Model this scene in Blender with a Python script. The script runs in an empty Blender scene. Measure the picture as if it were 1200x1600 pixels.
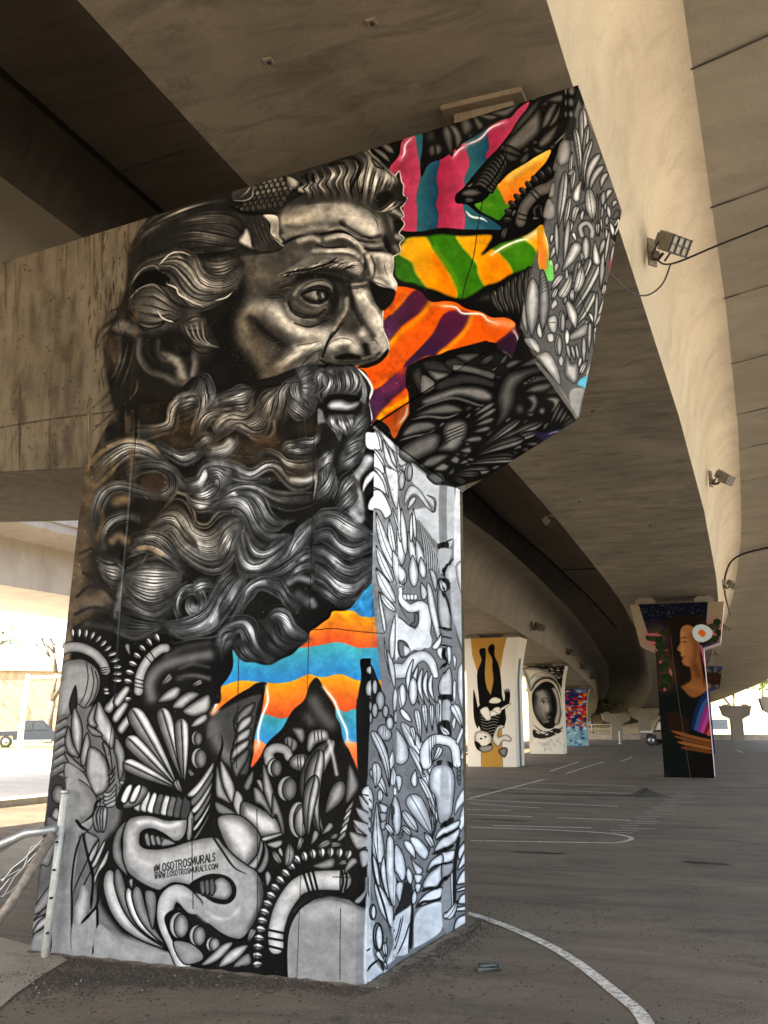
import bpy, bmesh, math, random
import numpy as np
from mathutils import Vector, Matrix
random.seed(4)
R_ = math.radians
scene = bpy.context.scene

# ------------------------------------------------------------------ camera
PITCH, ROLL, YAW = 0.2987, -0.0031, -0.3525
cyw, syw = math.cos(YAW), math.sin(YAW)
fwd = Vector((syw * math.cos(PITCH), cyw * math.cos(PITCH), math.sin(PITCH)))
rgt = Vector((cyw, -syw, 0)); up = rgt.cross(fwd)
r2 = rgt * math.cos(ROLL) + up * math.sin(ROLL); u2 = up * math.cos(ROLL) - rgt * math.sin(ROLL)
cd = bpy.data.cameras.new("camera"); cam = bpy.data.objects.new("camera", cd); scene.collection.objects.link(cam)
m = Matrix.Identity(4)
for i in range(3): m[i][0], m[i][1], m[i][2] = r2[i], u2[i], -fwd[i]
m[0][3], m[1][3], m[2][3] = 2.6248, -5.8765, 1.6
cam.matrix_world = m
cd.sensor_fit = 'VERTICAL'; cd.sensor_height = 36; cd.sensor_width = 27; cd.lens = 36 * 1436.05 / 1600
cd.shift_x = -73.92 / 1600; cd.shift_y = -125.75 / 1600
cd.clip_start = .05; cd.clip_end = 3000
scene.camera = cam

# ------------------------------------------------------------------ daylight
SUN_EL, SUN_AZ = R_(50), R_(205)        # azimuth measured clockwise from +Y
w = bpy.data.worlds.new("World"); scene.world = w; w.use_nodes = True
nt = w.node_tree; sky = nt.nodes.new("ShaderNodeTexSky"); sky.sky_type = 'NISHITA'; sky.sun_disc = False
sky.sun_elevation = SUN_EL; sky.sun_rotation = SUN_AZ; sky.dust_density = 2.5; sky.air_density = 1.0
bg = nt.nodes["Background"]; nt.links.new(sky.outputs[0], bg.inputs[0]); bg.inputs[1].default_value = .15
ld = bpy.data.lights.new("sun", 'SUN'); ld.energy = 4.5; ld.angle = R_(.5); ld.color = (1, .93, .82)
sun = bpy.data.objects.new("sun", ld); scene.collection.objects.link(sun)
sdir = Vector((math.sin(SUN_AZ) * math.cos(SUN_EL), math.cos(SUN_AZ) * math.cos(SUN_EL), math.sin(SUN_EL)))
sun.rotation_euler = sdir.to_track_quat('Z', 'Y').to_euler(); sun.location = (0, 0, 30)
scene.view_settings.view_transform = 'Standard'; scene.view_settings.look = 'None'
scene.view_settings.gamma = 1; scene.view_settings.exposure = 2.85
try:
    scene.view_settings.use_white_balance = True; scene.view_settings.white_balance_temperature = 7350; scene.view_settings.white_balance_tint = 12
except Exception: pass
try:
    scene.cycles.use_denoising = True; scene.cycles.max_bounces = 10; scene.cycles.diffuse_bounces = 6
    scene.cycles.sample_clamp_indirect = 8
except Exception: pass

# ---------------------------------------------------------------- spray-paint engine
# Murals are painted with numpy on a flat sheet, then laid on the wall faces as textures.
class Sheet:
    def __init__(s, x0, y0, x1, y1, k, bg=(0, 0, 0), a=0.0):
        s.x0, s.y0, s.k = x0, y0, k
        s.W, s.H = int((x1 - x0) * k), int((y1 - y0) * k)
        s.c = np.empty((s.H, s.W, 3), np.float32); s.c[:] = bg
        s.a = np.full((s.H, s.W), a, np.float32)
        s.clip = None; s.under = False
        s.tf = None            # optional (x0, y0, scale): points given in an enlarged working crop
        s.rg = np.random.RandomState(5)
    def pts(s, p):
        p = np.asarray(p, np.float32).reshape(-1, 2)
        if s.tf: p = p / s.tf[2] + np.array([s.tf[0], s.tf[1]], np.float32)
        return (p - np.array([s.x0, s.y0], np.float32)) * s.k
    def w(s, v):
        return v * s.k / (s.tf[2] if s.tf else 1.0)
    def box(s, p, m):
        xa = max(0, int(p[:, 0].min() - m)); xb = min(s.W, int(p[:, 0].max() + m) + 2)
        ya = max(0, int(p[:, 1].min() - m)); yb = min(s.H, int(p[:, 1].max() + m) + 2)
        if xb <= xa or yb <= ya: return None
        Y, X = np.mgrid[ya:yb, xa:xb].astype(np.float32)
        return xa, xb, ya, yb, X + .5, Y + .5
    def put(s, b, col, al):
        xa, xb, ya, yb = b[:4]
        if s.clip is not None: al = al * s.clip[ya:yb, xa:xb]
        al = np.clip(al, 0, 1)
        if np.ndim(col) == 1: col = np.asarray(col, np.float32)[None, None]
        t = s.c[ya:yb, xa:xb]
        t += (col - t) * al[..., None]
        t2 = s.a[ya:yb, xa:xb]
        t2 += (1 - t2) * al

TONE = [1.0, .96, .90]
def set_tone(*c): TONE[:] = c
def tone(v):
    if np.ndim(v) == 0: return np.array(TONE, np.float32) * v
    v = np.asarray(v, np.float32)
    if v.ndim == 1 and len(v) == 3: return v
    return v[..., None] * np.array(TONE, np.float32)

def smooth(p, closed=False, n=6):
    p = np.asarray(p, np.float32)
    if len(p) < 3 and not closed: return p
    q = np.vstack([p[-1], p, p[0], p[1]]) if closed else np.vstack([2 * p[0] - p[1], p, 2 * p[-1] - p[-2]])
    t = np.linspace(0, 1, n, endpoint=False)[:, None]
    out = []
    for i in range(1, len(q) - 2):
        a, b, c, d = q[i - 1], q[i], q[i + 1], q[i + 2]
        out.append(.5 * ((2 * b) + (c - a) * t + (2 * a - 5 * b + 4 * c - d) * t ** 2 + (-a + 3 * b - 3 * c + d) * t ** 3))
    out = np.vstack(out)
    return out if closed else np.vstack([out, p[-1]])

def dist(X, Y, p, closed=False):
    """distance to the polyline and the parameter 0..1 along it"""
    a = p if closed else p[:-1]
    b = np.roll(p, -1, 0) if closed else p[1:]
    L = np.sqrt(((b - a) ** 2).sum(1)) + 1e-6
    cum = np.concatenate([[0], np.cumsum(L)])
    best = np.full(X.shape, 1e9, np.float32); T = np.zeros(X.shape, np.float32)
    for i in range(len(a)):
        dx, dy = (b[i] - a[i]); l2 = L[i] ** 2
        t = np.clip(((X - a[i, 0]) * dx + (Y - a[i, 1]) * dy) / l2, 0, 1)
        d = (X - a[i, 0] - t * dx) ** 2 + (Y - a[i, 1] - t * dy) ** 2
        m = d < best
        best = np.where(m, d, best); T = np.where(m, (cum[i] + t * L[i]) / cum[-1], T)
    return np.sqrt(best), T

def inside(X, Y, p):
    r = np.zeros(X.shape, bool)
    x2, y2 = p[-1]
    for x1, y1 in p:
        if y1 != y2:
            r ^= ((y1 > Y) != (y2 > Y)) & (X < (x2 - x1) * (Y - y1) / (y2 - y1) + x1)
        x2, y2 = x1, y1
    return r

def sdist(s, poly, m, sm=True):
    p = s.pts(poly)
    if sm: p = smooth(p, True, 5)
    b = s.box(p, m)
    if b is None: return None, None
    d, _ = dist(b[4], b[5], p, True)
    return b, np.where(inside(b[4], b[5], p), -d, d)

def fill(s, poly, v, soft=.7, a=1.0, sm=True, grad=None):
    """flat (or graded) area; grad = (x0, y0, x1, y1, colour at the far end)"""
    sw = s.w(soft)
    b, d = sdist(s, poly, sw + 2, sm)
    if b is None: return
    col = tone(v)
    if grad:
        g = s.pts([grad[:2], grad[2:4]]); e = g[1] - g[0]
        t = np.clip(((b[4] - g[0, 0]) * e[0] + (b[5] - g[0, 1]) * e[1]) / (e @ e), 0, 1)[..., None]
        col = tone(v) * (1 - t) + tone(grad[4]) * t
    s.put(b, col, np.clip(.5 - d / (2 * sw), 0, 1) * a)

def petal(s, poly, hi=.62, lo=.22, shade=7, line=1.6, ink=.03, sm=True, off=(0, 0), pw=1.0):
    """airbrushed cell: light in the middle, dark to the rim, inked outline"""
    b, d = sdist(s, poly, s.w(line) + 3, sm)
    if b is None: return
    dep = -d
    sh = max(.5, min(s.w(shade), float(dep.max()) * .95))
    if off != (0, 0):
        n = np.sqrt(off[0] ** 2 + off[1] ** 2); cx, cy = s.pts(poly).mean(0)
        R = max(1, float(dep.max()) * 2)
        bias = ((b[4] - cx) * off[0] + (b[5] - cy) * off[1]) / (n * R) * n
    else: bias = 0
    t = np.clip(dep / sh + bias, 0, 1)
    t = (t * t * (3 - 2 * t)) ** pw
    s.put(b, tone(lo + (hi - lo) * t), np.clip(dep / 1.0 + .5, 0, 1))
    if line > 0:
        s.put(b, tone(ink), np.clip((s.w(line) * .5 - np.abs(d)) / 1.0 + .5, 0, 1))

def line(s, path, w, v, a=1.0, taper=(.25, .25), soft=.5, sm=True):
    """brush line with tapered ends"""
    p = s.pts(path)
    if sm: p = smooth(p, False, 6)
    ww = s.w(w) * .5
    b = s.box(p, ww + 3)
    if b is None: return
    d, T = dist(b[4], b[5], p)
    wt = np.ones_like(T)
    if taper[0] > 0: wt = np.minimum(wt, np.sqrt(np.clip(T / taper[0], 0, 1)))
    if taper[1] > 0: wt = np.minimum(wt, np.sqrt(np.clip((1 - T) / taper[1], 0, 1)))
    sf = max(.6, ww * soft)
    s.put(b, tone(v), np.clip((ww * wt - d) / sf + .5 * wt, 0, 1) * a * np.clip(wt * 3, 0, 1))

def soft(s, path, w, v, a=.8, pw=2.0):
    """wide soft spray stroke (Gaussian across)"""
    p = s.pts(path)
    if len(p) > 2: p = smooth(p, False, 5)
    if len(p) == 1: p = np.vstack([p, p + .01])
    ww = s.w(w) * .5
    b = s.box(p, ww * 2.2)
    if b is None: return
    d, _ = dist(b[4], b[5], p)
    s.put(b, tone(v), a * np.exp(-(d / ww) ** pw))

def tube(s, path, w0, w1=None, hi=.66, lo=.25, line_w=1.6, ink=.03, ends=True, pos=-.25, bands=()):
    """rounded hose along a path: bright ridge, dark flanks, inked rim and optional cross bands"""
    w1 = w0 if w1 is None else w1
    p = smooth(s.pts(path), False, 6)
    m = s.w(max(w0, w1)) * .5 + s.w(line_w) + 2
    b = s.box(p, m)
    if b is None: return
    d, T = dist(b[4], b[5], p)
    r = (s.w(w0) + (s.w(w1) - s.w(w0)) * T) * .5
    q = np.clip(d / r, 0, 1)
    t = np.sqrt(np.clip(1 - q * q, 0, 1))
    s.put(b, tone(lo + (hi - lo) * t ** 1.5), np.clip(r - d + .5, 0, 1))
    for t0, bw in bands:
        s.put(b, tone(ink), np.clip((bw * .5 - np.abs(T - t0)) * 200, 0, 1) * (d < r))
    if line_w > 0: s.put(b, tone(ink), np.clip(s.w(line_w) * .5 - np.abs(d - r) + .5, 0, 1))

def lock(s, A, B, n=9, hi=.7, lo=.05, w=2.2, base=.10, peak=.5, spread=.3, ends=(.25, .3), jit=.5, ba=.85):
    """lock of hair between two guide curves: dark base and many tapering strands lit along a ridge"""
    pa, pb = smooth(s.pts(A), False, 5), smooth(s.pts(B), False, 5)
    m = 22
    def rs(p):
        L = np.concatenate([[0], np.cumsum(np.sqrt(((p[1:] - p[:-1]) ** 2).sum(1)))]); t = np.linspace(0, L[-1], m)
        return np.stack([np.interp(t, L, p[:, 0]), np.interp(t, L, p[:, 1])], 1)
    pa, pb = rs(pa), rs(pb)
    hp = s.rg.uniform(.35, .65)
    if s.under:                               # first pass: dim hair filling the gaps round the lock
        c, h = (pa + pb) / 2, (pb - pa) / 2
        e0, e1 = c[0] - c[4], c[-1] - c[-5]
        for i in range(int(n * 1.6)):
            f = s.rg.uniform(-2.1, 2.1)
            q = np.vstack([c[0] + h[0] * f * .6 + e0 * .7, c + h * f, c[-1] + h[-1] * f * .6 + e1 * .7])
            strand(s, q, s.w(w) * s.rg.uniform(.6, 1.5), s.rg.uniform(.06, .46) * (hi / .7), (.3, .3), .55, .9)
        return
    tf = s.tf; k = s.k / (tf[2] if tf else 1.)
    back = lambda q: (q / s.k + np.array([s.x0, s.y0])) if not tf else ((q / s.k + np.array([s.x0 - tf[0], s.y0 - tf[1]])) * tf[2])
    ring = np.vstack([pa, pb[::-1]])
    if ba > 0: fill(s, back(ring), base, soft=2.0 * (tf[2] if tf else 1), a=ba, sm=False)
    wid = np.sqrt(((pa - pb) ** 2).sum(1)); wm = float(np.percentile(wid, 75))
    nb = max(3, min(7, n // 2))
    ridge = lambda f: np.exp(-((f - peak) / spread) ** 2)
    for i in range(nb):                       # rounded body of the lock
        f = (i + .5) / nb
        q = pa * (1 - f) + pb * f
        strand(s, q, wm / nb * 2.0, base + (hi - base) * .78 * ridge(f), (ends[0] * 1.3, ends[1] * 1.3), .85, 1.0, hp)
    for i in range(int(n * 1.5)):             # strands
        f = (i + .5) / (n * 1.5)
        f2 = f + s.rg.uniform(-.5, .5) * jit / n
        e0, e1 = s.rg.uniform(0, ends[0]), 1 - s.rg.uniform(0, ends[1])
        j0, j1 = int(e0 * (m - 1)), int(e1 * (m - 1)) + 1
        q = (pa * (1 - f2) + pb * f2)[j0:j1]
        if len(q) < 4: continue
        g = .25 + .75 * ridge(f)
        if i % 3 == 1: v, al = lo * .8, .75
        else: v, al = lo + (hi * 1.3 - lo) * g * s.rg.uniform(.6, 1.05), .7
        strand(s, q, s.w(w) * s.rg.uniform(.45, 1.15), v, (.4, .4), al, .5, hp)
    for q, al in ((pa, .8), (pb, .9)):        # inked edges
        strand(s, q, s.w(w) * .55, .02, (.3, .3), al, .6)

def strand(s, q, w, v, ends, a=.9, sf=.35, hp=None):
    b = s.box(q, w + 2)
    if b is None: return
    d, T = dist(b[4], b[5], q)
    env = np.minimum(1, np.minimum(T / max(ends[0], .02), (1 - T) / max(ends[1], .02)))
    env = np.clip(env, 0, 1)
    if hp is not None: v = v * (.55 + .75 * np.exp(-((T - hp) / .22) ** 2))
    s.put(b, tone(v), a * np.clip((w * .5 * (.25 + .75 * env) - d) / (w * sf + .4) + .5, 0, 1) * env ** .7)

def z(s, x0=0, y0=0, k=None):
    s.tf = (x0, y0, k) if k else None

def mask(s, poly, sm=True, soft_=.7):
    m = np.zeros((s.H, s.W), np.float32)
    b, d = sdist(s, poly, 3, sm)
    m[b[2]:b[3], b[0]:b[1]] = np.clip(.5 - d / (2 * s.w(soft_)), 0, 1)
    return m

def leafpts(b, t, w, bend=0., blunt=.62, n=15):
    """outline of a petal from its pointed base to its rounded tip"""
    b, t = np.array(b, float), np.array(t, float); d = t - b; L = np.hypot(*d); u = d / L; v = np.array([-u[1], u[0]])
    ts = np.sin(np.linspace(0, 1, n) * np.pi / 2)
    prof = np.where(ts < blunt, np.clip(np.sin(np.minimum(ts / blunt, 1) * np.pi / 2), 0, 1) ** .9, np.sqrt(np.clip(1 - ((ts - blunt) / (1 - blunt)) ** 2, 0, 1)))
    c = b + d * ts[:, None] + v * (bend * L * np.sin(ts * np.pi))[:, None]
    return np.vstack([c + v * (prof * w / 2)[:, None], (c - v * (prof * w / 2)[:, None])[::-1][1:-1]]), c

def leaf(s, b, t, w, hi=.62, lo=.22, bend=0., mid=True, blunt=.62, lw=4, half=0., lt=None):
    P, c = leafpts(b, t, w, bend, blunt)
    petal(s, P, hi, lo, w * .45, lw)
    if half:
        n = len(c); side = P[:n] if half > 0 else np.vstack([P[n:], P[:1]])[::-1]
        h = np.vstack([c, side[::-1]]) if half > 0 else np.vstack([c, side[::-1]])
        petal(s, h, lt or hi + .2, lo + .1, w * .3, 0)
    if mid or half: line(s, c, lw, .03, .95, (.05, .05))
    line(s, np.vstack([P, P[:1]]), lw, .03, .95, (0, 0))

def teeth(s, arc, n, L, w, hi=.8, lo=.3, flip=1):
    """row of small two-tone seeds standing on an arc"""
    p = smooth(np.asarray(arc, np.float32), False, 8)
    Ls = np.concatenate([[0], np.cumsum(np.sqrt(((p[1:] - p[:-1]) ** 2).sum(1)))])
    for k in range(n):
        q = np.array([np.interp(Ls[-1] * (k + .5) / n, Ls, p[:, i]) for i in (0, 1)])
        r = np.array([np.interp(min(Ls[-1], Ls[-1] * (k + .5) / n + 2), Ls, p[:, i]) for i in (0, 1)])
        u = (r - q) / (np.hypot(*(r - q)) + 1e-6); v = np.array([u[1], -u[0]]) * flip
        a, b = q - v * L * .5, q + v * L * .5
        P, c = leafpts(a, b, w, 0, .6, 7)
        petal(s, P, hi * .55, .1, w * .5, 0)
        petal(s, np.vstack([c, P[:7][::-1]]), hi, lo, w * .3, 0)
        line(s, c, max(2, w * .10), .03, .9, (0, 0))

def ball(s, x, y, rx, ry, hi=.62, lo=.2, lw=4, rot=0., cres=0, cv=.8):
    a = np.linspace(0, 2 * np.pi, 14)[:-1]; X, Y = rx * np.cos(a), ry * np.sin(a)
    P = np.stack([x + X * np.cos(rot) - Y * np.sin(rot), y + X * np.sin(rot) + Y * np.cos(rot)], 1)
    if cres:
        petal(s, P, cv, .4, rx * .7, lw)
        P2 = (P - [x, y]) * [.78, .9] + [x + cres * rx * .26, y + ry * .05]
        petal(s, P2, hi, lo, rx * .8, lw)
    else: petal(s, P, hi, lo, min(rx, ry), lw)
    line(s, np.vstack([P, P[:1]]), lw, .03, .9, (0, 0))

def fan(s, b, tips, w, hi=.62, lo=.2, half=-1, lt=.82, lw=4, blunt=.8, bend=0.):
    for t in tips:
        leaf(s, b, t[:2], t[2] if len(t) > 2 else w, hi, lo, bend if len(t) < 4 else t[3], True, blunt, lw, half, lt)

def pack(s, poly, n, rmax, rmin, thr, hi, lo, ang=90., asp=2.3, lw=1.4, seed=0, jit=18., shade=.8):
    """fill the empty ground inside an outline with small airbrushed cells, largest first"""
    rs = np.random.RandomState(seed); P = np.array(poly, np.float32)
    x0, y0, x1, y1 = P[:, 0].min(), P[:, 1].min(), P[:, 0].max(), P[:, 1].max()
    a8 = np.linspace(0, 2 * np.pi, 13)[:-1]
    pts = np.stack([rs.uniform(x0, x1, n), rs.uniform(y0, y1, n)], 1)
    pts = pts[inside(pts[:, 0], pts[:, 1], P)]
    L = s.c.mean(2)
    for r in np.geomspace(rmax, rmin, 7):
        for x, y in pts:
            an = np.radians((ang(x, y) if callable(ang) else ang) + rs.uniform(-jit, jit)); u = np.array([np.cos(an), -np.sin(an)]); v = np.array([u[1], -u[0]])
            ring = np.array([x, y]) + np.vstack([u * np.cos(t) * r * asp * 1.1 + v * np.sin(t) * r * 1.25 for t in a8] + [u * np.cos(t) * r * asp * .6 + v * np.sin(t) * r * .6 for t in a8[::2]] + [u * 0])
            if not inside(ring[:12, 0], ring[:12, 1], P).all(): continue
            q = s.pts(ring).astype(int); q[:, 0] = np.clip(q[:, 0], 0, s.W - 1); q[:, 1] = np.clip(q[:, 1], 0, s.H - 1)
            if s.c[q[:, 1], q[:, 0]].max() > thr: continue
            b, t = np.array([x, y]) - u * r * asp, np.array([x, y]) + u * r * asp
            if rs.rand() < .3: b, t = t, b
            leaf(s, b, t, r * 2, hi * rs.uniform(.85, 1.05), lo, rs.uniform(-.08, .08), rs.rand() < .45, rs.choice((.5, .65, .8)), lw, 0)

def tint(s, path, w, rgb, a=.8, add=0.):
    """glaze: multiplies the paint below by a colour"""
    p = s.pts(path); p = smooth(p, False, 4) if len(p) > 2 else p
    if len(p) == 1: p = np.vstack([p, p + .01])
    ww = s.w(w) * .5; b = s.box(p, ww * 2.2)
    if b is None: return
    d, _ = dist(b[4], b[5], p); g = (a * np.exp(-(d / ww) ** 2))[..., None]
    t = s.c[b[2]:b[3], b[0]:b[1]]
    t *= 1 - g + g * np.array(rgb, np.float32); t += g * add * np.array(rgb, np.float32)
def paint_base(s):
    """near black ground of the painted part, fading into bare concrete on the beam"""
    z(s)
    fill(s, [(240,326),(300,300),(400,268),(500,240),(640,200),(640,700),(600,720),(600,1600),(0,1600),(60,1300),(100,1100),(118,950),(128,800),(165,700),(180,650),(168,600),(160,545),(176,500),(196,450),(200,400),(214,365)], .05, soft=3, sm=False)

def paint_head(s):
    R = s.rg
    z(s)
    z(s, 140, 450, 4)   # wisps of hair running out over the concrete
    for p, w in [([(230,170),(120,220),(50,300),(35,480)],26),([(250,260),(150,300),(110,420),(60,560)],22),([(260,330),(190,480),(150,620),(10,760)],34),
                 ([(300,420),(240,560),(160,690),(60,760)],40),([(300,600),(230,700),(120,800),(-20,930)],22),([(240,150),(160,240),(90,300),(40,400)],22),
                 ([(330,650),(260,730),(180,790),(60,880)],26),([(240,280),(140,350),(90,480)],14)]:
        line(s, p, w, .07, .9, (.1,.6), 1.2)
    soft(s, [(240,330),(240,560),(200,680)], 190, .08, .9)
    soft(s, [(340,480),(330,700)], 260, .06, .95)
    for p in [([(240,330),(215,450),(160,600)]),([(280,340),(250,480),(190,640)]),([(200,380),(170,500),(110,600)]),([(300,560),(290,640),(240,700)])]:
        line(s, p, 16, .26, .6, (.4,.5), 1.5); line(s, [(x-12,y+4) for x,y in p], 7, .02, .8, (.4,.5))
    set_tone(1.0, .965, .91)
    # ---- crown of scales, cap and side hair (crop 140,230 x4)
    z(s, 140, 230, 4)
    fill(s, [(240,640),(330,520),(400,420),(560,390),(740,330),(880,330),(1010,420),(1030,620),(960,700),(700,680),(480,640),(330,700),(260,780)], .09, soft=12)
    for k in range(11):
        f = k / 10.
        line(s, [(250+30*f,660-30*f),(330+60*f,520),(430+90*f,420-10*f),(620+100*f,345+10*f)], 7, .06+.30*(k%3==0), .7, (.3,.5))
    for k in range(16):
        f = k / 15.
        line(s, [(560+R.uniform(-30,60),470+190*f),(720,450+200*f+R.uniform(-8,8)),(850,470+170*f),(960+20*f,560+50*f)], R.uniform(5,12), R.uniform(.10,.34), .55, (.5,.3), 1.2)
    for A, B in [([(250,640),(340,520),(450,430),(600,400)],[(270,690),(370,560),(480,470),(620,450)]),([(560,440),(700,420),(860,420),(980,480)],[(560,500),(700,480),(860,480),(990,540)]),([(480,560),(640,520),(800,540),(960,590)],[(470,620),(640,590),(800,610),(960,630)])]: lock(s, A, B, 9, .34, .06, 12, .10, .4, .5)
    soft(s, [(700,480),(860,470)], 60, .24, .3); soft(s, [(500,560),(620,560)], 70, .10, .6)
    fill(s, [(985,520),(1028,628),(940,590),(965,540)], .72, soft=12)
    lock(s, [(330,500),(520,400),(740,330),(860,330)], [(345,520),(560,420),(750,360),(870,345)], 4, .42, .1, 9)
    # fish-like scales
    z(s, 380, 220, 4.286)
    fill(s, [(-60,320),(0,250),(240,225),(330,210),(380,300),(330,390),(230,480),(0,480),(-120,430)], .07, soft=5)
    for r in range(7):
        for c in range(9):
            x = 20 + c*37 + (r % 2)*18 - r*4; y = 265 + r*33 - c*6
            if inside(np.array([[x]]), np.array([[y]]), [(-40,300),(60,268),(250,225),(330,300),(300,400),(230,470),(0,470),(-120,430)])[0,0]:
                v = .40 if r < 4 else .2
                petal(s, [(x-12,y-20),(x+10,y-22),(x+17,y),(x+6,y+22),(x-10,y+22),(x-18,y)], v*R.uniform(.7,1), .12, 16, 4, .02)
                line(s, [(x-10,y+12),(x-12,y-6),(x-2,y-16)], 4, v+.18, .8)
    petal(s, [(290,225),(340,215),(372,260),(370,310),(330,320),(300,300)], .55, .25, 30, 0)
    petal(s, [(360,310),(400,295),(450,310),(455,340),(410,355),(365,345)], .5, .12, 22, 5)
    fill(s, [(-60,320),(40,295),(70,300),(50,370),(0,400),(-70,400)], .18, soft=4)
    for k in range(6): line(s, [(55-8*k,300+8*k),(20-8*k,350+6*k),(-30,385)], 6, .6 if k < 2 else .3, .7)
    line(s, [(68,295),(60,370),(10,400),(-70,398)], 7, .62, .9)
    # ---- crest of curls
    base = [(250,215),(520,130),(700,80),(830,45),(860,90),(905,130),(940,180),(975,215),(1012,238),(1045,203),(1060,270),(1075,300),(1072,360),(1098,385),(1070,435),(1055,450),(1078,500),(1060,520),(1080,560),(1045,618),(1078,650),(1048,690),(1055,742),(1000,778),(935,745),(900,640),(900,520),(800,440),(500,420),(300,440),(240,480),(330,400),(440,330),(330,250)]
    fill(s, base, .13, soft=4)
    # light rim of the crest
    line(s, base[3:24], 7, .80, .9, (0,0), .6)
    cols = [(395,215,430,400),(440,190,480,405),(490,170,545,400),(545,150,600,405),(600,135,655,410),(655,120,700,415),(705,105,745,420),(750,90,790,430)]
    for i, (x0, y0, x1, y1) in enumerate(cols):
        sw = 20 + 2*i
        lock(s, [(x0,y0),(x0+sw+18,y0+70),(x0+sw*.4,(y0+y1)/2+12),(x1-14,y1-60),(x1-2,y1)], [(x0+44,y0-6),(x0+sw+62,y0+66),(x0+sw*.4+46,(y0+y1)/2+6),(x1+34,y1-60),(x1+34,y1)], 7, .60 + .02*i, .06, 15, .12, .45, .42, (.3,.3))
    for p, w in [([(620,130),(720,110),(780,160),(760,240),(720,330),(745,400)],24),([(430,210),(420,240),(440,290)],22),([(470,215),(465,260),(490,290)],20),([(560,170),(620,150),(690,150)],26),([(850,250),(800,330),(810,430)],26),([(390,230),(400,260)],16)]:
        line(s, p, w, .03, .95, (.2,.4), 1)
    for A, B in [([(780,55),(830,120),(810,260),(790,420)],[(835,60),(880,150),(850,280),(825,430)]),([(840,80),(895,150),(870,260),(840,400)],[(885,110),(930,190),(900,300),(860,430)]),([(890,130),(940,200),(930,280),(900,340)],[(930,170),(985,230),(960,290),(930,350)]),([(940,190),(990,230),(985,290),(960,330)],[(980,215),(1020,260),(1010,300),(985,340)])]:
        lock(s, A, B, 8, .72, .1, 15, .2, .55, .5, (.15,.3))
    soft(s, [(860,140),(930,220),(1000,270)], 60, .62, .6)
    fill(s, [(890,380),(950,335),(1005,360),(1000,410),(950,450),(900,440)], .05, soft=14)
    lock(s, [(860,450),(930,460),(1010,400),(1090,370)], [(900,490),(960,480),(1040,440),(1095,400)], 5, .72, .2, 16)
    line(s, [(1000,440),(1040,400),(1090,395)], 12, .06, .8)
    fill(s, [(1000,540),(1050,525),(1072,560),(1035,605),(1005,580)], .07, soft=8)
    soft(s, [(1010,470),(1060,500)], 34, .60, .8); soft(s, [(1030,640),(1060,655)], 36, .55, .8); soft(s, [(1020,710),(1040,740)], 36, .42, .8)
    fill(s, [(935,640),(965,640),(990,740),(960,752),(935,730)], .02, soft=8)
    line(s, [(905,500),(930,560),(930,640)], 30, .22, .8, (.3,.3), 1.4)
    line(s, [(960,490),(990,540),(1000,620)], 26, .30, .8, (.3,.3), 1.4)
    # ear-flap of the cap
    z(s, 360, 300, 4)
    fill(s, [(0,120),(90,150),(230,145),(250,200),(250,260),(330,330),(250,370),(140,350),(120,240),(60,160)], .14, soft=5)
    for k in range(9): line(s, [(110+16*k,160),(150+13*k,250),(190+14*k,340)], 9, .20 if k%2 else .09, .6, soft=1.4)
    fill(s, [(205,145),(290,150),(303,215),(305,270),(333,318),(328,340),(270,290),(248,255),(250,200)], .78, soft=3, grad=(300,160,250,200,.55))
    line(s, [(205,145),(245,200),(250,262),(300,305),(330,338)], 6, .05, .9)
    line(s, [(0,90),(100,130),(300,130)], 16, .02, .9, (0,0))
    # ------------------------------------------------ face
    face = [(90,400),(250,380),(335,330),(320,130),(400,80),(560,70),(760,75),(880,130),(930,230),(960,330),(1000,385),(1018,400),(1018,470),(1012,520),(1040,575),(1028,620),(1010,690),(955,740),(952,850),(985,930),(992,985),(960,1040),(880,1085),(700,1080),(640,1060),(560,1090),(420,1150),(340,1200),(-60,1300),(-160,1000),(-140,700),(-60,560),(40,420)]
    fill(s, face, .20, soft=5)
    fill(s, [(-200,420),(60,430),(110,600),(60,760),(60,950),(200,1150),(100,1290),(-300,1150)], .05, soft=36)
    soft(s, [(150,470),(200,560)], 170, .30, .55); soft(s, [(110,440),(170,440)], 70, .36, .5)
    soft(s, [(360,420),(280,520),(300,620)], 130, .22, .6)
    # forehead
    soft(s, [(350,190),(480,160),(640,130),(790,150),(890,220)], 120, .60, .95)
    soft(s, [(400,120),(560,90),(720,90)], 40, .45, .5)
    soft(s, [(760,170),(860,210),(890,250)], 105, .66, .9)
    soft(s, [(350,215),(500,225),(640,205),(700,190)], 38, .27, .85)
    soft(s, [(690,190),(760,240),(860,285),(935,275)], 28, .13, .85)
    soft(s, [(330,275),(430,250),(520,225),(600,225)], 40, .48, .85)
    soft(s, [(620,235),(700,222),(770,262),(850,288)], 22, .50, .9)
    soft(s, [(560,262),(680,246),(740,262),(800,305),(900,310)], 16, .12, .9)
    soft(s, [(330,320),(410,283),(540,262)], 17, .08, .95)
    soft(s, [(430,305),(500,285),(550,300)], 38, .58, .9)
    soft(s, [(600,292),(700,272),(790,315),(835,380),(835,430)], 34, .60, .92)
    soft(s, [(540,325),(600,350),(700,338),(770,350)], 18, .16, .85)
    soft(s, [(520,370),(650,362),(750,366),(800,400)], 34, .58, .92)
    soft(s, [(820,320),(880,335),(945,328)], 26, .48, .9); soft(s, [(840,352),(900,368),(948,362)], 12, .08, .9)
    soft(s, [(430,380),(520,400)], 60, .34, .6)
    # brow of the far side and root of the nose
    fill(s, [(860,385),(950,380),(1016,402),(1016,470),(1010,520),(1036,575),(1022,612),(960,600),(900,560),(870,480)], .60, soft=10)
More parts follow.
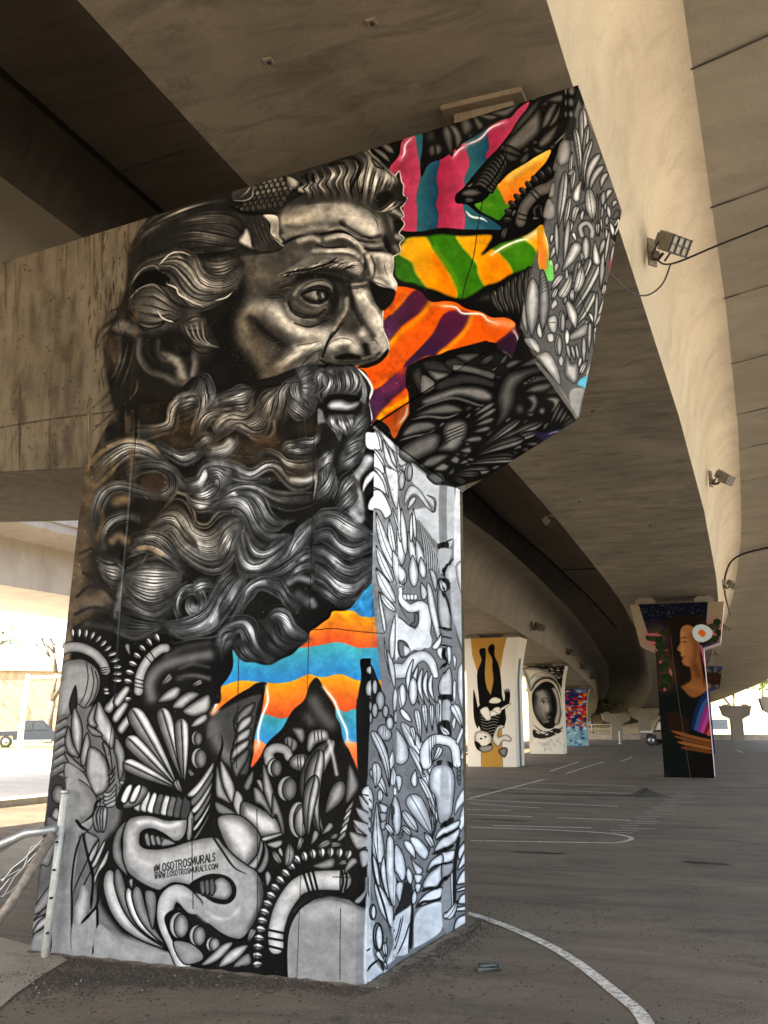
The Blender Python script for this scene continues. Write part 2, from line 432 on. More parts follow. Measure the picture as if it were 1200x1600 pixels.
    soft(s, [(915,410),(930,500)], 34, .25, .6); soft(s, [(985,430),(985,500),(1015,575)], 40, .74, .8)
    soft(s, [(835,390),(842,460),(815,520)], 22, .12, .85)
    soft(s, [(860,530),(950,545),(1000,600)], 22, .36, .6)
    line(s, face[11:16], 5, .88, .9, (0,0))
    # eyebrow
    eb = [(300,522),(370,478),(450,425),(560,388),(650,396),(750,402),(805,440),(835,495),(800,535),(735,500),(690,478),(620,455),(530,482),(440,505),(370,508)]
    soft(s, [(360,520),(460,515),(560,490),(690,500),(760,540)], 34, .07, .9)
    fill(s, eb, .34, soft=9)
    soft(s, [(680,440),(760,440),(800,490)], 46, .60, .8); soft(s, [(700,490),(780,525)], 22, .15, .7)
    for k in range(46):
        f = k / 45.; x = 325 + 430*f; y = 512 - 96*min(1, f*1.5) + 26*max(0, f-.6)*2; yy = y + R.uniform(-6, 40*min(1, f*2))
        line(s, [(x-26,yy+22),(x+10,yy+2),(x+58,yy-6+R.uniform(-6,10))], R.uniform(5,12), (.80 if k%3==0 else .50) if k%2 else .07, .8, (.3,.5), 1)
    soft(s, [(640,470),(720,500),(790,530)], 26, .14, .7)
    line(s, [(300,526),(380,500),(470,488),(560,462),(650,430)], 12, .03, .95, (.3,.4))
    line(s, [(560,470),(620,440),(670,405)], 10, .05, .9)
    # eye socket
    soft(s, [(180,600),(260,650),(330,640)], 80, .16, .7)
    soft(s, [(330,600),(430,540),(560,520),(690,550),(720,640)], 62, .09, .9)
    soft(s, [(230,520),(330,560),(400,530)], 40, .26, .6)
    soft(s, [(630,620),(650,700),(600,800)], 70, .10, .9)
    soft(s, [(400,640),(430,600),(500,568),(580,562),(630,590)], 26, .40, .95)
    soft(s, [(450,600),(520,585),(600,600)], 10, .50, .8)
    petal(s, [(442,645),(490,602),(560,590),(604,615),(610,660),(570,692),(500,682)], .36, .08, 34, 4, .03)
    petal(s, [(545,612),(592,608),(610,645),(592,686),(552,682),(538,645)], .16, .03, 22, 0)
    soft(s, [(574,640),(578,655)], 14, .6, .9)
    soft(s, [(450,628),(500,600),(560,592),(600,612)], 18, .06, .8)
    line(s, [(440,645),(490,604),(560,592),(612,614),(630,650)], 15, .03, .95, (.2,.2))
    soft(s, [(445,665),(490,700),(545,712),(600,690)], 15, .38, .9)
    soft(s, [(400,690),(450,725),(520,740),(590,720)], 26, .30, .8)
    soft(s, [(362,690),(385,750),(450,785),(540,775),(590,735)], 16, .07, .9)
    soft(s, [(345,700),(375,765),(440,800),(530,800)], 20, .40, .8)
    soft(s, [(400,805),(470,838),(560,810),(620,760)], 20, .12, .8)
    line(s, [(210,655),(260,662),(320,658)], 7, .04, .8)
    # nose
    fill(s, [(870,560),(935,590),(1026,612),(1022,670),(990,715),(955,742),(925,720),(890,650)], .03, soft=6)
    fill(s, [(745,605),(830,598),(872,630),(890,690),(930,735),(952,762),(952,850),(975,915),(990,980),(940,1030),(860,1000),(830,900),(780,760)], .44, soft=12)
    soft(s, [(800,640),(850,700),(890,760),(915,830),(930,900),(955,960)], 62, .68, .95)
    soft(s, [(780,620),(840,630)], 34, .58, .9)
    soft(s, [(740,580),(790,575),(850,566)], 16, .55, .9); soft(s, [(735,600),(800,603)], 8, .08, .8)
    soft(s, [(760,660),(800,760),(850,840),(890,900)], 38, .15, .85)
    soft(s, [(725,560),(745,640),(760,720)], 34, .10, .85)
    soft(s, [(728,670),(722,740),(680,800),(650,870)], 30, .46, .9)
    soft(s, [(690,650),(690,720)], 20, .24, .7); soft(s, [(750,760),(770,830),(740,880)], 44, .17, .8)
    soft(s, [(650,760),(600,830)], 30, .14, .7)
    soft(s, [(740,900),(800,930)], 60, .20, .7)
    soft(s, [(640,960),(700,925),(760,935),(785,985)], 74, .62, .95)
    soft(s, [(690,920),(740,925)], 26, .76, .7); soft(s, [(620,1000),(650,1050)], 40, .34, .8)
    soft(s, [(822,892),(826,894)], 66, .52, .95)
    soft(s, [(850,960),(860,1010)], 46, .07, .9); soft(s, [(920,960),(950,990)], 62, .60, .85)
    soft(s, [(690,1032),(740,1022),(800,1035)], 34, .03, .95)
    soft(s, [(640,1075),(760,1070),(860,1050),(930,1010)], 24, .13, .9)
    soft(s, [(830,1040),(900,1022)], 16, .36, .7)
    line(s, face[17:21], 5, .85, .9, (0,0))
    fill(s, [(795,1092),(850,1072),(920,1045),(985,978),(980,1020),(930,1070),(860,1098),(820,1100)], .02, soft=2)
    # cheek
    soft(s, [(110,760),(160,720),(250,720),(290,780)], 90, .46, .9)
    soft(s, [(80,820),(90,900),(160,980),(230,1060)], 95, .33, .8)
    soft(s, [(270,740),(330,810),(440,870),(560,890),(630,880)], 95, .62, .95)
    soft(s, [(340,830),(430,880)], 50, .72, .6)
    soft(s, [(120,790),(190,850),(270,920),(340,950)], 58, .10, .9)
    soft(s, [(330,920),(320,1000),(240,1080)], 60, .14, .8)
    soft(s, [(420,980),(500,955),(600,945)], 62, .60, .9)
    soft(s, [(310,1090),(380,1030),(450,990)], 62, .56, .9)
    soft(s, [(640,880),(600,960),(575,1030)], 20, .05, .9); soft(s, [(700,820),(650,880),(630,900)], 18, .08, .8)
    soft(s, [(400,1130),(480,1080),(540,1050)], 46, .48, .85); soft(s, [(380,1080),(450,1040),(540,1000)], 16, .24, .6)
    soft(s, [(210,1150),(290,1110)], 56, .26, .7)
    # final accents: lights and darks
    for p, w, v, a in [([(520,110),(660,95),(780,120)],50,.64,.5),([(790,170),(880,230)],50,.74,.7),([(640,285),(720,280),(780,320)],14,.72,.8),([(600,372),(700,368),(770,385)],14,.72,.8),([(860,400),(950,395),(1000,420)],26,.70,.8),([(995,450),(1000,520),(1025,580)],24,.80,.8),
                       ([(830,640),(880,720),(930,790),(945,860)],24,.82,.7),([(300,760),(380,840),(480,890)],34,.80,.6),([(450,975),(560,950)],26,.74,.6),([(350,1060),(440,1000)],26,.70,.6),([(660,945),(740,940)],24,.80,.6),([(820,885),(826,888)],30,.70,.7),([(600,582),(540,572),(480,590)],9,.5,.7),([(520,640),(540,655)],26,.58,.6),([(500,703),(550,706)],6,.5,.7),
                       ([(690,200),(780,262),(880,290)],14,.05,.8),([(560,270),(700,252),(800,305)],8,.05,.8),([(330,325),(420,282)],10,.03,.8),([(540,335),(620,350),(720,344)],10,.07,.8),([(420,540),(560,520),(700,560)],34,.04,.7),([(640,560),(670,640),(640,740)],44,.05,.7),([(740,560),(755,640),(775,740),(820,830)],26,.06,.7),
                       ([(150,800),(230,880),(330,960)],36,.05,.7),([(560,1050),(640,1085),(760,1082)],14,.03,.9),([(660,1035),(800,1035)],22,.02,.9),([(840,960),(850,1000)],30,.03,.8),([(880,400),(905,470),(890,540)],16,.14,.6),([(400,820),(500,845),(600,800)],12,.06,.7)]:
        soft(s, p, w, v, a)
    for p, w, v in [([(335,318),(380,292),(430,278),(480,268)],5,.03),([(555,262),(640,246),(720,250),(780,290),(840,312),(930,316)],6,.03),([(690,196),(750,240),(810,272),(880,292),(935,282)],5,.04),([(545,330),(600,348),(680,342),(740,352)],4,.05),
                    ([(700,205),(760,250),(830,285)],3,.6),([(610,276),(700,262),(770,290),(820,350),(838,420)],4,.72),([(590,362),(690,352),(770,366)],3.5,.70),([(845,330),(900,340),(945,334)],3.5,.66),([(838,352),(880,362),(948,362)],5,.04),([(830,395),(842,460),(826,505),(800,530)],6,.04),
                    ([(360,640),(372,700),(400,742),(450,765),(520,768),(570,745)],5,.04),([(352,690),(378,752),(440,790),(520,795)],3.5,.58),([(400,815),(460,838),(540,828),(600,790)],4,.06),([(440,640),(470,676),(520,696),(580,696),(612,664)],4,.04),([(425,640),(440,602),(500,566),(580,556),(640,590)],5,.04),([(640,575),(655,640),(635,700)],5,.04),
                    ([(205,652),(260,640),(320,650),(350,690)],5,.05),([(215,690),(290,700),(330,740)],3,.42),([(240,600),(320,560),(400,540)],4,.10),([(300,620),(350,600),(400,600)],3.5,.34),([(720,660),(722,740),(690,800),(650,860),(625,920)],4,.58),([(700,820),(660,880),(605,940),(590,1010)],6,.03),
                    ([(745,600),(760,680),(790,760),(840,840)],4,.05),([(835,630),(872,700),(920,760),(938,830),(950,900)],4,.86),([(600,985),(620,945),(680,915),(750,922),(790,965)],4,.06),([(640,925),(690,905),(745,912)],3.5,.80),([(590,1020),(640,1050),(700,1062),(800,1058),(880,1035)],4,.04),([(660,1030),(700,1016),(760,1016),(810,1040)],6,.02),([(860,930),(900,925),(930,960)],4,.10),
                    ([(360,1000),(420,960),(500,945),(590,925)],4,.12),([(380,1010),(450,970),(540,955)],4,.76),([(300,1090),(350,1040),(420,1000)],4,.66),([(250,730),(310,790),(400,850),(520,885)],4,.76),([(120,800),(190,850),(260,905),(340,945)],6,.05),([(240,890),(300,960),(310,1030)],5,.08),
                    ([(880,400),(900,450),(895,520)],4,.08),([(955,420),(965,480),(990,540)],4,.2),([(985,410),(990,470),(1000,530),(1025,580)],4,.86),([(880,555),(940,575),(1000,600)],5,.05),([(760,572),(810,578),(850,570)],4,.70),([(760,592),(820,594),(855,612)],4,.05),([(420,100),(520,85),(640,80),(760,92)],4,.55),([(880,140),(915,190),(925,240)],5,.12)]:
        line(s, [(x + R.uniform(-2, 2), y + R.uniform(-2, 2)) for x, y in p], w * 1.3, v, .72, (.35, .35), 1.2)
    for k in range(70):      # pores and brush marks on the stone skin
        x, y = R.uniform(340, 900), R.uniform(110, 240)
        line(s, [(x, y), (x + R.uniform(15, 45), y + R.uniform(-5, 7))], R.uniform(1.5, 4), R.choice((.30, .72)), .22)
        x, y = R.uniform(250, 640), R.uniform(760, 1000)
        line(s, [(x, y), (x + R.uniform(12, 40), y + R.uniform(0, 16))], R.uniform(1.5, 4), R.choice((.30, .78)), .22)
    fill(s, [(436,640),(480,596),(560,580),(620,600),(636,640),(600,622),(550,612),(490,624)], .13, soft=6, a=.85)
    line(s, [(440,628),(490,590),(560,574),(622,592),(642,630)], 9, .42, .8, (.2,.2), 1.2); line(s, [(446,646),(492,622),(550,612),(600,624),(628,650)], 9, .02, .95, (.2,.2))
    soft(s, [(450,668),(500,690),(560,694)], 16, .10, .6); soft(s, [(620,650),(640,690)], 30, .05, .7)
    # worn paint on the cheek: specks of bare concrete
    for k in range(260):
        x, y = R.normal(150,90), R.normal(930,150)
        soft(s, [(x,y)], R.uniform(3,9), (R.uniform(.28,.5), R.uniform(.22,.38), .2), R.uniform(.2,.6))
    for p, w, c, a in [([(100,800),(180,1000),(260,1120)],200,(1.04,.95,.82),.7),([(150,480),(300,540)],150,(1.03,.96,.86),.6),([(330,160),(500,170)],120,(1.02,.98,.90),.5),([(640,800),(740,800)],80,(1.02,.96,.86),.5)]: tint(s, p, w, c, a, .02)
    # ------------------------------------------------ hair at the temple
    z(s, 140, 230, 4)
    HA = [([(260,860),(330,740),(440,700),(560,655),(650,690),(690,800),(760,850),(890,830),(975,715)], [(250,900),(330,790),(430,770),(520,790),(560,880),(640,960),(760,950),(880,900),(960,780)], 12, .56, 15),
          ([(560,660),(640,670),(700,780),(780,820),(870,800),(960,715)], [(600,720),(650,760),(700,850),(800,880),(900,850),(965,740)], 9, .62, 9),
          ([(440,770),(530,800),(580,880),(650,940),(760,960),(890,890)], [(420,830),(500,850),(560,930),(640,1010),(740,1000),(880,930)], 8, .54, 14),
          ([(240,960),(300,890),(400,855),(470,900),(520,960),(600,1000),(700,995)], [(220,1010),(260,1080),(350,1130),(440,1120),(480,1080),(520,1095),(620,1040)], 10, .38, 18),
          ([(690,690),(760,710),(850,700),(930,680)], [(710,760),(780,800),(860,790),(960,720)], 9, .45, 8),
          ([(550,1100),(600,1090),(660,1060),(720,1060)], [(560,1120),(590,1200),(700,1290),(815,1250)], 8, .30, 14)]
    for A, B, n, hi, w in HA: lock(s, A, B, n, hi, .04, w, .09, R.uniform(.3,.6), .5, (.2,.2))
    soft(s, [(290,1000),(350,960),(380,1050)], 90, .25, .55)
    fill(s, [(265,870),(330,790),(430,775),(500,820),(470,870),(400,850),(300,890),(262,915)], .02, soft=8)
    line(s, [(255,860),(320,770),(400,740),(440,775)], 8, .45, .8); line(s, [(430,740),(500,670),(570,655),(640,680)], 9, .62, .9)
    line(s, [(470,850),(540,880),(560,920),(640,965),(715,998)], 11, .66, .9); line(s, [(420,1020),(460,1070),(530,1095)], 10, .70, .9)
    line(s, [(240,960),(310,885),(400,858),(460,905)], 8, .44, .9); line(s, [(780,960),(850,940),(895,905)], 7, .7, .9)
    line(s, [(650,690),(690,790),(760,845),(850,850)], 12, .40, .7)
    line(s, [(90,1060),(170,1010),(260,1040),(330,1140),(400,1130)], 12, .05, .9)
    fill(s, [(140,1130),(200,1085),(270,1110),(330,1160),(240,1170)], .30, soft=16)
    fill(s, [(560,1110),(600,1090),(720,1070),(730,1150),(760,1220),(815,1250),(700,1240),(610,1190)], .2, soft=6, a=.5)
    for k in range(9):
        f=k/8.; line(s, [(575+145*f,1110-30*f),(620+110*f,1190),(700+60*f,1230),(812,1253)], 7, .52 if k%2 else .12, .8)
    # ear
    z(s, 140, 450, 4)
    for p, w, v in [([(310,320),(310,430),(380,520),(470,550),(540,590),(610,590),(660,530),(660,420)],44,.24),([(470,430),(520,440),(560,480),(570,540)],70,.42),([(640,400),(655,470),(640,540)],30,.34),
                    ([(350,330),(370,420),(450,490),(540,500)],24,.10),([(430,330),(430,400),(470,440)],34,.18),([(500,360),(560,400),(620,400)],60,.03),([(470,300),(560,300),(620,330)],50,.05),([(540,370),(550,400)],30,.10)]:
        soft(s, p, w, v, .85)
    soft(s, [(545,460),(590,560)], 44, .50, .7); line(s, [(300,330),(305,440),(370,530),(480,560)], 10, .28, .7, soft=2)

def paint_beard(s):
    R = s.rg
    z(s); set_tone(.945, .985, 1.03)
    # outline of the beard mass on black
    bd = [(190,640),(240,660),(300,590),(340,600),(420,590),(480,570),(560,575),(577,597),(581,612),(576,625),(579,650),(577,664),(570,680),(574,715),(564,740),(562,770),(568,800),(563,815),(584,832),(583,880),(575,912),(560,932),(550,947),(537,954),(520,955),(513,966),(503,973),(493,981),(485,986),(477,1002),(466,1011),(455,1022),(437,1030),(422,1038),(408,1038),(395,1034),(382,1034),(370,1026),(362,1013),(362,1040),(352,1060),(344,1073),(335,1100),(250,1060),(140,1000),(110,960),(125,800),(150,700)]
    if s.under: fill(s, bd, .045, soft=1)
    L = lambda A, B, n, hi=.66, w=8, pk=.5, sp=.38, e=(.2,.2), base=.15, lo=.05: lock(s, A, B, n, hi, lo, w, base, pk, sp, e)
    # --- crop 140,450 x4 : jaw line curls
    z(s, 140, 450, 4)
    fill(s, [(-20,1130),(60,1030),(160,970),(260,950),(400,990),(420,1040),(300,1020),(200,1060),(120,1180),(-10,1260)], (.42,.35,.25), soft=14)
    L([(-20,1160),(90,1040),(230,970),(360,990),(450,1060)], [(40,1230),(140,1120),(260,1030),(370,1050),(450,1100)], 9, .62, 14, .4)
    L([(290,880),(420,870),(490,840),(500,760),(560,690),(640,665),(690,570)], [(300,940),(440,900),(520,870),(545,760),(600,740),(680,720),(700,640)], 9, .72, 10, .2)
    L([(690,565),(730,600),(745,690),(740,730)], [(670,640),(690,720),(670,800),(660,870)], 8, .66, 10, .5)
    L([(560,700),(640,670),(680,700)], [(520,800),(600,770),(680,740)], 8, .5, 9, .2)
    L([(740,740),(800,700),(900,680),(1000,630)], [(700,790),(800,740),(900,730),(990,720),(1010,660)], 9, .62, 8, .25)
    L([(660,930),(680,830),(740,770),(820,760)], [(700,900),(740,820),(800,800),(850,790)], 7, .55, 9, .4)
    L([(860,700),(960,690),(1010,650)], [(880,750),(960,770),(1000,720)], 7, .58, 7, .4)
    L([(780,900),(790,840),(880,790),(980,800),(1040,740),(1050,700)], [(800,930),(900,850),(980,900),(1080,900),(1120,800),(1110,720)], 15, .70, 9, .3)
    soft(s, [(1010,860),(1080,850),(1100,790)], 46, .74, .6)
    L([(1060,760),(1100,680),(1170,630)], [(1110,800),(1160,720),(1180,660)], 8, .6, 8)
    L([(400,960),(480,1000),(560,1040),(640,1020),(680,1010)], [(420,1000),(500,1050),(580,1090),(660,1060),(700,1030)], 8, .55, 9, .4)
    L([(640,980),(700,920),(760,920)], [(680,1010),(730,980),(790,960)], 6, .42, 9)
    L([(700,1000),(760,1010),(840,990),(880,950),(900,930)], [(720,1050),(800,1070),(880,1040),(930,980),(925,940)], 9, .66, 9, .35)
    soft(s, [(770,1010),(830,1000),(870,960)], 40, .62, .5)
    # worn brown patches
    for x, y, w in [(560,860,120),(700,960,90),(850,1060,110),(420,900,90),(960,1000,110),(1080,940,70),(520,960,90)]:
        soft(s, [(x,y),(x+60,y+10)], w, (.20,.16,.12), .34)
    # --- crop 340,550 x4 : moustache, mouth, chin
    z(s, 340, 550, 4)
    L([(0,290),(80,270),(160,240),(210,235)], [(0,350),(100,330),(180,320),(210,260)], 10, .58, 9, .3)
    L([(0,470),(60,420),(160,420),(230,370),(250,330)], [(60,470),(140,440),(230,490),(300,460),(310,380)], 14, .68, 9, .5)
    L([(240,400),(300,300),(360,240),(400,220)], [(310,420),(330,380),(350,300),(380,250)], 10, .64, 9)
    L([(330,420),(370,330),(380,240),(440,180),(480,160)], [(400,420),(420,330),(430,280),(450,220),(500,170)], 12, .52, 9, .4)
    L([(480,170),(440,230),(470,300),(540,340),(560,370)], [(560,130),(540,200),(545,280),(600,330),(560,360)], 16, .58, 9, .4)
    L([(540,150),(600,110),(650,95)], [(560,300),(600,260),(640,180)], 12, .56, 9, .4)
    L([(500,170),(560,120),(620,90)], [(520,300),(560,400),(530,420)], 12, .46, 8, .4)
    L([(440,340),(480,380),(540,420)], [(420,250),(520,330),(575,370),(550,410)], 9, .5, 8)
    # front moustache fan
    fill(s, [(630,120),(700,100),(800,95),(870,100),(900,150),(890,220),(830,270),(760,270),(690,230),(650,200)], .16, soft=6)
    for c in [((680,105),(640,150),(668,230),(655,300), 34,.66),((700,102),(690,160),(715,215),(690,262), 30,.6),((735,100),(740,160),(750,215),(735,262), 30,.5),((775,98),(795,160),(800,220),(775,262), 34,.66),((810,98),(845,150),(845,215),(815,258), 34,.72),((850,104),(885,160),(880,220),(850,262), 30,.6),((655,108),(618,160),(625,215),(590,250), 34,.52)]:
        a_, b_, c_, d_, w_, hi_ = c
        lock(s, [a_, b_, c_, d_], [(a_[0]+w_*.8,a_[1]),(b_[0]+w_,b_[1]),(c_[0]+w_*.9,c_[1]+4),(d_[0]+w_*.5,d_[1]+10)], 6, hi_, .06, 9, .16, .45, .45, (.15,.35))
    fill(s, [(632,120),(650,108),(670,125),(720,118),(700,190),(655,200),(640,170)], .5, soft=14, a=.5)
    lock(s, [(640,120),(690,160),(680,220),(650,260),(655,318)], [(670,115),(725,160),(712,230),(690,270),(672,312)], 5, .70, .1, 8)
    fill(s, [(660,300),(700,270),(760,262),(840,270),(890,290),(880,320),(800,300),(720,300),(690,330)], .02, soft=6)
    # right fringe with light rim
    fill(s, [(872,98),(900,130),(940,180),(966,230),(955,280),(940,310),(950,360),(900,400),(860,400),(890,300),(900,200)], .16, soft=5)
    for k in range(9):
        f=k/8.; line(s, [(880+20*f,120+30*f),(900+30*f,200+10*f),(905+30*f,270),(880+40*f,310+20*f)], 8, .62 if k%2 else .1, .8)
    line(s, [(872,100),(905,130),(945,180),(966,232),(952,285),(942,310)], 13, .84, .95, (.2,.2))
    line(s, [(940,310),(952,360),(963,410),(955,440),(945,455)], 10, .72, .9)
    # lips
    fill(s, [(620,330),(700,310),(880,310),(900,360),(850,400),(700,400),(640,360)], .05, soft=8)
    petal(s, [(684,330),(720,300),(770,296),(830,312),(885,308),(880,340),(830,368),(760,368),(700,358)], .66, .2, 34, 0)
    soft(s, [(720,335),(790,335)], 34, .74, .6)
    soft(s, [(700,385),(780,385),(860,370)], 20, .06, .9)
    for A, B in [([(690,395),(700,450),(745,500),(760,555)],[(735,390),(745,440),(765,490),(766,555)]),([(735,390),(750,450),(785,490),(805,520)],[(785,392),(800,440),(812,480),(812,520)]),([(785,392),(810,430),(830,470),(822,500)],[(850,390),(858,430),(850,465),(830,500)])]:
        lock(s, A, B, 6, .66, .1, 9, .2, .5, .5, (.1,.4))
    fill(s, [(628,360),(650,365),(660,400),(665,440),(640,460),(628,440)], .40, soft=8)
    # chin and front of beard
    fill(s, [(630,460),(700,460),(760,560),(850,500),(850,620),(770,700),(700,700),(640,640)], .08, soft=10)
    L([(860,480),(900,420),(950,380)], [(800,560),(860,500),(940,440)], 8, .55, 8)
    L([(760,640),(830,560),(900,510),(930,440)], [(760,720),(830,660),(900,610),(920,540)], 12, .58, 9, .6)
    L([(800,600),(860,560),(915,545)], [(790,660),(850,620),(915,590)], 7, .66, 7)
    L([(770,700),(830,660),(900,610)], [(760,740),(820,720),(900,650)], 7, .5, 8)
    # goat-like flick on the right edge of the beard
    fill(s, [(935,640),(925,700),(885,780),(890,880),(912,980),(912,1050),(880,1062),(840,1040),(820,960),(780,900),(800,830),(850,760),(900,700)], .30, soft=6)
    soft(s, [(935,665),(905,730),(865,790),(850,860)], 40, .66, .8); soft(s, [(850,1000),(885,1040)], 50, .62, .8); soft(s, [(880,880),(895,980)], 44, .55, .7)
    L([(760,900),(790,820),(850,765)], [(790,960),(850,880),(890,820)], 9, .66, 9)
    L([(740,960),(790,890),(860,820)], [(760,1010),(840,960),(880,900)], 8, .4, 8)
    # middle dark strands
    for k in range(20):
        f=k/19.; x=620+110*f
        line(s, [(x,720+R.uniform(-30,60)),(x-10+30*f,830),(x-30+20*f,900+R.uniform(-20,40))], R.uniform(5,9), R.uniform(.08,.5), .8, (.4,.5))
    L([(620,700),(680,650),(730,600)], [(620,760),(690,700),(720,700)], 8, .6, 8)
    L([(615,880),(680,800),(720,700)], [(620,930),(700,880),(740,760)], 8, .5, 8)
    # left/center waves
    L([(480,560),(540,545),(600,540),(640,480)], [(490,580),(560,575),(620,560),(640,530)], 5, .6, 7)
    L([(390,600),(450,580),(530,600),(600,570)], [(400,620),(470,640),(560,640),(620,600)], 8, .5, 8, .4)
    L([(240,640),(300,610),(370,630),(430,680),(540,690),(620,660)], [(230,690),(300,650),(370,670),(430,730),(530,760),(620,720)], 11, .5, 9, .3)
    L([(0,680),(90,690),(200,740),(300,690),(390,700),(430,760),(520,770),(610,760)], [(20,720),(100,740),(200,780),(320,720),(390,770),(450,830),(540,835),(600,800)], 12, .72, 10, .6)
    soft(s, [(460,790),(540,800),(600,780)], 34, .72, .6)
    L([(400,600),(430,570),(500,560)], [(400,630),(440,600),(500,600)], 5, .5, 7)
    L([(0,700),(60,740),(120,790),(240,800),(330,790)], [(0,790),(60,820),(160,820),(260,830),(330,820)], 9, .45, 9, .2)
    L([(0,900),(120,830),(240,830),(330,880),(420,900),(560,890)], [(0,930),(120,860),(230,870),(330,930),(440,960),(590,930)], 12, .5, 9, .4)
    for x, y, w in [(250,560,110),(480,720,80),(160,660,100),(300,900,60),(540,470,90),(380,760,70)]:
        soft(s, [(x,y),(x+90,y+10)], w, (.19,.155,.12), .34)
    # --- crop 100,720 x4 : left swirls
    z(s, 100, 720, 4)
    soft(s, [(190,50),(170,180),(130,300),(110,480),(60,650)], 150, (.24,.205,.165), .8)
    soft(s, [(60,700),(60,960)], 170, (.27,.24,.20), .8); soft(s, [(150,900),(250,860)], 110, (.25,.235,.215), .8)
    fill(s, [(480,110),(560,80),(640,120),(650,200),(600,220),(500,180)], (.14,.11,.095), soft=14)
    L([(380,60),(460,20),(580,10),(680,60),(740,130),(810,150)], [(400,100),(480,60),(580,50),(650,100),(720,180),(800,190)], 10, .42, 10, .3)
    L([(520,190),(600,200),(650,160),(640,90),(580,60)], [(560,240),(640,230),(690,170),(680,80),(600,40)], 7, .3, 10)
    L([(760,130),(830,110),(870,50),(950,25),(1060,50)], [(780,200),(860,180),(900,110),(970,80),(1100,110)], 12, .68, 10, .4)
    L([(880,40),(960,30),(1080,60)], [(900,130),(960,110),(960,180),(900,220)], 9, .6, 10)
    L([(800,200),(860,190),(930,150),(960,160)], [(820,240),(880,240),(940,210),(960,170)], 7, .72, 8)
    L([(185,420),(190,300),(240,190),(330,150),(420,160),(520,190),(600,190)], [(200,500),(225,330),(270,220),(350,180),(420,200),(510,220),(600,230)], 9, .42, 9, .3)
    L([(230,560),(230,440),(290,360),(400,330),(470,350)], [(270,560),(270,470),(320,400),(400,370),(470,390)], 8, .36, 10, .4)
    soft(s, [(300,500),(340,470),(380,500)], 50, (.34,.30,.25), .6); soft(s, [(220,300),(240,400),(210,480)], 40, (.27,.23,.18), .7)
    soft(s, [(330,250),(380,240)], 60, (.33,.28,.22), .7)
    L([(755,200),(790,250),(870,270),(960,280)], [(770,260),(830,310),(920,300),(1000,300)], 8, .72, 8, .3)
    L([(880,290),(960,240),(1040,230),(1120,290),(1180,380)], [(920,310),(1000,290),(1080,290),(1130,340),(1180,420)], 8, .56, 9, .3)
    L([(960,240),(1060,180),(1140,190),(1200,240)], [(1000,260),(1080,240),(1140,260),(1200,300)], 8, .6, 9)
    L([(640,320),(700,310),(760,360),(800,440),(900,470),(1010,380),(1100,350)], [(520,560),(640,430),(740,540),(860,620),(960,620),(1060,520),(1120,380)], 28, .72, 8, .35, .5)
    L([(520,400),(600,350),(680,340),(740,420),(820,500)], [(560,420),(640,390),(700,420),(760,500),(840,560)], 9, .5, 9)
    L([(430,480),(560,450),(660,500),(720,620)], [(430,540),(540,500),(620,560),(700,640)], 9, .42, 10, .4)
    L([(400,560),(470,520),(560,530),(650,590),(720,660)], [(420,590),(500,560),(580,590),(660,640),(720,680)], 9, .52, 11, .4)
    soft(s, [(470,545),(540,545),(600,580)], 34, (.50,.44,.36), .7)
    L([(380,700),(450,680),(560,670),(740,690)], [(360,760),(440,860),(560,900),(720,800)], 22, .56, 9, .4, .5)
    L([(340,860),(400,850),(440,900),(560,940),(700,850)], [(340,900),(420,930),(500,970),(600,980),(720,880)], 9, .44, 9)
    soft(s, [(320,650),(360,740),(340,860),(320,980)], 30, .36, .6)
    L([(200,600),(260,640),(330,650),(370,700)], [(240,700),(290,740),(340,750),(370,740)], 9, .5, 11)
    for p in [[(100,580),(180,550),(260,600),(330,640)],[(80,850),(150,790),(240,790),(320,870)],[(70,960),(160,920),(260,930),(320,1000)],[(120,700),(200,740),(280,820)],[(60,1050),(200,980),(320,1040)]]:
        soft(s, p, 22, .09, .8)
    L([(320,940),(420,970),(520,1000),(640,1010)], [(330,1100),(420,1110),(520,1090),(640,1040)], 12, .26, 12)
    # rosette
    for a0, r0, r1, w_ in ((2.4,150,118,9),(3.6,118,84,9),(5.0,92,58,8),(.6,70,36,8)):
        th = np.linspace(a0, a0 + 3.6, 9)
        lock(s, [(805+r0*.82*np.cos(t)*(1-.05*i_),895+r0*np.sin(t)*(1-.05*i_)) for i_, t in enumerate(th)], [(805+r1*.82*np.cos(t)*(1-.05*i_),895+r1*np.sin(t)*(1-.05*i_)) for i_, t in enumerate(th)], 7, .60, .05, w_, .08, .45, .45, (.25,.3))
    soft(s, [(800,920),(820,930)], 50, .5, .7)
    L([(780,790),(840,750),(900,750),(930,770)], [(800,830),(850,810),(900,800),(930,800)], 6, .55, 8)
    # falling lock
    L([(620,1020),(720,1050),(860,1000),(930,880),(1000,730)], [(660,1100),(780,1090),(920,1060),(1020,920),(1090,720)], 22, .72, 8, .45, .45)
    L([(640,1010),(760,990),(880,920),(960,780)], [(680,1030),(800,1020),(900,960),(980,800)], 7, .5, 8)
    # --- crop 340,760 x4
    z(s, 340, 760, 4)
    L([(0,80),(100,60),(180,100),(230,200),(300,290),(380,300)], [(0,160),(100,130),(170,180),(220,290),(300,350),(400,310)], 16, .68, 10, .35)
    L([(100,30),(200,20),(280,70),(330,170),(400,220),(440,200)], [(130,60),(200,70),(250,130),(300,220),(370,250),(440,220)], 11, .6, 9)
    L([(0,360),(30,280),(90,230),(150,210)], [(0,500),(60,420),(90,330),(130,260)], 16, .6, 8)
    L([(130,300),(150,400),(200,480),(280,470),(340,400),(400,330)], [(110,400),(140,520),(230,540),(330,500),(420,440),(450,380)], 20, .68, 9, .4)
    L([(180,260),(230,370),(290,400),(370,350),(440,300)], [(160,300),(200,430),(290,450),(380,400),(440,340)], 12, .55, 9)
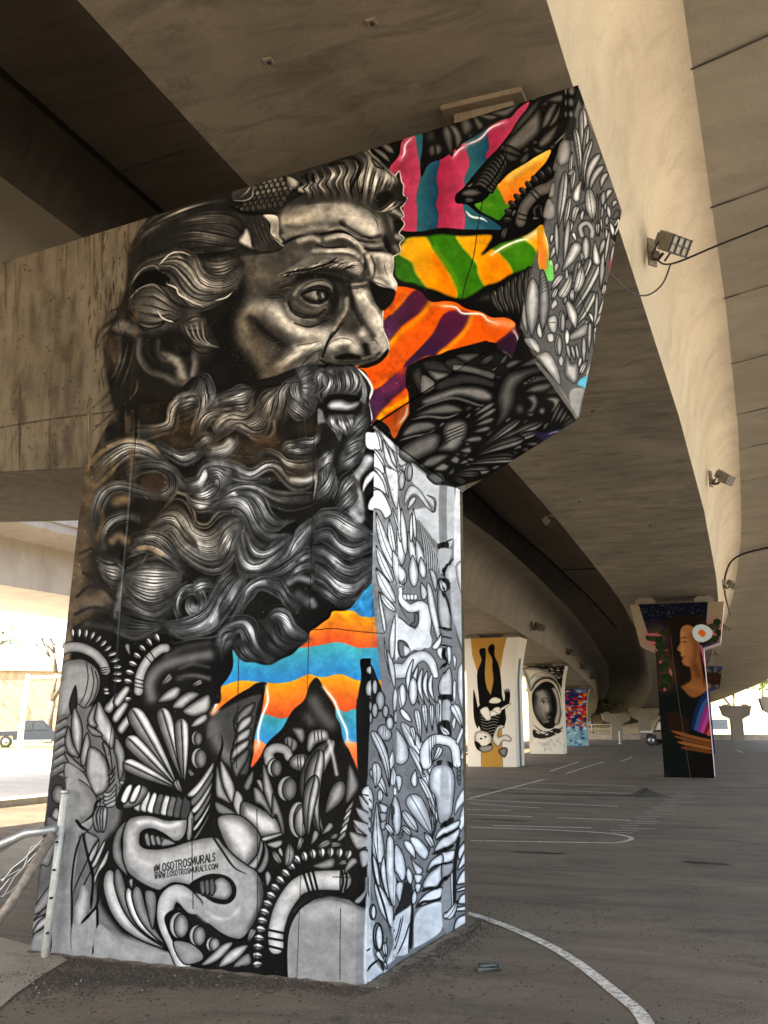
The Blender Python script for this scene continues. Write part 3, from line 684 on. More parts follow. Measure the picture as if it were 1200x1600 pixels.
    L([(340,490),(430,440),(480,340),(540,270),(605,210)], [(240,550),(400,500),(500,420),(560,330),(605,270)], 16, .66, 9, .35)
    L([(240,545),(340,520),(440,460),(520,400),(600,380)], [(300,570),(400,560),(480,500),(540,450),(600,430)], 10, .42, 9)
    # the big curl
    L([(605,215),(660,180),(740,185),(820,230),(940,290)], [(605,270),(700,250),(760,300),(850,350),(940,330)], 16, .72, 10, .35)
    L([(605,290),(700,270),(760,350),(860,380),(950,330)], [(605,350),(680,340),(760,400),(860,440),(950,370)], 14, .60, 9, .5)
    L([(605,380),(660,380),(740,440),(820,490),(950,430)], [(605,440),(670,460),(760,540),(860,560),(950,490)], 17, .66, 9, .4)
    L([(605,470),(680,520),(760,590),(860,600),(950,520)], [(605,560),(680,600),(760,680),(860,690),(930,600)], 17, .64, 9, .4)
    L([(600,600),(680,640),(760,700),(850,690)], [(600,640),(700,700),(780,750),(850,740)], 9, .36, 9)
    L([(480,470),(540,420),(600,410)], [(500,500),(550,460),(600,450)], 6, .5, 9)
    L([(440,560),(480,500),(540,470),(600,460)], [(440,580),(500,540),(560,520),(600,520)], 9, .40, 9)
    soft(s, [(440,600),(500,570),(580,590)], 40, .42, .6); soft(s, [(500,680),(560,720)], 60, .28, .6); soft(s, [(590,720),(600,740)], 40, .34, .7)
    line(s, [(940,290),(965,300),(978,340),(975,440),(960,540)], 18, .62, .8, (.3,.4), 1.5)
    # arching locks above the hollow
    L([(100,800),(150,720),(170,640),(260,575),(350,580),(420,640)], [(130,790),(190,700),(230,640),(290,630),(350,650),(440,700)], 14, .64, 9, .4)
    L([(300,590),(380,590),(440,680),(520,740)], [(320,640),(380,660),(430,740),(500,800)], 9, .3, 10)
    L([(0,750),(40,690),(100,600),(150,540)], [(0,850),(70,760),(120,680),(170,580)], 12, .55, 8)
    L([(0,620),(60,560),(100,540)], [(0,700),(50,620),(100,570)], 8, .4, 8)
    L([(310,820),(360,780),(430,800),(480,880),(560,930)], [(340,840),(380,840),(420,920),(480,960),(560,960)], 14, .66, 9, .4)
    L([(240,830),(290,900),(340,990),(450,1010)], [(330,830),(370,930),(430,980),(520,990)], 11, .40, 10)
    L([(0,900),(60,850),(160,830),(220,880),(240,960),(300,1060)], [(0,960),(60,920),(140,880),(180,950),(220,1030),(290,1080)], 14, .66, 10, .4)
    L([(0,960),(40,910),(110,900)], [(20,1100),(40,980),(110,930)], 9, .6, 10)
    soft(s, [(130,990),(160,1050)], 60, .30, .7); soft(s, [(230,1040),(330,1080)], 50, .20, .7)
    L([(100,980),(160,1060),(230,1090)], [(170,960),(220,1040),(300,1090)], 8, .34, 10)
    L([(250,900),(300,1000),(390,1060)], [(300,900),(360,990),(440,1040)], 8, .26, 9)
    z(s)
    for p, w, c, a in [([(170,700),(220,760),(200,900)],150,(1.08,1.0,.88),.6),([(250,640),(330,660),(420,640)],80,(1.12,.97,.8),.6),([(420,690),(460,740)],60,(1.1,.98,.82),.5),([(130,850),(140,980)],70,(1.06,1.0,.92),.6),([(260,800),(330,840)],90,(1.1,.98,.82),.5)]: tint(s, p, w, c, a, .015)
    if s.under:
        s.under = False; paint_beard(s)

def poly_bands(s, region, bounds, cols, axis=1, soft_=.8):
    """stripes inside a region: bounds are polylines crossing it, cols (near, far) per stripe"""
    m = mask(s, region)
    Y, X = np.mgrid[0:s.H, 0:s.W].astype(np.float32)
    if axis == 1: P, Q = X, Y
    else: P, Q = Y, X
    rows = np.where(m.max(1) > 0)[0]; colsx = np.where(m.max(0) > 0)[0]
    y0, y1, x0, x1 = rows[0], rows[-1] + 1, colsx[0], colsx[-1] + 1
    P, Q, mm = P[y0:y1, x0:x1], Q[y0:y1, x0:x1], m[y0:y1, x0:x1]
    bs = []
    for bl in bounds:
        p = smooth(s.pts(bl)); u, v = (p[:, 0], p[:, 1]) if axis == 1 else (p[:, 1], p[:, 0])
        o = np.argsort(u); bs.append(np.interp(P, u[o], v[o]))
    bs = [np.minimum(bs[0], np.min(Q)) - 40 * s.k] + bs + [bs[-1] + 46 * s.k]
    col = np.zeros(P.shape + (3,), np.float32)
    for i, c in enumerate(cols):
        t = np.clip((Q - bs[i]) / np.maximum(1, bs[i + 1] - bs[i]), 0, 1)[..., None]
        band = np.array(c[0]) * (1 - t) + np.array(c[1]) * t
        e = np.clip((Q - bs[i]) / (2 * soft_) + .5, 0, 1)[..., None] if i else 1
        col = col * (1 - e) + band * e
    s.put((x0, x1, y0, y1), col, mm)

TEAL = ((.24,.64,.68), (.14,.52,.76)); ORNG = ((.90,.62,.14), (.86,.33,.18))
def paint_colour(s):
    z(s)
    # black surround of the upper leaves
    fill(s, [(560,245),(640,205),(740,180),(830,150),(905,128),(915,150),(880,300),(850,420),(815,520),(700,600),(640,680),(600,700),(585,660),(600,600),(560,570),(600,480),(615,400)], .035, soft=1, sm=False)
    # lower stripes
    low = [(362,1015),(372,1027),(382,1034),(395,1034),(408,1038),(422,1038),(437,1030),(455,1022),(466,1011),(477,1002),(485,986),(495,980),(505,972),(515,965),(520,955),(537,954),(550,947),(560,932),(572,915),(580,903),(586,915),(591,928),(595,960),(600,995),(601,1019),(604,1053),(608,1088),(611,1109),(601,1090),(593,1067),(580,1043),(572,1031),(565,1038),(564,1061),(560,1083),(559,1107),(564,1131),(560,1152),(564,1181),(563,1209),(552,1187),(545,1171),(536,1155),(532,1133),(525,1120),(523,1104),(511,1085),(500,1064),(493,1059),(484,1069),(479,1083),(472,1096),(457,1109),(448,1123),(439,1139),(425,1152),(415,1163),(404,1184),(391,1199),(395,1176),(397,1149),(407,1115),(412,1083),(415,1067),(400,1067),(388,1075),(377,1081),(361,1091),(348,1101),(328,1117),(335,1101),(341,1080),(344,1072),(355,1059),(363,1040)]
    poly_bands(s, low, [[(470,951),(545,953),(567,963),(612,962)], [(380,1015),(473,1011),(497,1008),(529,1003),(559,1012),(577,1011),(612,1015)],
        [(320,1076),(344,1072),(372,1063),(401,1065),(433,1067),(457,1063),(481,1053),(503,1058),(532,1053),(559,1063),(580,1060),(612,1066)],
        [(320,1130),(350,1128),(380,1112),(407,1114),(441,1122),(470,1110),(523,1108),(540,1112),(559,1108),(612,1130)],
        [(320,1152),(396,1155),(417,1163),(450,1160),(537,1159),(561,1160),(612,1166)]],
        [TEAL, ORNG, TEAL, ORNG, TEAL, ((.92,.55,.30),(.86,.35,.20))])
    for p in [[(342,1080),(338,1095),(333,1110)],[(415,1072),(417,1095),(408,1120),(402,1145),(403,1165)],[(505,1073),(522,1095),(531,1118),(541,1140),(543,1158)],[(594,965),(599,1000),(603,1040),(606,1085),(610,1104)]]:
        soft(s, p, 6, (.95,.90,.85), .5); line(s, p, 2.6, (.93,.93,.92), .9)
    soft(s, [(336,1110),(332,1114)], 12, (.9,.7,.62), .6); soft(s, [(400,1168)], 14, (.9,.72,.62), .5); soft(s, [(545,1160)], 14, (.9,.72,.62), .5)
    # pink and teal leaf
    z(s, 580, 120, 3)
    P = [(85,430),(130,370),(145,300),(200,262),(238,258),(240,330),(230,400),(236,470),(270,410),(340,380),(420,320),(520,258),(600,208),(655,190),(690,150),(742,118),(705,190),(645,270),(590,340),(540,390),(480,460),(432,520),(395,555),(400,592),(450,600),(500,640),(550,662),(612,712),(540,716),(430,715),(330,708),(230,725),(150,722),(130,700),(150,600),(110,480)]
    PK, TE = ((.63,.16,.29),(.72,.26,.38)), ((.17,.40,.44),(.07,.27,.37))
    poly_bands(s, P, [[(200,240),(215,350),(230,450),(210,560),(215,640),(210,730)],[(330,240),(322,390),(305,470),(315,540),(303,600),(315,650),(305,730)],[(430,240),(440,330),(460,400),(435,480),(442,530),(430,600),(440,660),(435,720)],[(548,200),(546,280),(552,330),(540,380),(640,440),(640,720)]],
        [PK, TE, PK, TE, PK], axis=0)
    for p in [[(190,285),(160,320),(155,360),(140,385)],[(440,322),(510,290),(560,240),(630,210)],[(440,325),(410,345),(385,375)]]:
        soft(s, p, 26, (.85,.6,.66), .5); line(s, p, 8, (.92,.88,.90), .9)
    line(s, [(440,625),(470,655),(520,665),(548,683)], 10, (.90,.93,.93), .9)
    # green and yellow leaf
    G = [(108,840),(150,772),(165,752),(260,745),(330,735),(430,745),(562,740),(548,790),(522,832),(600,782),(660,765),(730,740),(800,695),(822,740),(836,830),(850,900),(846,958),(825,945),(800,900),(770,890),(700,912),(650,930),(590,966),(540,980),(480,1020),(430,1042),(370,1032),(300,1002),(250,990),(200,970),(150,960),(112,930)]
    fill(s, G, (.20,.47,.07), soft=2)
    s.clip = mask(s, G)
    for q in [[(130,830),(140,780),(240,740),(300,830),(350,900),(402,1000),(380,1050),(300,1020),(260,985),(210,920),(190,870)],[(398,745),(470,725),(570,735),(560,800),(600,830),(645,880),(658,930),(590,980),(540,985),(505,930),(490,870),(430,800)],[(715,750),(800,690),(825,750),(835,850),(822,905),(790,860),(765,800)]]:
        fill(s, q, (.92,.70,.13), soft=5, grad=(q[0][0],q[0][1],q[len(q)//2][0],q[len(q)//2][1],(.90,.50,.05)))
        line(s, q + q[:1], 10, (.80,.72,.20), .5, (0,0), 1.2)
    soft(s, [(300,850),(350,950)], 50, (.90,.45,.06), .7); soft(s, [(570,850),(610,920)], 60, (.90,.48,.08), .7); soft(s, [(800,760),(815,860)], 26, (.92,.45,.10), .7)
    soft(s, [(300,800),(380,920),(420,1010)], 24, (.35,.62,.10), .6); soft(s, [(650,800),(700,830)], 60, (.30,.55,.12), .6)
    soft(s, [(740,745),(800,710)], 50, (.88,.80,.62), .8)
    line(s, G + G[:1], 12, (.05,.05,.03), .45, (0,0), 1.5)
    s.clip = None
    soft(s, [(560,835),(620,800),(700,765),(790,725)], 24, (.85,.85,.6), .4); line(s, [(558,838),(620,798),(690,768),(740,762)], 9, (.92,.93,.86), .9)
    line(s, [(806,720),(818,800),(835,870),(840,945)], 9, (.88,.92,.80), .8)
    soft(s, [(832,900),(838,940)], 24, (.45,.80,.40), .7)
    # small leaf
    G2 = [(485,600),(520,585),(548,560),(570,525),(602,498),(650,450),(720,408),(780,370),(842,342),(818,400),(762,462),(720,528),(680,570),(640,622),(602,670),(560,655),(520,635)]
    fill(s, G2, (.22,.50,.10), soft=2)
    s.clip = mask(s, G2)
    fill(s, [(590,500),(650,440),(860,330),(830,420),(700,580),(640,600),(610,550)], (.90,.68,.20), soft=5, grad=(640,440,700,560,(.88,.42,.12)))
    soft(s, [(640,480),(720,420),(820,360)], 26, (.88,.78,.45), .7); soft(s, [(500,600),(560,600)], 30, (.38,.58,.15), .6)
    s.clip = None
    # orange and purple leaf
    z(s, 570, 420, 3.53)
    O = [(165,100),(290,118),(362,180),(440,178),(500,185),(560,220),(640,238),(700,268),(780,270),(828,298),(832,325),(862,390),(852,460),(848,525),(812,490),(778,458),(735,450),(728,412),(660,405),(600,440),(520,455),(470,475),(400,475),(330,490),(270,520),(230,550),(224,640),(240,680),(255,740),(245,800),(200,870),(172,932),(152,925),(130,870),(70,830),(40,852),(0,800),(-20,700),(-60,600),(-40,520),(40,500),(100,400),(80,250),(120,180)]
    fill(s, O, (.88,.36,.07), soft=1.5)
    s.clip = mask(s, O)
    PU = (.22,.11,.24)
    for q in [[(285,115),(370,180),(305,245),(210,310),(125,410),(80,330),(105,285),(180,220)],[(430,255),(505,230),(590,255),(530,350),(430,440),(385,480),(330,485),(235,545),(215,530),(300,440),(380,350)],[(215,545),(235,640),(150,720),(80,800),(40,860),(10,760),(20,690),(100,640)],[(832,318),(870,390),(856,530),(805,485),(735,450),(722,410),(785,360)]]:
        fill(s, q, (.34,.10,.22), soft=6, grad=(q[0][0],q[0][1],q[len(q)//2][0],q[len(q)//2][1],PU))
        soft(s, q[:len(q)//2+1], 12, (.50,.12,.18), .4)
    soft(s, [(360,190),(300,270),(200,350),(130,430)], 34, (.92,.60,.08), .75); soft(s, [(590,260),(550,350),(470,430),(420,465)], 30, (.92,.60,.12), .8)
    soft(s, [(240,715),(180,750),(110,790),(80,830)], 32, (.93,.66,.08), .9); soft(s, [(170,105),(220,150),(150,240)], 26, (.90,.50,.08), .6)
    soft(s, [(380,200),(480,200)], 26, (.90,.55,.25), .6); soft(s, [(700,290),(810,310)], 50, (.88,.58,.42), .75); soft(s, [(160,900),(210,800)], 60, (.82,.45,.28), .6)
    soft(s, [(200,560),(80,560),(20,620)], 50, (.90,.33,.05), .6)
    s.clip = None
    for p in [[(425,205),(500,212),(540,245),(640,250),(680,285),(730,300)],[(820,340),(838,370),(848,410),(835,455)],[(235,760),(225,810),(195,850)]]:
        soft(s, p, 20, (.93,.75,.62), .5); line(s, p, 8, (.95,.93,.90), .95)
    z(s)
def paint_doodles(s):
    lower_front(s)
    z(s); set_tone(1, 1, 1)
    pack(s, [(135,985),(320,1040),(330,1110),(400,1190),(560,1215),(566,1300),(566,1360),(470,1400),(400,1500),(90,1480),(80,1250),(110,1000)], 1100, 12, 3.6, .17, .56, .2, lambda x, y: 60 + 50 * math.sin(x * .03 + y * .02), 2.4, 1.2, 4)
    side_face(s)
    z(s); set_tone(.985, .99, 1.0)
    pack(s, [(588,690),(620,705),(700,765),(728,775),(733,1425),(690,1450),(615,1505),(572,1535),(572,1200),(612,1110),(604,1040),(592,920)], 800, 13, 4, .56, .92, .6, lambda x, y: 96 + 24 * math.sin(y * .03), 2.8, 1.1, 5)
    cap_front(s)
    z(s); set_tone(1, .98, .94)
    pack(s, [(600,215),(640,200),(830,150),(895,135),(880,215),(845,345),(815,500),(780,480),(700,470),(760,360),(700,290)], 800, 9, 2.8, .12, .42, .1, lambda x, y: 40 + 30 * math.sin(x * .05), 2.4, 1.1, 6)
    cap_under(s); z(s); set_tone(1, .985, .96)
    pack(s, [(640,690),(660,600),(690,560),(790,550),(830,560),(900,655),(850,690),(780,738),(712,757)], 800, 9, 2.6, .12, .48, .1, lambda x, y: 28 + 20 * math.sin(y * .06), 2.6, 1.1, 7)
    cap_end(s)
    z(s); set_tone(1, .98, .95)
    pack(s, [(905,190),(930,240),(970,335),(955,420),(905,640),(830,530),(825,470),(850,400),(868,290)], 520, 9, 3, .46, .88, .42, lambda x, y: 84 + 16 * math.sin(y * .04), 3.0, 1.0, 8)

def lower_front(s):
    set_tone(1, 1.0, 1.0)
    z(s, 60, 960, 4)
    z(s); fill(s, [(100,1100),(150,1110),(190,1180),(185,1280),(160,1320),(150,1400),(200,1470),(262,1500),(280,1620),(0,1620),(40,1500),(70,1300)], .34, soft=4); fill(s, [(40,1440),(150,1455),(262,1495),(262,1620),(0,1620)], .48, soft=6)
    fill(s, [(455,1500),(600,1500),(600,1620),(455,1620)], .47, soft=3, sm=False)
    z(s, 60, 960, 4)
    # shadowy locks flowing into the pattern
    for p, w, v in [([(300,60),(480,90),(620,120),(800,60),(950,120),(1060,60)],40,.22),([(480,110),(600,150),(740,90)],22,.30),([(820,100),(900,150),(1060,110)],20,.30),
                    ([(800,260),(900,210),(1060,180)],50,.26),([(880,340),(960,310),(1060,330)],22,.24),([(700,520),(690,420),(760,330),(900,280),(1060,250)],72,.50),([(870,400),(960,380),(1060,400)],30,.36),([(760,460),(850,400),(960,400)],14,.10)]:
        soft(s, p, w, v, .7)
    # left arch with seeds
    tube(s, [(60,290),(160,215),(250,205),(340,240),(400,300),(420,350)], 72, 62, .60, .2, 5)
    for k in range(3): line(s, [(372,345+14*k),(400,335+14*k),(440,330+14*k)], 6, .04)
    teeth(s, [(190,120),(250,118),(330,130),(400,180),(450,240),(480,310),(485,360),(485,430)], 12, 60, 26, .85)
    teeth(s, [(420,455),(424,500)], 2, 36, 20, .8)
    petal(s, [(150,320),(230,280),(300,290),(370,350),(385,440),(350,540),(290,585),(240,560),(200,620),(140,690),(110,560)], .52, .34, 60, 5)
    for q in [[(300,292),(310,400),(290,500),(255,565)],[(330,320),(345,420),(325,520),(285,585)],[(352,350),(372,430),(350,520),(310,580)]]: line(s, q, 6, .05, .95, (.05,.1))
    petal(s, [(232,440),(245,560),(215,640),(190,560)], .10, .06, 20, 0)
    # second arch
    tube(s, [(620,480),(625,400),(650,330),(700,260),(760,215),(790,210)], 62, 62, .62, .18, 5)
    for q in [[(598,400),(650,415)],[(596,425),(650,440)],[(595,450),(648,462)],[(690,230),(730,290)],[(665,262),(708,312)]]: line(s, q, 7, .04, .95, (0,0))
    teeth(s, [(555,560),(548,480),(560,400),(575,340),(600,280),(640,220),(680,180),(720,155),(760,135)], 9, 60, 34, .88)
    # leaf cluster, left edge
    fill(s, [(100,700),(190,640),(170,900),(70,1200),(40,1200)], .30, soft=6)
    for k in range(10): y = 640+56*k; line(s, [(190-3*k,y),(150-4*k,y+20),(95-4*k,y+60)], 9, .05, .9, (.1,.4))
    for k in range(9): y = 665+56*k; soft(s, [(165-4*k,y+5),(120-4*k,y+32)], 22, .50, .7)
    for A, hi in [([(225,580),(270,680),(275,780),(250,900),(215,800),(205,680)],.66),([(190,700),(215,800),(255,890),(190,870),(165,790)],.48),([(170,860),(280,960),(285,985),(210,960),(175,900)],.46),
                  ([(300,740),(325,820),(285,950),(262,890)],.56),([(375,540),(440,660),(470,740),(455,840),(400,780),(350,680)],.66),([(310,640),(365,550),(350,650),(370,700),(320,700)],.5),([(305,690),(390,740),(395,765),(330,750)],.44),
                  ([(320,830),(390,860),(430,960),(430,1080),(350,1130),(300,1010),(300,920)],.58),([(480,770),(530,850),(530,960),(500,1040),(480,900),(465,850)],.5),([(400,800),(440,850),(455,1000),(420,900)],.4)]:
        petal(s, A, hi, .26, 34, 6)
    petal(s, [(170,930),(280,990),(340,1100),(380,1180),(330,1330),(230,1400),(165,1400),(165,1100)], .55, .42, 60, 5)
    for k in range(3): line(s, [(420,1010+40*k),(455,990+30*k),(475,940+40*k)], 9, .04)
    for k in range(4): petal(s, [(395,1115+30*k),(440,1110+22*k),(478,1060+34*k),(470,1120+26*k),(420,1150+20*k)], .55, .25, 14, 4)
    for k in range(4): petal(s, [(500,1040+38*k),(555,1048+34*k),(548,1075+34*k),(510,1068+36*k)], .50, .25, 12, 4)
    # twist between the arches
    for k, (x, y) in enumerate([(470,560),(510,620),(545,690),(520,520)]): petal(s, [(x-60,y+20),(x+10,y-70),(x+48,y-60),(x+20,y),(x-30,y+60)], .68, .25, 30, 6)
    # shell fan
    fan(s, (870,1090), [(575,585,118),(545,765,104),(525,925,92)], 60, .46, .22, 1, .84, 7, .86)
    fan(s, (905,1070), [(762,582,98),(885,648,92)], 60, .50, .22, 1, .84, 7, .86)
    line(s, [(870,1100),(560,970),(540,990)], 5, .5, .3)
    # leaves on a stem, right
    for q in [[(740,550),(780,490),(850,450),(885,470),(850,530)],[(830,580),(870,520),(940,480),(1000,500),(930,560),(890,590)],[(895,605),(960,550),(1060,500),(1060,600),(960,640)],[(945,700),(980,650),(1040,620),(1050,660),(990,700)]]:
        petal(s, q, .66, .24, 34, 6)
    ball(s, 985, 775, 36, 48, .42, .2, 6, 0, 1); ball(s, 998, 900, 50, 66, .42, .2, 6, 0, 1)
    # barbed stem
    fill(s, [(1130,735),(1145,850),(1130,1000),(1085,1150),(1060,1400),(1090,1240),(1098,1000),(1090,900)], .03, soft=2)
    for k in range(6): petal(s, [(920+8*k,1130+55*k),(1000+4*k,1040+55*k),(1085-4*k,925+62*k),(1080-6*k,985+60*k),(990,1130+52*k)], .70 if k % 2 == 0 else .36, .25, 22, 6)
    # crop 300,1080 : middle group
    z(s, 300, 1080, 4)
    fill(s, [(110,180),(250,80),(420,20),(400,110),(360,330),(330,520),(200,440),(160,260),(90,300)], .20, soft=8)
    soft(s, [(130,220),(150,320),(210,400)], 90, .36, .8)
    leafs = [[(265,180),(310,110),(385,70),(370,130),(290,210)],[(270,250),(300,180),(365,150),(365,200),(300,260)],[(250,330),(290,260),(360,230),(350,290),(280,330)],[(235,420),(260,350),(345,300),(345,350),(260,420)],[(240,470),(290,400),(350,360),(340,430),(300,500),(270,540)]]
    for i, q in enumerate(leafs): petal(s, q, (.40,.62,.62,.66,.36)[i], .14, 26, 6)
    line(s, [(300,80),(255,180),(265,280),(235,420),(270,540)], 9, .03)
    line(s, [(170,250),(185,330),(160,430),(130,600),(130,700)], 26, .03, 1, (.5,.1))
    # banana leaves
    petal(s, [(150,460),(190,600),(240,700),(180,680),(140,640)], .56, .22, 26, 7)
    petal(s, [(175,430),(250,560),(265,640),(245,700),(205,640),(175,540)], .66, .24, 26, 7)
    petal(s, [(270,620),(315,670),(290,780),(250,710)], .60, .24, 20, 6)
    petal(s, [(140,690),(240,740),(270,775),(160,765)], .36, .16, 18, 6)
    petal(s, [(310,690),(420,730),(520,800),(550,870),(540,900),(430,910),(370,860),(300,790)], .72, .25, 60, 8, off=(.2,0))
    petal(s, [(155,790),(300,780),(420,900),(400,1020),(330,1100),(260,1050),(190,930)], .74, .30, 85, 8, off=(-.25,0))
    petal(s, [(430,920),(440,990),(400,1110),(350,1110),(330,1105),(400,1020),(420,940)], .58, .24, 30, 8)
    petal(s, [(440,930),(475,1000),(470,1080),(430,1140),(370,1130),(410,1100),(445,1010)], .44, .16, 26, 7)
    petal(s, [(435,915),(550,885),(550,905),(450,940)], .60, .25, 14, 6); petal(s, [(460,955),(552,930),(555,965),(510,985)], .50, .2, 16, 6)
    petal(s, [(315,590),(375,490),(378,560),(345,625)], .40, .15, 24, 6)
    petal(s, [(440,450),(500,600),(510,690),(495,760),(440,620)], .56, .18, 30, 6); petal(s, [(380,600),(440,640),(500,790),(430,720),(385,690)], .50, .18, 30, 6)
    petal(s, [(395,560),(440,640),(430,560)], .45, .2, 14, 5)
    petal(s, [(500,640),(550,740),(575,860),(560,900),(520,780),(495,790)], .44, .14, 22, 6)
    # cap and spike
    soft(s, [(760,60),(800,130),(860,200)], 90, .30, .8); soft(s, [(715,160),(740,190)], 60, .26, .8)
    petal(s, [(620,230),(690,230),(705,290),(680,330),(640,280)], .46, .14, 34, 5)
    petal(s, [(570,300),(600,280),(650,310),(655,350),(620,385),(580,350)], .40, .15, 20, 6)
    for q in [[(590,285),(595,370)],[(625,290),(612,380)]]: line(s, q, 6, .04)
    tube(s, [(480,440),(475,385),(520,355),(580,370),(600,410)], 72, 62, .56, .14, 6)
    ball(s, 512, 480, 48, 60, .40, .16, 6, 0, 1); ball(s, 590, 610, 62, 80, .40, .18, 6, .1, 1)
    ball(s, 680, 445, 80, 56, .58, .2, 7)
    for x in (655,672,700,715): line(s, [(x,395),(x+4,500)], 6, .04)
    ball(s, 702, 560, 42, 66, .44, .15, 6); line(s, [(712,500),(705,620)], 4, .2, .6)
    petal(s, [(690,625),(720,610),(715,650),(690,668)], .45, .2, 12, 5)
    ball(s, 662, 805, 66, 115, .60, .22, 7, 0, 1, .80); line(s, [(690,705),(640,780),(640,870),(680,915)], 7, .03)
    petal(s, [(725,275),(760,240),(840,240),(855,300),(780,330),(740,380),(715,360)], .60, .2, 34, 6)
    for x in (762,785,808): line(s, [(x,235),(x+6,320)], 6, .04)
    for b, t, w, bd in [((835,915),(875,300),150,-.20),((800,915),(800,365),110,-.09),((725,920),(770,525),92,-.05)]:
        leaf(s, b, t, w, .44, .14, bd, True, .72, 6, 1, .68)
    soft(s, [(855,310),(880,400),(905,520)], 22, .66, .8)
    line(s, [(945,420),(960,560),(930,720),(880,830),(840,915)], 7, .03)
    petal(s, [(985,450),(1045,580),(1010,660),(960,700),(965,560)], .46, .14, 34, 6)
    for k in range(5): petal(s, [(960-12*k,745+44*k),(1010-14*k,680+48*k),(1000-10*k,730+44*k),(965-12*k,780+40*k)], .70 if k%2 else .5, .2, 14, 5)
    for k in range(3): petal(s, [(1030-24*k,720+78*k),(1080,760+78*k),(1130,850+76*k),(1120,870+76*k),(1050-14*k,830+76*k)], .58, .24, 26, 6)
    fill(s, [(1090,60),(1070,0),(1060,-130),(1100,-190),(1160,-60),(1150,200),(1100,540),(1060,520),(1075,300)], .03, soft=1)
    for k, (x, y) in enumerate([(1108,20),(1105,90),(1100,180)]): petal(s, [(x-16,y-30),(x+14,y-26),(x+18,y+10),(x+2,y+36),(x-18,y+16)], .75, .4, 12, 4)
    # crop 40,1240 : snake and lower left
    z(s, 40, 1240, 4)
    petal(s, [(240,-90),(350,-80),(440,20),(430,110),(360,180),(260,200),(240,120)], .52, .36, 70, 5)
    fill(s, [(260,-100),(330,-90),(330,300),(280,700),(290,1010),(125,1010),(160,700),(240,300)], .50, soft=6)
    fill(s, [(160,-100),(245,-90),(240,80),(150,150),(135,100)], .16, soft=4)
    ball(s, 205, 5, 42, 60, .46, .22, 5); petal(s, [(160,140),(185,85),(215,110),(200,170)], .55, .2, 20, 5); petal(s, [(215,150),(230,90),(245,120),(240,160)], .45, .2, 16, 5)
    petal(s, [(95,430),(130,280),(200,260),(150,440),(110,445)], .50, .36, 34, 5); petal(s, [(20,760),(60,700),(130,600),(170,560),(160,660),(90,740)], .50, .34, 34, 5)
    petal(s, [(45,800),(100,730),(165,690),(160,740),(90,770)], .40, .2, 22, 6); petal(s, [(40,880),(80,800),(160,745),(155,800),(90,850)], .62, .28, 22, 6); petal(s, [(45,890),(90,855),(150,825),(150,990),(30,985)], .52, .38, 34, 6)
    line(s, [(320,170),(350,210),(400,235)], 20, .03, 1, (0,.4)); line(s, [(360,180),(420,130),(440,60),(490,20)], 14, .04)
    for k in range(4): petal(s, [(420+18*k,150-10*k),(450+14*k,80),(480+8*k,110),(470+8*k,210),(440+12*k,240)], .55, .2, 16, 5)
    for q, hi in [([(375,240),(440,270),(440,300),(395,380),(370,300)],.45),([(395,390),(450,290),(445,340),(410,430)],.6),([(410,440),(480,300),(490,320),(440,440),(415,470)],.66),([(420,520),(510,350),(500,430),(450,500),(425,570)],.68)]:
        petal(s, q, hi, .3, 18, 6)
    line(s, [(355,240),(310,380),(288,560),(290,700),(284,990)], 12, .03, 1, (.1,.1)); line(s, [(355,240),(385,380),(415,520),(400,730)], 15, .03, 1, (.1,.1))
    line(s, [(440,290),(380,430),(320,560),(295,640)], 8, .03); line(s, [(430,440),(360,580),(300,710)], 8, .03)
    petal(s, [(360,570),(395,640),(370,780),(320,850),(305,720),(330,640)], .62, .44, 34, 0)
    fill(s, [(290,820),(350,820),(440,700),(440,900),(420,1010),(295,1010)], .50, soft=8)
    line(s, [(345,815),(400,750),(440,690),(450,560)], 15, .03, 1, (.1,.1)); line(s, [(440,690),(440,850),(410,1010)], 16, .03, 1, (.1,.1))
    fill(s, [(450,820),(600,940),(760,985),(900,1000),(960,1090),(800,1080),(620,1060),(430,1030)], .50, soft=5)
    leaf(s, (900,985), (505,480), 110, .70, .36, -.17, False, .86, 9)
    leaf(s, (900,985), (560,470), 70, .42, .24, -.13, False, .85, 8)
    leaf(s, (880,960), (630,590), 60, .80, .34, -.13, False, .85, 8)
    leaf(s, (880,960), (680,580), 74, .46, .26, -.10, False, .85, 8)
    petal(s, [(740,610),(810,640),(790,850),(750,720)], .42, .28, 30, 7)
    # the big hose
    soft(s, [(560,180),(640,130),(560,480),(640,520)], 60, .3, .0)
    petal(s, [(650,150),(570,220),(535,320),(545,420),(620,510),(630,500),(590,330),(610,220)], .44, .26, 30, 7)
    petal(s, [(975,20),(1020,90),(1045,150),(1030,280),(1000,285),(1000,180),(990,90)], .50, .26, 24, 6)
    hose = [(985,60),(1000,200),(960,245),(860,220),(760,190),(680,220),(650,320),(690,440),(790,520),(930,450),(1080,380),(1250,370),(1400,470),(1430,620),(1340,760),(1180,720),(1050,640),(960,620),(890,680),(880,800),(900,930)]
    body = [(640,160),(700,138),(780,138),(860,162),(915,165),(958,130),(978,40),(1003,120),(1000,230),(965,290),(900,300),(850,265),(780,228),(725,238),(708,290),(730,330),(800,348),(900,335),(1000,305),(1100,278),(1190,275),(1230,320),(1300,390),(1380,450),(1440,490),(1480,590),(1470,700),(1400,850),(1330,915),(1240,890),(1140,820),(1040,742),(980,700),(1060,600),(930,560),(860,590),(820,606),(720,560),(640,500),(603,420),(598,310),(608,220)]
    petal(s, body, .54, .36, 44, 9)
    s.clip = mask(s, body)
    soft(s, [(700,180),(780,175),(880,205),(950,190)], 30, .78, .85); soft(s, [(655,250),(650,340),(690,410),(770,450)], 44, .66, .8); soft(s, [(860,430),(980,400),(1100,360),(1160,340)], 60, .64, .7)
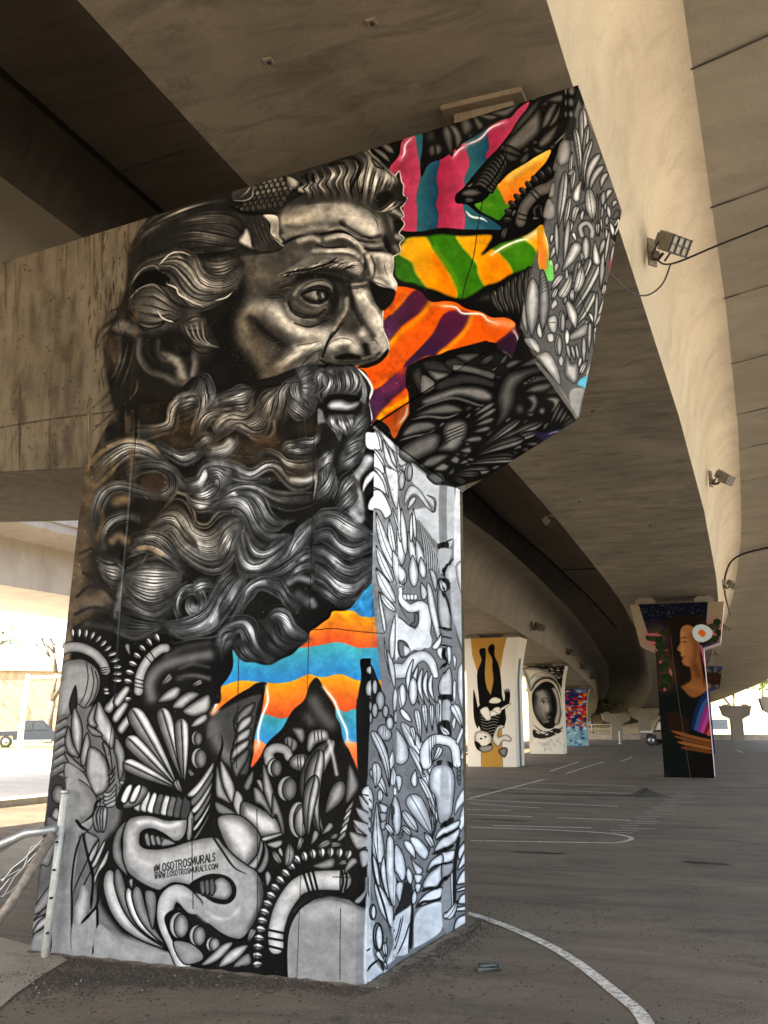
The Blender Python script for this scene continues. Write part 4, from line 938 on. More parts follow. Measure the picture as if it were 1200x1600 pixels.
    soft(s, [(640,480),(740,560),(820,580)], 36, .40, .7); soft(s, [(1080,720),(1190,780),(1270,780),(1330,720)], 26, .72, .9); soft(s, [(1290,520),(1370,620),(1340,780),(1220,840)], 110, .52, .5); soft(s, [(1460,560),(1470,700),(1400,840)], 50, .14, .7); soft(s, [(940,320),(1040,300)], 20, .36, .5)
    s.clip = None
    petal(s, [(708,290),(720,240),(780,222),(850,250),(920,300),(940,318),(860,340),(760,345),(715,325)], .05, .02, 10, 10)
    for k in range(5): petal(s, [(735+34*k,262+6*k),(760+34*k,250+8*k),(775+34*k,325-4*k),(748+34*k,322)], .42, .16, 12, 4)
    petal(s, [(860,280),(930,310),(900,325),(840,330)], .46, .24, 16, 4)
    # crop 300,1260 : hose end, arch
    z(s, 300, 1260, 4)
    line(s, [(130,200),(190,290),(260,385),(350,430)], 14, .03, .9, (0,.5)); line(s, [(-110,600),(0,660),(100,745),(200,812),(290,838),(390,840)], 12, .03, 1, (0,.2))
    tube(s, [(0,620),(-60,560),(-110,545),(-160,590),(-175,680),(-160,760),(-120,850),(-60,1000)], 120, 96, .68, .34, 7)
    fill(s, [(-70,570),(20,590),(110,660),(90,730),(0,660),(-50,640)], .54, soft=12)
    petal(s, [(-20,490),(60,440),(140,425),(220,445),(265,500),(260,570),(210,610),(130,600),(60,555),(0,530)], .04, .02, 10, 6)
    petal(s, [(130,470),(180,445),(230,480),(245,540),(210,585),(150,580),(100,560),(130,520)], .56, .30, 36, 5)
    for k in range(3): petal(s, [(40+32*k,480-8*k),(68+30*k,465-4*k),(80+30*k,520),(62+30*k,560),(50+28*k,545)], .30, .12, 12, 5)
    fill(s, [(-180,700),(-100,640),(-60,690),(60,780),(160,850),(230,860),(200,900),(120,960),(20,1020),(-60,900),(-120,860)], .04, soft=4)
    z(s, 40, 1240, 4)
    ball(s, 952, 826, 62, 84, .54, .26, 8, 0, 1, .86); ball(s, 1068, 890, 54, 68, .52, .26, 8, 0, 1, .86); ball(s, 1165, 945, 46, 50, .5, .24, 8, 0, 1, .86)
    petal(s, [(915,930),(1020,935),(1100,1000),(1090,1050),(980,1065)], .50, .38, 50, 8)
    z(s, 300, 1260, 4)
    petal(s, [(50,995),(110,930),(190,860),(250,855),(200,930),(120,985)], .62, .25, 26, 6); petal(s, [(160,1005),(200,930),(270,880),(345,870),(300,940),(230,990)], .66, .25, 30, 6); petal(s, [(250,1010),(290,950),(350,920),(360,990)], .46, .2, 26, 6)
    teeth(s, [(410,1020),(405,960),(410,890),(418,820),(430,750),(445,680),(470,610),(500,540),(535,480),(575,430),(620,370),(660,330),(700,315),(755,300),(815,290),(880,290),(945,295),(1000,310)], 20, 66, 46, .85)
    soft(s, [(412,1025),(412,1030)], 10, .3, 0)
    ball(s, 1068, 320, 30, 60, .62, .2, 7)
    tube(s, [(520,880),(520,780),(560,640),(640,520),(720,475),(800,462),(930,462)], 100, 132, .70, .28, 7)
    petal(s, [(930,400),(975,410),(1000,460),(980,510),(930,540)], .5, .3, 26, 7)
    for q in [[(475,775),(590,800)],[(465,825),(585,845)],[(460,872),(570,900)],[(700,425),(740,560)],[(728,415),(765,550)],[(756,408),(790,545)],[(935,400),(945,470),(930,535)],[(960,405),(968,460),(955,525)]]: line(s, q, 15, .03, 1, (0,0))
    fill(s, [(300,1120),(300,1000),(400,1030),(470,940),(580,940),(590,1110)], .045, soft=4)
    fill(s, [(470,1065),(585,1080),(590,1110),(480,1095)], .55, soft=6)
    fill(s, [(585,1110),(580,900),(600,760),(660,650),(760,585),(870,565),(980,585),(1070,650),(1100,640),(1110,1150),(640,1130)], .47, soft=2, sm=False)
    soft(s, [(760,680),(870,640),(980,690)], 110, .62, .8); soft(s, [(640,660),(700,610),(860,575),(1000,610),(1060,650)], 26, .20, .6)
    line(s, [(585,1080),(582,900),(600,760),(660,650),(760,575),(870,548),(985,570),(1080,635),(1150,640)], 17, .03, 1, (0,0))
    petal(s, [(1020,590),(1060,530),(1065,450),(1095,455),(1090,540),(1050,600)], .46, .2, 22, 7)
    # crop 60,960: cuffs above the snake
    z(s, 40, 1240, 4)
    fill(s, [(560,90),(600,-60),(680,-110),(760,-60),(800,-10),(990,20),(1000,150),(880,165),(700,110)], .06, soft=3)
    for k in range(8):
        x = 690 + 42*k; petal(s, [(x-26,92+8*k),(x,20),(x+24,-30+10*k),(x+44,0+8*k),(x+24,110+6*k)], (.60,.66,.80,.30,.66,.34,.26,.2)[k], .18, 18, 6)
    petal(s, [(600,90),(640,-10),(700,-60),(760,-20),(700,70)], .42, .2, 30, 6)
    petal(s, [(585,40),(620,-40),(655,-60),(660,-30),(620,60)], .80, .3, 16, 7); petal(s, [(640,50),(670,-30),(705,-60),(715,-30),(680,50)], .80, .3, 16, 7)
    # signature lettering
    z(s)
    for txt, (x, y), h, sl, wd in (("@LOSOTROSMURALS", (239,1365), 12.6, -.205, 6.75), ("WWW.LOSOTROSMURALS.COM", (240,1374), 8.6, -.165, 4.72)):
        letters(s, txt, x, y, h, sl, wd)

GLY = {'L':[[(0,0),(0,1),(.8,1)]],'O':[[(.5,0),(.85,.15),(1,.5),(.85,.85),(.5,1),(.15,.85),(0,.5),(.15,.15),(.5,0)]],'S':[[(.9,.12),(.5,0),(.1,.2),(.3,.45),(.7,.55),(.9,.8),(.5,1),(.05,.85)]],
 'T':[[(0,0),(1,0)],[(.5,0),(.5,1)]],'R':[[(0,1),(0,0),(.6,0),(.85,.25),(.6,.5),(0,.5)],[(.45,.5),(.9,1)]],'M':[[(0,1),(.12,0),(.5,.75),(.88,0),(1,1)]],'U':[[(0,0),(0,.7),(.45,1),(.9,.7),(.9,0)]],
 'A':[[(0,1),(.5,0),(1,1)],[(.2,.62),(.8,.62)]],'W':[[(0,0),(.25,1),(.5,.2),(.75,1),(1,0)]],'C':[[(.9,.15),(.5,0),(.1,.2),(0,.5),(.1,.8),(.5,1),(.9,.85)]],'.':[[(.35,.95),(.45,.95)]],
 '@':[[(.7,.35),(.45,.3),(.3,.55),(.5,.75),(.7,.6),(.72,.3),(.75,.68),(.95,.6),(.95,.25),(.55,.02),(.1,.25),(.05,.7),(.4,1),(.8,.92)]]}
def letters(s, txt, x, y, h, sl, wd, v=.06):
    for ch in txt:
        cw = wd * (.55 if ch == '.' else 1.25 if ch in 'WM@' else .72 if ch == 'L' else .8 if ch == 'S' else 1)
        for st in GLY[ch]:
            line(s, [(x + px*cw*.80, y + (py-1)*h + px*cw*.8*sl) for px, py in st], h*.115, v, 1, (0,0), .35, False)
        x += cw; y += cw * sl

def side_face(s):
    set_tone(.985, .99, 1.0)
    z(s)
    W, LO, G = .92, .58, .43          # white cells, their rims, grey ground between
    fill(s, [(583,663),(640,715),(690,757),(728,740),(728,800),(740,1440),(690,1480),(566,1545),(568,1500),(570,1120),(600,1110),(580,905)], G, soft=1, sm=False)
    fill(s, [(570,1120),(611,1109),(603,1050),(598,960),(582,905),(640,900),(640,1120)], G, soft=1, sm=False)
    rs = np.random.RandomState(3)
    for k in range(900): soft(s, [(rs.uniform(585,735), rs.uniform(680,1520))], rs.uniform(1.5,4),   .50 if k%2 else .28, .4)
    P = lambda q, hi=W, lo=LO, sh=22, lw=7, ink=.07: petal(s, q, hi, lo, sh, lw, ink)
    z(s, 550, 650, 6)
    fill(s, [(425,350),(520,410),(600,470),(700,550),(840,650),(850,1160),(780,1150),(700,1050),(640,980),(560,900),(700,860),(800,880),(600,640)], .74, soft=8)
    for q in [[(125,160),(170,140),(195,150),(195,290),(130,290)],[(205,140),(245,180),(275,280),(250,320),(200,290)],[(195,345),(240,370),(290,460),(300,540),(240,500),(190,460)],[(180,520),(240,540),(310,640),(330,740),(260,690),(190,650)],
              [(200,700),(270,700),(330,790),(370,900),(350,940),(310,960),(270,890),(215,870),(140,870),(150,780)]]: P(q)
    for q in [[(210,125),(270,200),(285,330),(265,300),(245,200)],[(200,480),(270,520),(320,620),(345,770),(320,720),(290,620),(240,540)],[(190,300),(250,350),(300,440),(320,560),(300,480),(240,380)],[(100,650),(140,540),(190,490),(190,540),(140,640),(105,720)],
              [(420,500),(440,640),(430,860),(390,820),(330,600),(310,470),(360,490)],[(290,220),(340,330),(380,420),(430,520),(360,480),(310,400)],[(340,270),(400,380),(420,480),(370,420)],[(250,130),(330,190),(400,260),(420,350),(340,280)],
              [(430,350),(520,400),(530,440),(480,470),(430,420)],[(380,860),(420,960),(440,1060),(410,1000)]]: P(q, .72, .36, 20, 5)
    ball(s, 475, 600, 38, 95, .62, .4, 6, .05, 1, .84); ball(s, 548, 525, 36, 85, .62, .4, 6, .03, 1, .84)
    for b, t, w, bd in [((430,1470),(225,900),90,.04),((400,1280),(350,960),60,.03),((480,1400),(425,1060),90,-.05),((380,1560),(225,1210),76,.03),((350,1600),(225,1420),60,.03),((470,1180),(450,760),34,0),((520,1300),(480,860),60,0),((620,1450),(545,1080),70,0),((570,1180),(575,900),36,0),((690,1480),(620,1150),80,0),((610,1150),(590,860),34,0)]:
        leaf(s, t, b, w, W, .52, bd, bd > 0, .55, 5)
    for k in range(8): x=640+22*k; line(s, [(x,930+44*k),(x+40,1200+20*k),(x+60-4*k,1480)], 6, .12, .9)
    for k in range(7): x=652+22*k; line(s, [(x,960+44*k),(x+40,1210+20*k),(x+58-4*k,1470)], 9, .74, .8)
    P([(510,830),(520,720),(570,650),(650,690),(720,800),(780,900),(800,820),(760,760),(720,740),(800,780),(790,900),(720,860),(640,760),(580,740)], .78, .55, 24, 5)
    line(s, [(710,740),(780,780),(790,860),(770,900),(720,850)], 10, .2)
    fill(s, [(835,650),(895,650),(895,1190),(835,1180)], .48, soft=5); fill(s, [(895,640),(960,680),(950,1150),(895,1180)], .72, soft=4)
    fill(s, [(820,1200),(900,1180),(900,1250),(830,1250)], .04, soft=3); line(s, [(880,1180),(950,1150)], 12, .05); line(s, [(850,1500),(900,1400),(950,1330)], 22, .03)
    fill(s, [(975,670),(1060,720),(1055,1600),(955,1500),(955,900)], .84, soft=3, sm=False)
    fill(s, [(830,1250),(930,1250),(920,1330),(860,1480),(830,1400)], .66, soft=8); ball(s, 930, 1480, 60, 90, .76, .5, 5)
    z(s, 550, 880, 6)
    for b, t, w, bd in [((400,370),(225,50),100,.02),((480,260),(380,-120),110,-.03),((500,200),(440,0),90,-.05),((410,450),(260,270),60,.05),((600,220),(585,-80),90,0),((690,140),(660,-60),70,0)]: leaf(s, t, b, w, W, .52, bd, bd>0.01, .55, 5)
    for k in range(3): line(s, [(430+6*k,140+20*k),(480,175+22*k),(520,120+22*k)], 6, .12)
    # S-shaped serpents
    tube(s, [(470,240),(480,340),(560,420),(660,400),(700,470),(680,640),(640,740)], 40, 170, .90, .55, 6)
    fill(s, [(410,490),(470,520),(560,590),(620,620),(690,560),(760,700),(740,790),(640,790),(560,830),(450,880),(410,900),(400,700)], .86, soft=5)
    P([(600,460),(640,480),(640,560),(610,600),(560,580),(600,540)], .34, .18, 16, 6); line(s, [(410,490),(480,520),(560,590),(625,600)], 8, .12); line(s, [(470,240),(450,330),(490,450),(560,540)], 7, .15)
    P([(445,740),(480,722),(530,750),(560,830),(510,885),(460,860)], .40, .18, 26, 7); P([(500,770),(560,800),(560,840),(510,870)], .78, .5, 20, 3)
    tube(s, [(420,1010),(520,1000),(600,900),(690,870),(760,930),(800,1050)], 150, 60, .88, .5, 6)
    for k in range(4): line(s, [(480+38*k,270+16*k),(520+34*k,330+6*k),(600,360)], 7, .12); P([(490+36*k,300),(520+34*k,290),(540+30*k,330),(510+30*k,345)], .80,.5,10,4)
    P([(720,190),(760,230),(800,400),(850,700),(820,720),(770,560),(730,380)], .84, .5, 26, 6); P([(820,260),(860,250),(920,420),(925,620),(850,600),(820,440)], .66, .35, 34, 7)
    P([(745,60),(790,80),(815,160),(800,260),(770,180)], .7, .4, 20, 6)
    line(s, [(860,90),(890,20),(910,0)], 24, .03); fill(s, [(820,150),(900,150),(920,240),(840,240)], .06, soft=6); line(s, [(850,250),(900,380),(925,500)], 14, .03)
    for y in (600,680,760): line(s, [(835,y),(930,y+24)], 18 - (y>650)*5, .03, 1, (0,0))
    P([(815,800),(860,790),(870,870),(850,900),(815,850)], .82, .5, 20, 5); P([(890,800),(925,790),(930,900),(905,950)], .82, .5, 16, 5); line(s, [(880,780),(865,860),(890,930),(830,1000)], 22, .03)
    P([(835,1110),(920,980),(935,1240),(840,1230)], .78, .5, 34, 8); fill(s, [(835,1235),(935,1235),(935,1300),(835,1275)], .04, soft=3); P([(820,1300),(855,1290),(855,1480),(812,1450)], .8, .5, 16, 5); P([(865,1290),(930,1310),(920,1500),(865,1500)], .66, .5, 30, 5)
    for k in range(5): line(s, [(940+14*k,420+k*40),(990+10*k,700+30*k),(1055,820+26*k)], 8, .2)
    fill(s, [(930,20),(1000,20),(1050,260),(1055,800),(980,640),(930,400)], .72, soft=10, a=.8); P([(975,30),(1050,0),(1052,300),(1010,240)], .86, .6, 34, 4)
    P([(945,860),(980,900),(960,1000)], .8, .5, 14, 5); P([(1000,980),(1060,960),(1065,1380),(1010,1300),(990,1140)], .86, .6, 34, 5); P([(950,1110),(975,1120),(970,1300),(945,1250)], .82,.5,14,5)
    for k in range(5): leaf(s, (600+50*k,1330-6*k), (590+44*k,940+24*k-40*(k==0)), 44, W, .5, -.12, False, .6, 6)
    ball(s, 590, 1200, 42, 130, W, .55, 7); ball(s, 490, 1240, 38, 110, W, .5, 6); P([(450,1150),(470,1250),(490,1380),(455,1310)], .7,.4,10,4)
    for q in [[(400,1160),(430,1250),(400,1420),(380,1300)],[(330,810),(400,980),(400,1180),(350,1000)],[(350,700),(405,490),(400,850),(360,880)],[(300,700),(330,900),(340,1000),(310,850)],[(250,260),(290,420),(320,600),(300,640),(260,420)]]: P(q, .78, .4, 18, 5)
    # scale cells beside the stripes
    for x, y, w, h in [(150,1180,40,90),(215,1160,26,70),(265,1290,44,90),(160,1340,30,60),(215,1380,30,70),(315,1390,30,60),(160,1450,34,60),(350,1480,34,60),(410,1440,20,60),(145,1000,30,40)]: ball(s, x, y, w, h, .66, .4, 9)
    line(s, [(110,1060),(150,1040),(210,1020)], 12, .05); line(s, [(120,1240),(170,1260)], 16, .05)
    fill(s, [(75,920),(120,890),(170,900),(130,960),(110,1060),(100,1300),(60,1500),(50,1300),(90,1100)], .03, soft=2)
    z(s, 550, 1100, 6)
    fill(s, [(45,-40),(120,-20),(140,120),(130,400),(120,700),(90,760),(60,700),(45,400)], .04, soft=3)
    ball(s, 305, 270, 62, 80, .80, .45, 7, -.5); line(s, [(295,210),(290,310)], 5, .1); line(s, [(315,215),(310,320)], 5, .1)
    ball(s, 290, 450, 44, 110, .66, .4, 7, -.2); P([(380,430),(400,560),(350,630),(325,600)], .84,.5,22,6); ball(s, 355, 180, 36, 60, .8, .5, 7)
    leaf(s, (350,780), (190,250), 84, W, .5, .07, True, .8, 7); leaf(s, (330,870), (180,610), 90, W, .5, .04, True, .8, 7)
    for q in [[(380,590),(415,660),(400,760),(360,740)],[(390,780),(430,800),(420,860),(390,850)]]: P(q, .8, .5, 16, 6)
    for b, t, w, bd in [((720,1450),(490,170),130,.13),((770,1300),(560,400),76,.10),((800,1190),(650,690),60,.08),((660,360),(620,50),56,.02),((610,390),(575,210),44,.02),((720,270),(690,0),50,0),((770,250),(760,0),44,0),((820,250),(820,-20),36,0)]:
        leaf(s, b, t, w, W, .55, bd, True, .82, 6)
    ball(s, 425, 1045, 54, 185, .84, .55, 8, -.08); ball(s, 395, 1000, 10, 40, .5, .3, 0)
    for k in range(3): line(s, [(440,1240+18*k),(490,1200+24*k),(500,1140+30*k)], 6, .1)
    # arch and bulb
    fill(s, [(830,180),(910,160),(930,310),(830,300)], .05, soft=6)
    tube(s, [(710,560),(710,430),(780,340),(880,340),(960,400),(985,560)], 110, 80, .90, .52, 8)
    for x in (738,760,782,802): line(s, [(x,300),(x+6,560-(x-738))], 6, .1, .95, (0,0))
    fill(s, [(820,530),(930,545),(940,610),(880,590),(820,590)], .04, soft=3)
    P([(740,700),(770,600),(850,570),(930,600),(965,720),(950,900),(930,1040),(850,1120),(820,1040),(800,880),(750,800)], .88, .50, 60, 8); fill(s, [(850,580),(905,590),(905,1080),(850,1100)], .60, soft=10, a=.7)
    for k in range(4): line(s, [(650+6*k,520+34*k),(690,620+20*k),(730,640+10*k)], 7, .1); line(s, [(975,560+36*k),(1005,640+40*k),(1025,560+46*k)], 8, .1)
    for k in range(3): leaf(s, (815,1110), (730+36*k,880+60*k), 24, .7, .4, 0, False, .6, 4)
    for q in [[(935,180),(975,70),(985,90),(960,240)],[(975,350),(1030,210),(1045,260),(1000,370)],[(1015,500),(1070,350),(1080,500),(1030,520)],[(960,1040),(980,900),(1060,780),(1060,900),(1000,980)],[(1000,1100),(1060,920),(1070,1100),(1010,1200)],[(1040,640),(1075,560),(1065,700)]]: P(q, .84, .5, 24, 6)
    # leaves down the right
    for q in [[(800,1270),(830,1190),(930,1120),(1010,1090),(990,1160),(880,1220)],[(790,1380),(830,1290),(920,1220),(1010,1170),(980,1280),(880,1350)],[(770,1480),(830,1410),(960,1370),(950,1460),(850,1500)],[(1000,1400),(1070,1250),(1085,1290),(1030,1390)]]: P(q, .86, .55, 30, 9)
    line(s, [(800,1290),(870,1240),(960,1190),(1010,1150)], 22, .03, 1, (.3,.3)); line(s, [(780,1400),(870,1370),(960,1330)], 26, .03, 1, (.3,.3)); fill(s, [(850,1130),(940,1060),(950,1100),(860,1160)], .04, soft=4)
    fill(s, [(380,940),(395,1000),(380,1100)], .1)
    # combs at the corner and the tall leaves
    for k in range(3): P([(60-26*k,860+115*k),(110,900+110*k),(185,1010+100*k),(170,1080+92*k),(100,1030+100*k)], .62, .34, 24, 8)
    P([(80,830),(120,770),(180,800),(200,880),(190,990),(120,940)], .80, .55, 30, 8); line(s, [(80,845),(150,880),(190,930)], 12, .04)
    for q in [[(230,920),(260,1100),(300,1330),(290,1480),(230,1480),(190,1380),(200,1150)],[(360,940),(340,1200),(385,1310),(330,1480),(335,1200)]]: P(q, .84, .5, 34, 8)
    line(s, [(225,960),(235,1200),(245,1480)], 7, .06)
    for k in range(3): P([(255+6*k,930+90*k),(335-6*k,960+70*k),(320-6*k,1030+70*k),(290,1060+60*k),(270,1010+80*k)], .80 if k==0 else .6, .4, 24, 9)
    P([(400,1290),(460,1380),(500,1480),(480,1560),(400,1500)], .86, .6, 40, 8)
    z(s, 550, 1310, 6)
    fill(s, [(110,0),(180,0),(170,700),(210,780),(200,1000),(90,1390),(100,700),(120,300)], .62, soft=5)
    fill(s, [(105,680),(160,700),(180,850),(200,1100),(290,1250),(320,1230),(180,1330),(90,1400)], .76, soft=5)
    P([(60,140),(100,110),(140,150),(130,240),(80,280)], .62, .3, 30, 10); P([(20,590),(90,500),(95,380),(125,380),(120,500),(70,610)], .5,.25,20,8)
    line(s, [(155,350),(150,450),(160,560)], 10, .05); line(s, [(175,440),(180,520),(195,590)], 5,.08)
    for q in [[(195,150),(240,250),(260,400),(290,600),(230,470),(200,300)],[(300,170),(270,300),(300,460),(350,570),(330,400)],[(210,430),(290,480),(360,620),(385,640),(385,840),(300,740),(250,640)],[(330,0),(390,20),(400,300),(440,420),(400,640),(350,540),(320,300)],
              [(400,80),(440,60),(500,160),(525,330),(490,400),(440,330),(400,260)],[(570,180),(610,230),(680,290),(660,340),(620,340)],[(600,340),(680,350),(660,410),(620,420)],[(610,430),(665,430),(650,500),(620,500)],[(560,0),(640,0),(735,120),(700,200),(620,130)]]: P(q, .86, .6, 34, 9)
    line(s, [(200,0),(240,220),(300,480),(370,610)], 12, .05); line(s, [(185,0),(200,300),(300,640),(360,880),(370,920)], 20, .06)
    fill(s, [(440,400),(500,440),(560,380),(590,560),(500,700),(400,770),(390,720),(460,600)], .10, soft=5)
    for k in range(3): line(s, [(440+10*k,420+30*k),(500,430+20*k),(530-2*k,330+40*k)], 7, .08)
    ball(s, 195, 690, 30, 72, .86, .6, 10, 0, 1, .9); ball(s, 245, 925, 44, 130, .86, .6, 14, -.03, 1, .9)
    P([(295,1150),(330,930),(310,1090),(330,1220)], .8,.5,14,8); line(s, [(240,1120),(280,1180),(295,1250)], 24, .06)
    line(s, [(130,1060),(175,1030)], 14, .06); line(s, [(140,1250),(180,1190),(260,1130)], 20, .05)
    fill(s, [(385,780),(560,640),(600,640),(560,1050),(430,1110),(330,1180),(385,1000)], .78, soft=6)
    for x0, y0, x1, y1, w in [(480,740,385,1060,10),(500,720,390,1130,9),(560,790,435,1110,12),(415,780,390,880,9)]: line(s, [(x0,y0),((x0+x1)/2+12,(y0+y1)/2),(x1,y1)], w, .06, 1, (.1,.2))
    P([(590,560),(590,800),(560,1040),(545,1050),(560,800)], .08,.04,10,0); line(s, [(575,560),(585,700),(570,1050)], 26, .08, 1, (0,.1))
    fill(s, [(600,1000),(600,780),(640,680),(720,630),(860,610),(865,830),(780,930),(600,1030)], .80, soft=4)
    P([(630,640),(660,570),(740,500),(860,460),(850,560),(760,600)], .86, .6, 26, 12); P([(680,460),(720,350),(800,280),(860,250),(860,400),(800,470)], .84, .5, 44, 12); P([(720,320),(760,210),(860,150),(865,240),(790,260)], .86,.55,30,10); P([(860,250),(950,230),(950,290),(870,400)], .6,.4,30,8)
    line(s, [(610,660),(680,600),(760,590),(850,560),(870,470)], 26, .06, 1, (.1,.3)); line(s, [(660,500),(740,470),(820,460),(870,390),(940,330)], 30, .05, 1, (.1,.1)); line(s, [(760,150),(850,120),(960,60)], 28, .03, 1, (.2,.2))
    line(s, [(720,320),(800,260),(950,220)], 18, .04, 1, (.2,.2))
    fill(s, [(860,500),(940,350),(950,700),(950,880),(870,830)], .52, soft=5); P([(925,350),(955,360),(950,600),(940,700)], .84,.6,14,6)
    line(s, [(1000,0),(970,200),(960,400),(965,760)], 34, .06, 1, (0,.3))
    for q in [[(990,290),(1040,150),(1095,50),(1095,180),(1040,260)],[(980,420),(1020,330),(1098,260),(1098,400),(1000,430)],[(1000,100),(1090,0),(1090,40),(1010,200)],[(985,480),(1098,440),(1098,470),(985,500)],[(1000,610),(1020,540),(1098,510),(1098,600)],[(985,650),(1098,630),(1098,670),(985,680)],[(960,810),(1000,740),(1100,710),(1104,790),(970,860)]]: P(q, .84, .62, 26, 12)
    z(s)
    line(s, [(613,1120),(615,1300),(614,1500)], 1.2, .30, .5, (0,0))

def cap_front(s):
    set_tone(1.0, .97, .92)
    z(s, 580, 120, 3)
    for q, hi in [([(0,330),(60,350),(90,400),(50,380)],.34),([(40,310),(90,320),(110,360),(70,350)],.30),([(0,380),(30,400),(60,430),(20,420)],.34)]: petal(s, q, hi, .14, 20, 4)
    ball(s, 278, 278, 30, 34, .20, .08, 4); ball(s, 310, 340, 26, 28, .40, .12, 4); ball(s, 285, 345, 20, 30, .34, .1, 4, 0)
    for q in [[(330,250),(350,225),(380,250),(385,330),(375,370),(340,300)],[(360,225),(400,230),(430,290),(400,340),(385,280)],[(415,205),(450,190),(480,230),(465,265),(430,270)],[(475,190),(500,190),(530,230),(500,250)],[(500,180),(560,175),(610,180),(560,205)],[(560,170),(640,140),(700,120),(660,170),(620,190)]]: petal(s, q, .40, .14, 26, 5)
    # long leaf hands
    for q, hi in [([(625,330),(640,290),(720,200),(790,150),(800,240),(760,300),(690,350)],.40),([(650,280),(700,190),(790,100),(770,160),(700,240)],.28),([(640,320),(700,355),(690,370),(620,350)],.30),([(625,350),(690,380),(660,400),(620,380)],.28),
                  ([(780,310),(820,260),(880,220),(850,300),(800,335)],.42),([(795,240),(820,160),(880,100),(860,170),(830,230)],.40),([(830,230),(870,160),(890,120),(880,190),(850,230)],.38),([(755,330),(800,340),(820,340),(780,360)],.30),([(810,140),(900,70),(860,110)],.2),([(800,75),(890,50),(840,80)],.34),([(840,330),(905,262),(900,285),(850,330)],.5)]: petal(s, q, hi, .12, 34, 5)
    for k in range(9): petal(s, [(450+14*k,545-22*k),(500+12*k,510-18*k),(560+9*k,545-14*k),(570+8*k,525-18*k),(500+12*k,485-16*k)], .32, .10, 14, 5)
    line(s, [(500,560),(560,500),(620,400),(640,330)], 8, .02)
    # curl over the arm
    tube(s, [(700,680),(720,610),(780,540),(830,520),(860,500)], 54, 58, .40, .14, 5)
    for q in [[(745,540),(790,590)],[(765,530),(805,570)],[(690,640),(740,655)],[(690,665),(735,675)]]: line(s, q, 6, .03, 1, (0,0))
    teeth(s, [(640,690),(650,620),(700,550),(760,490),(800,460),(850,430)], 9, 46, 28, .36, .1)
    for q in [[(770,660),(765,620),(790,600)],[(800,655),(795,600)]]: line(s, q, 10, .22)
    # fan below green leaf
    petal(s, [(480,1050),(540,1010),(640,990),(620,1060),(560,1060)], .22, .06, 30, 4)
    for k in range(7): leaf(s, (620+26*k,1120+3*k), (560+34*k+10,1000-22*k), 44, .34, .10, -.05, True, .7, 5, 1, .46)
    # bright parts near the arris
    set_tone(1.0, .98, .95)
    petal(s, [(890,300),(930,290),(930,350),(900,420),(850,440),(870,350)], .48, .3, 30, 4); petal(s, [(830,560),(850,500),(865,520),(860,580)], .50, .35, 16, 3)
    z(s)
    # crack along the formwork joint
    line(s, [(757,300),(748,345),(740,400),(728,440),(722,466)], 1.6, .10, .75, (0,0), .4)

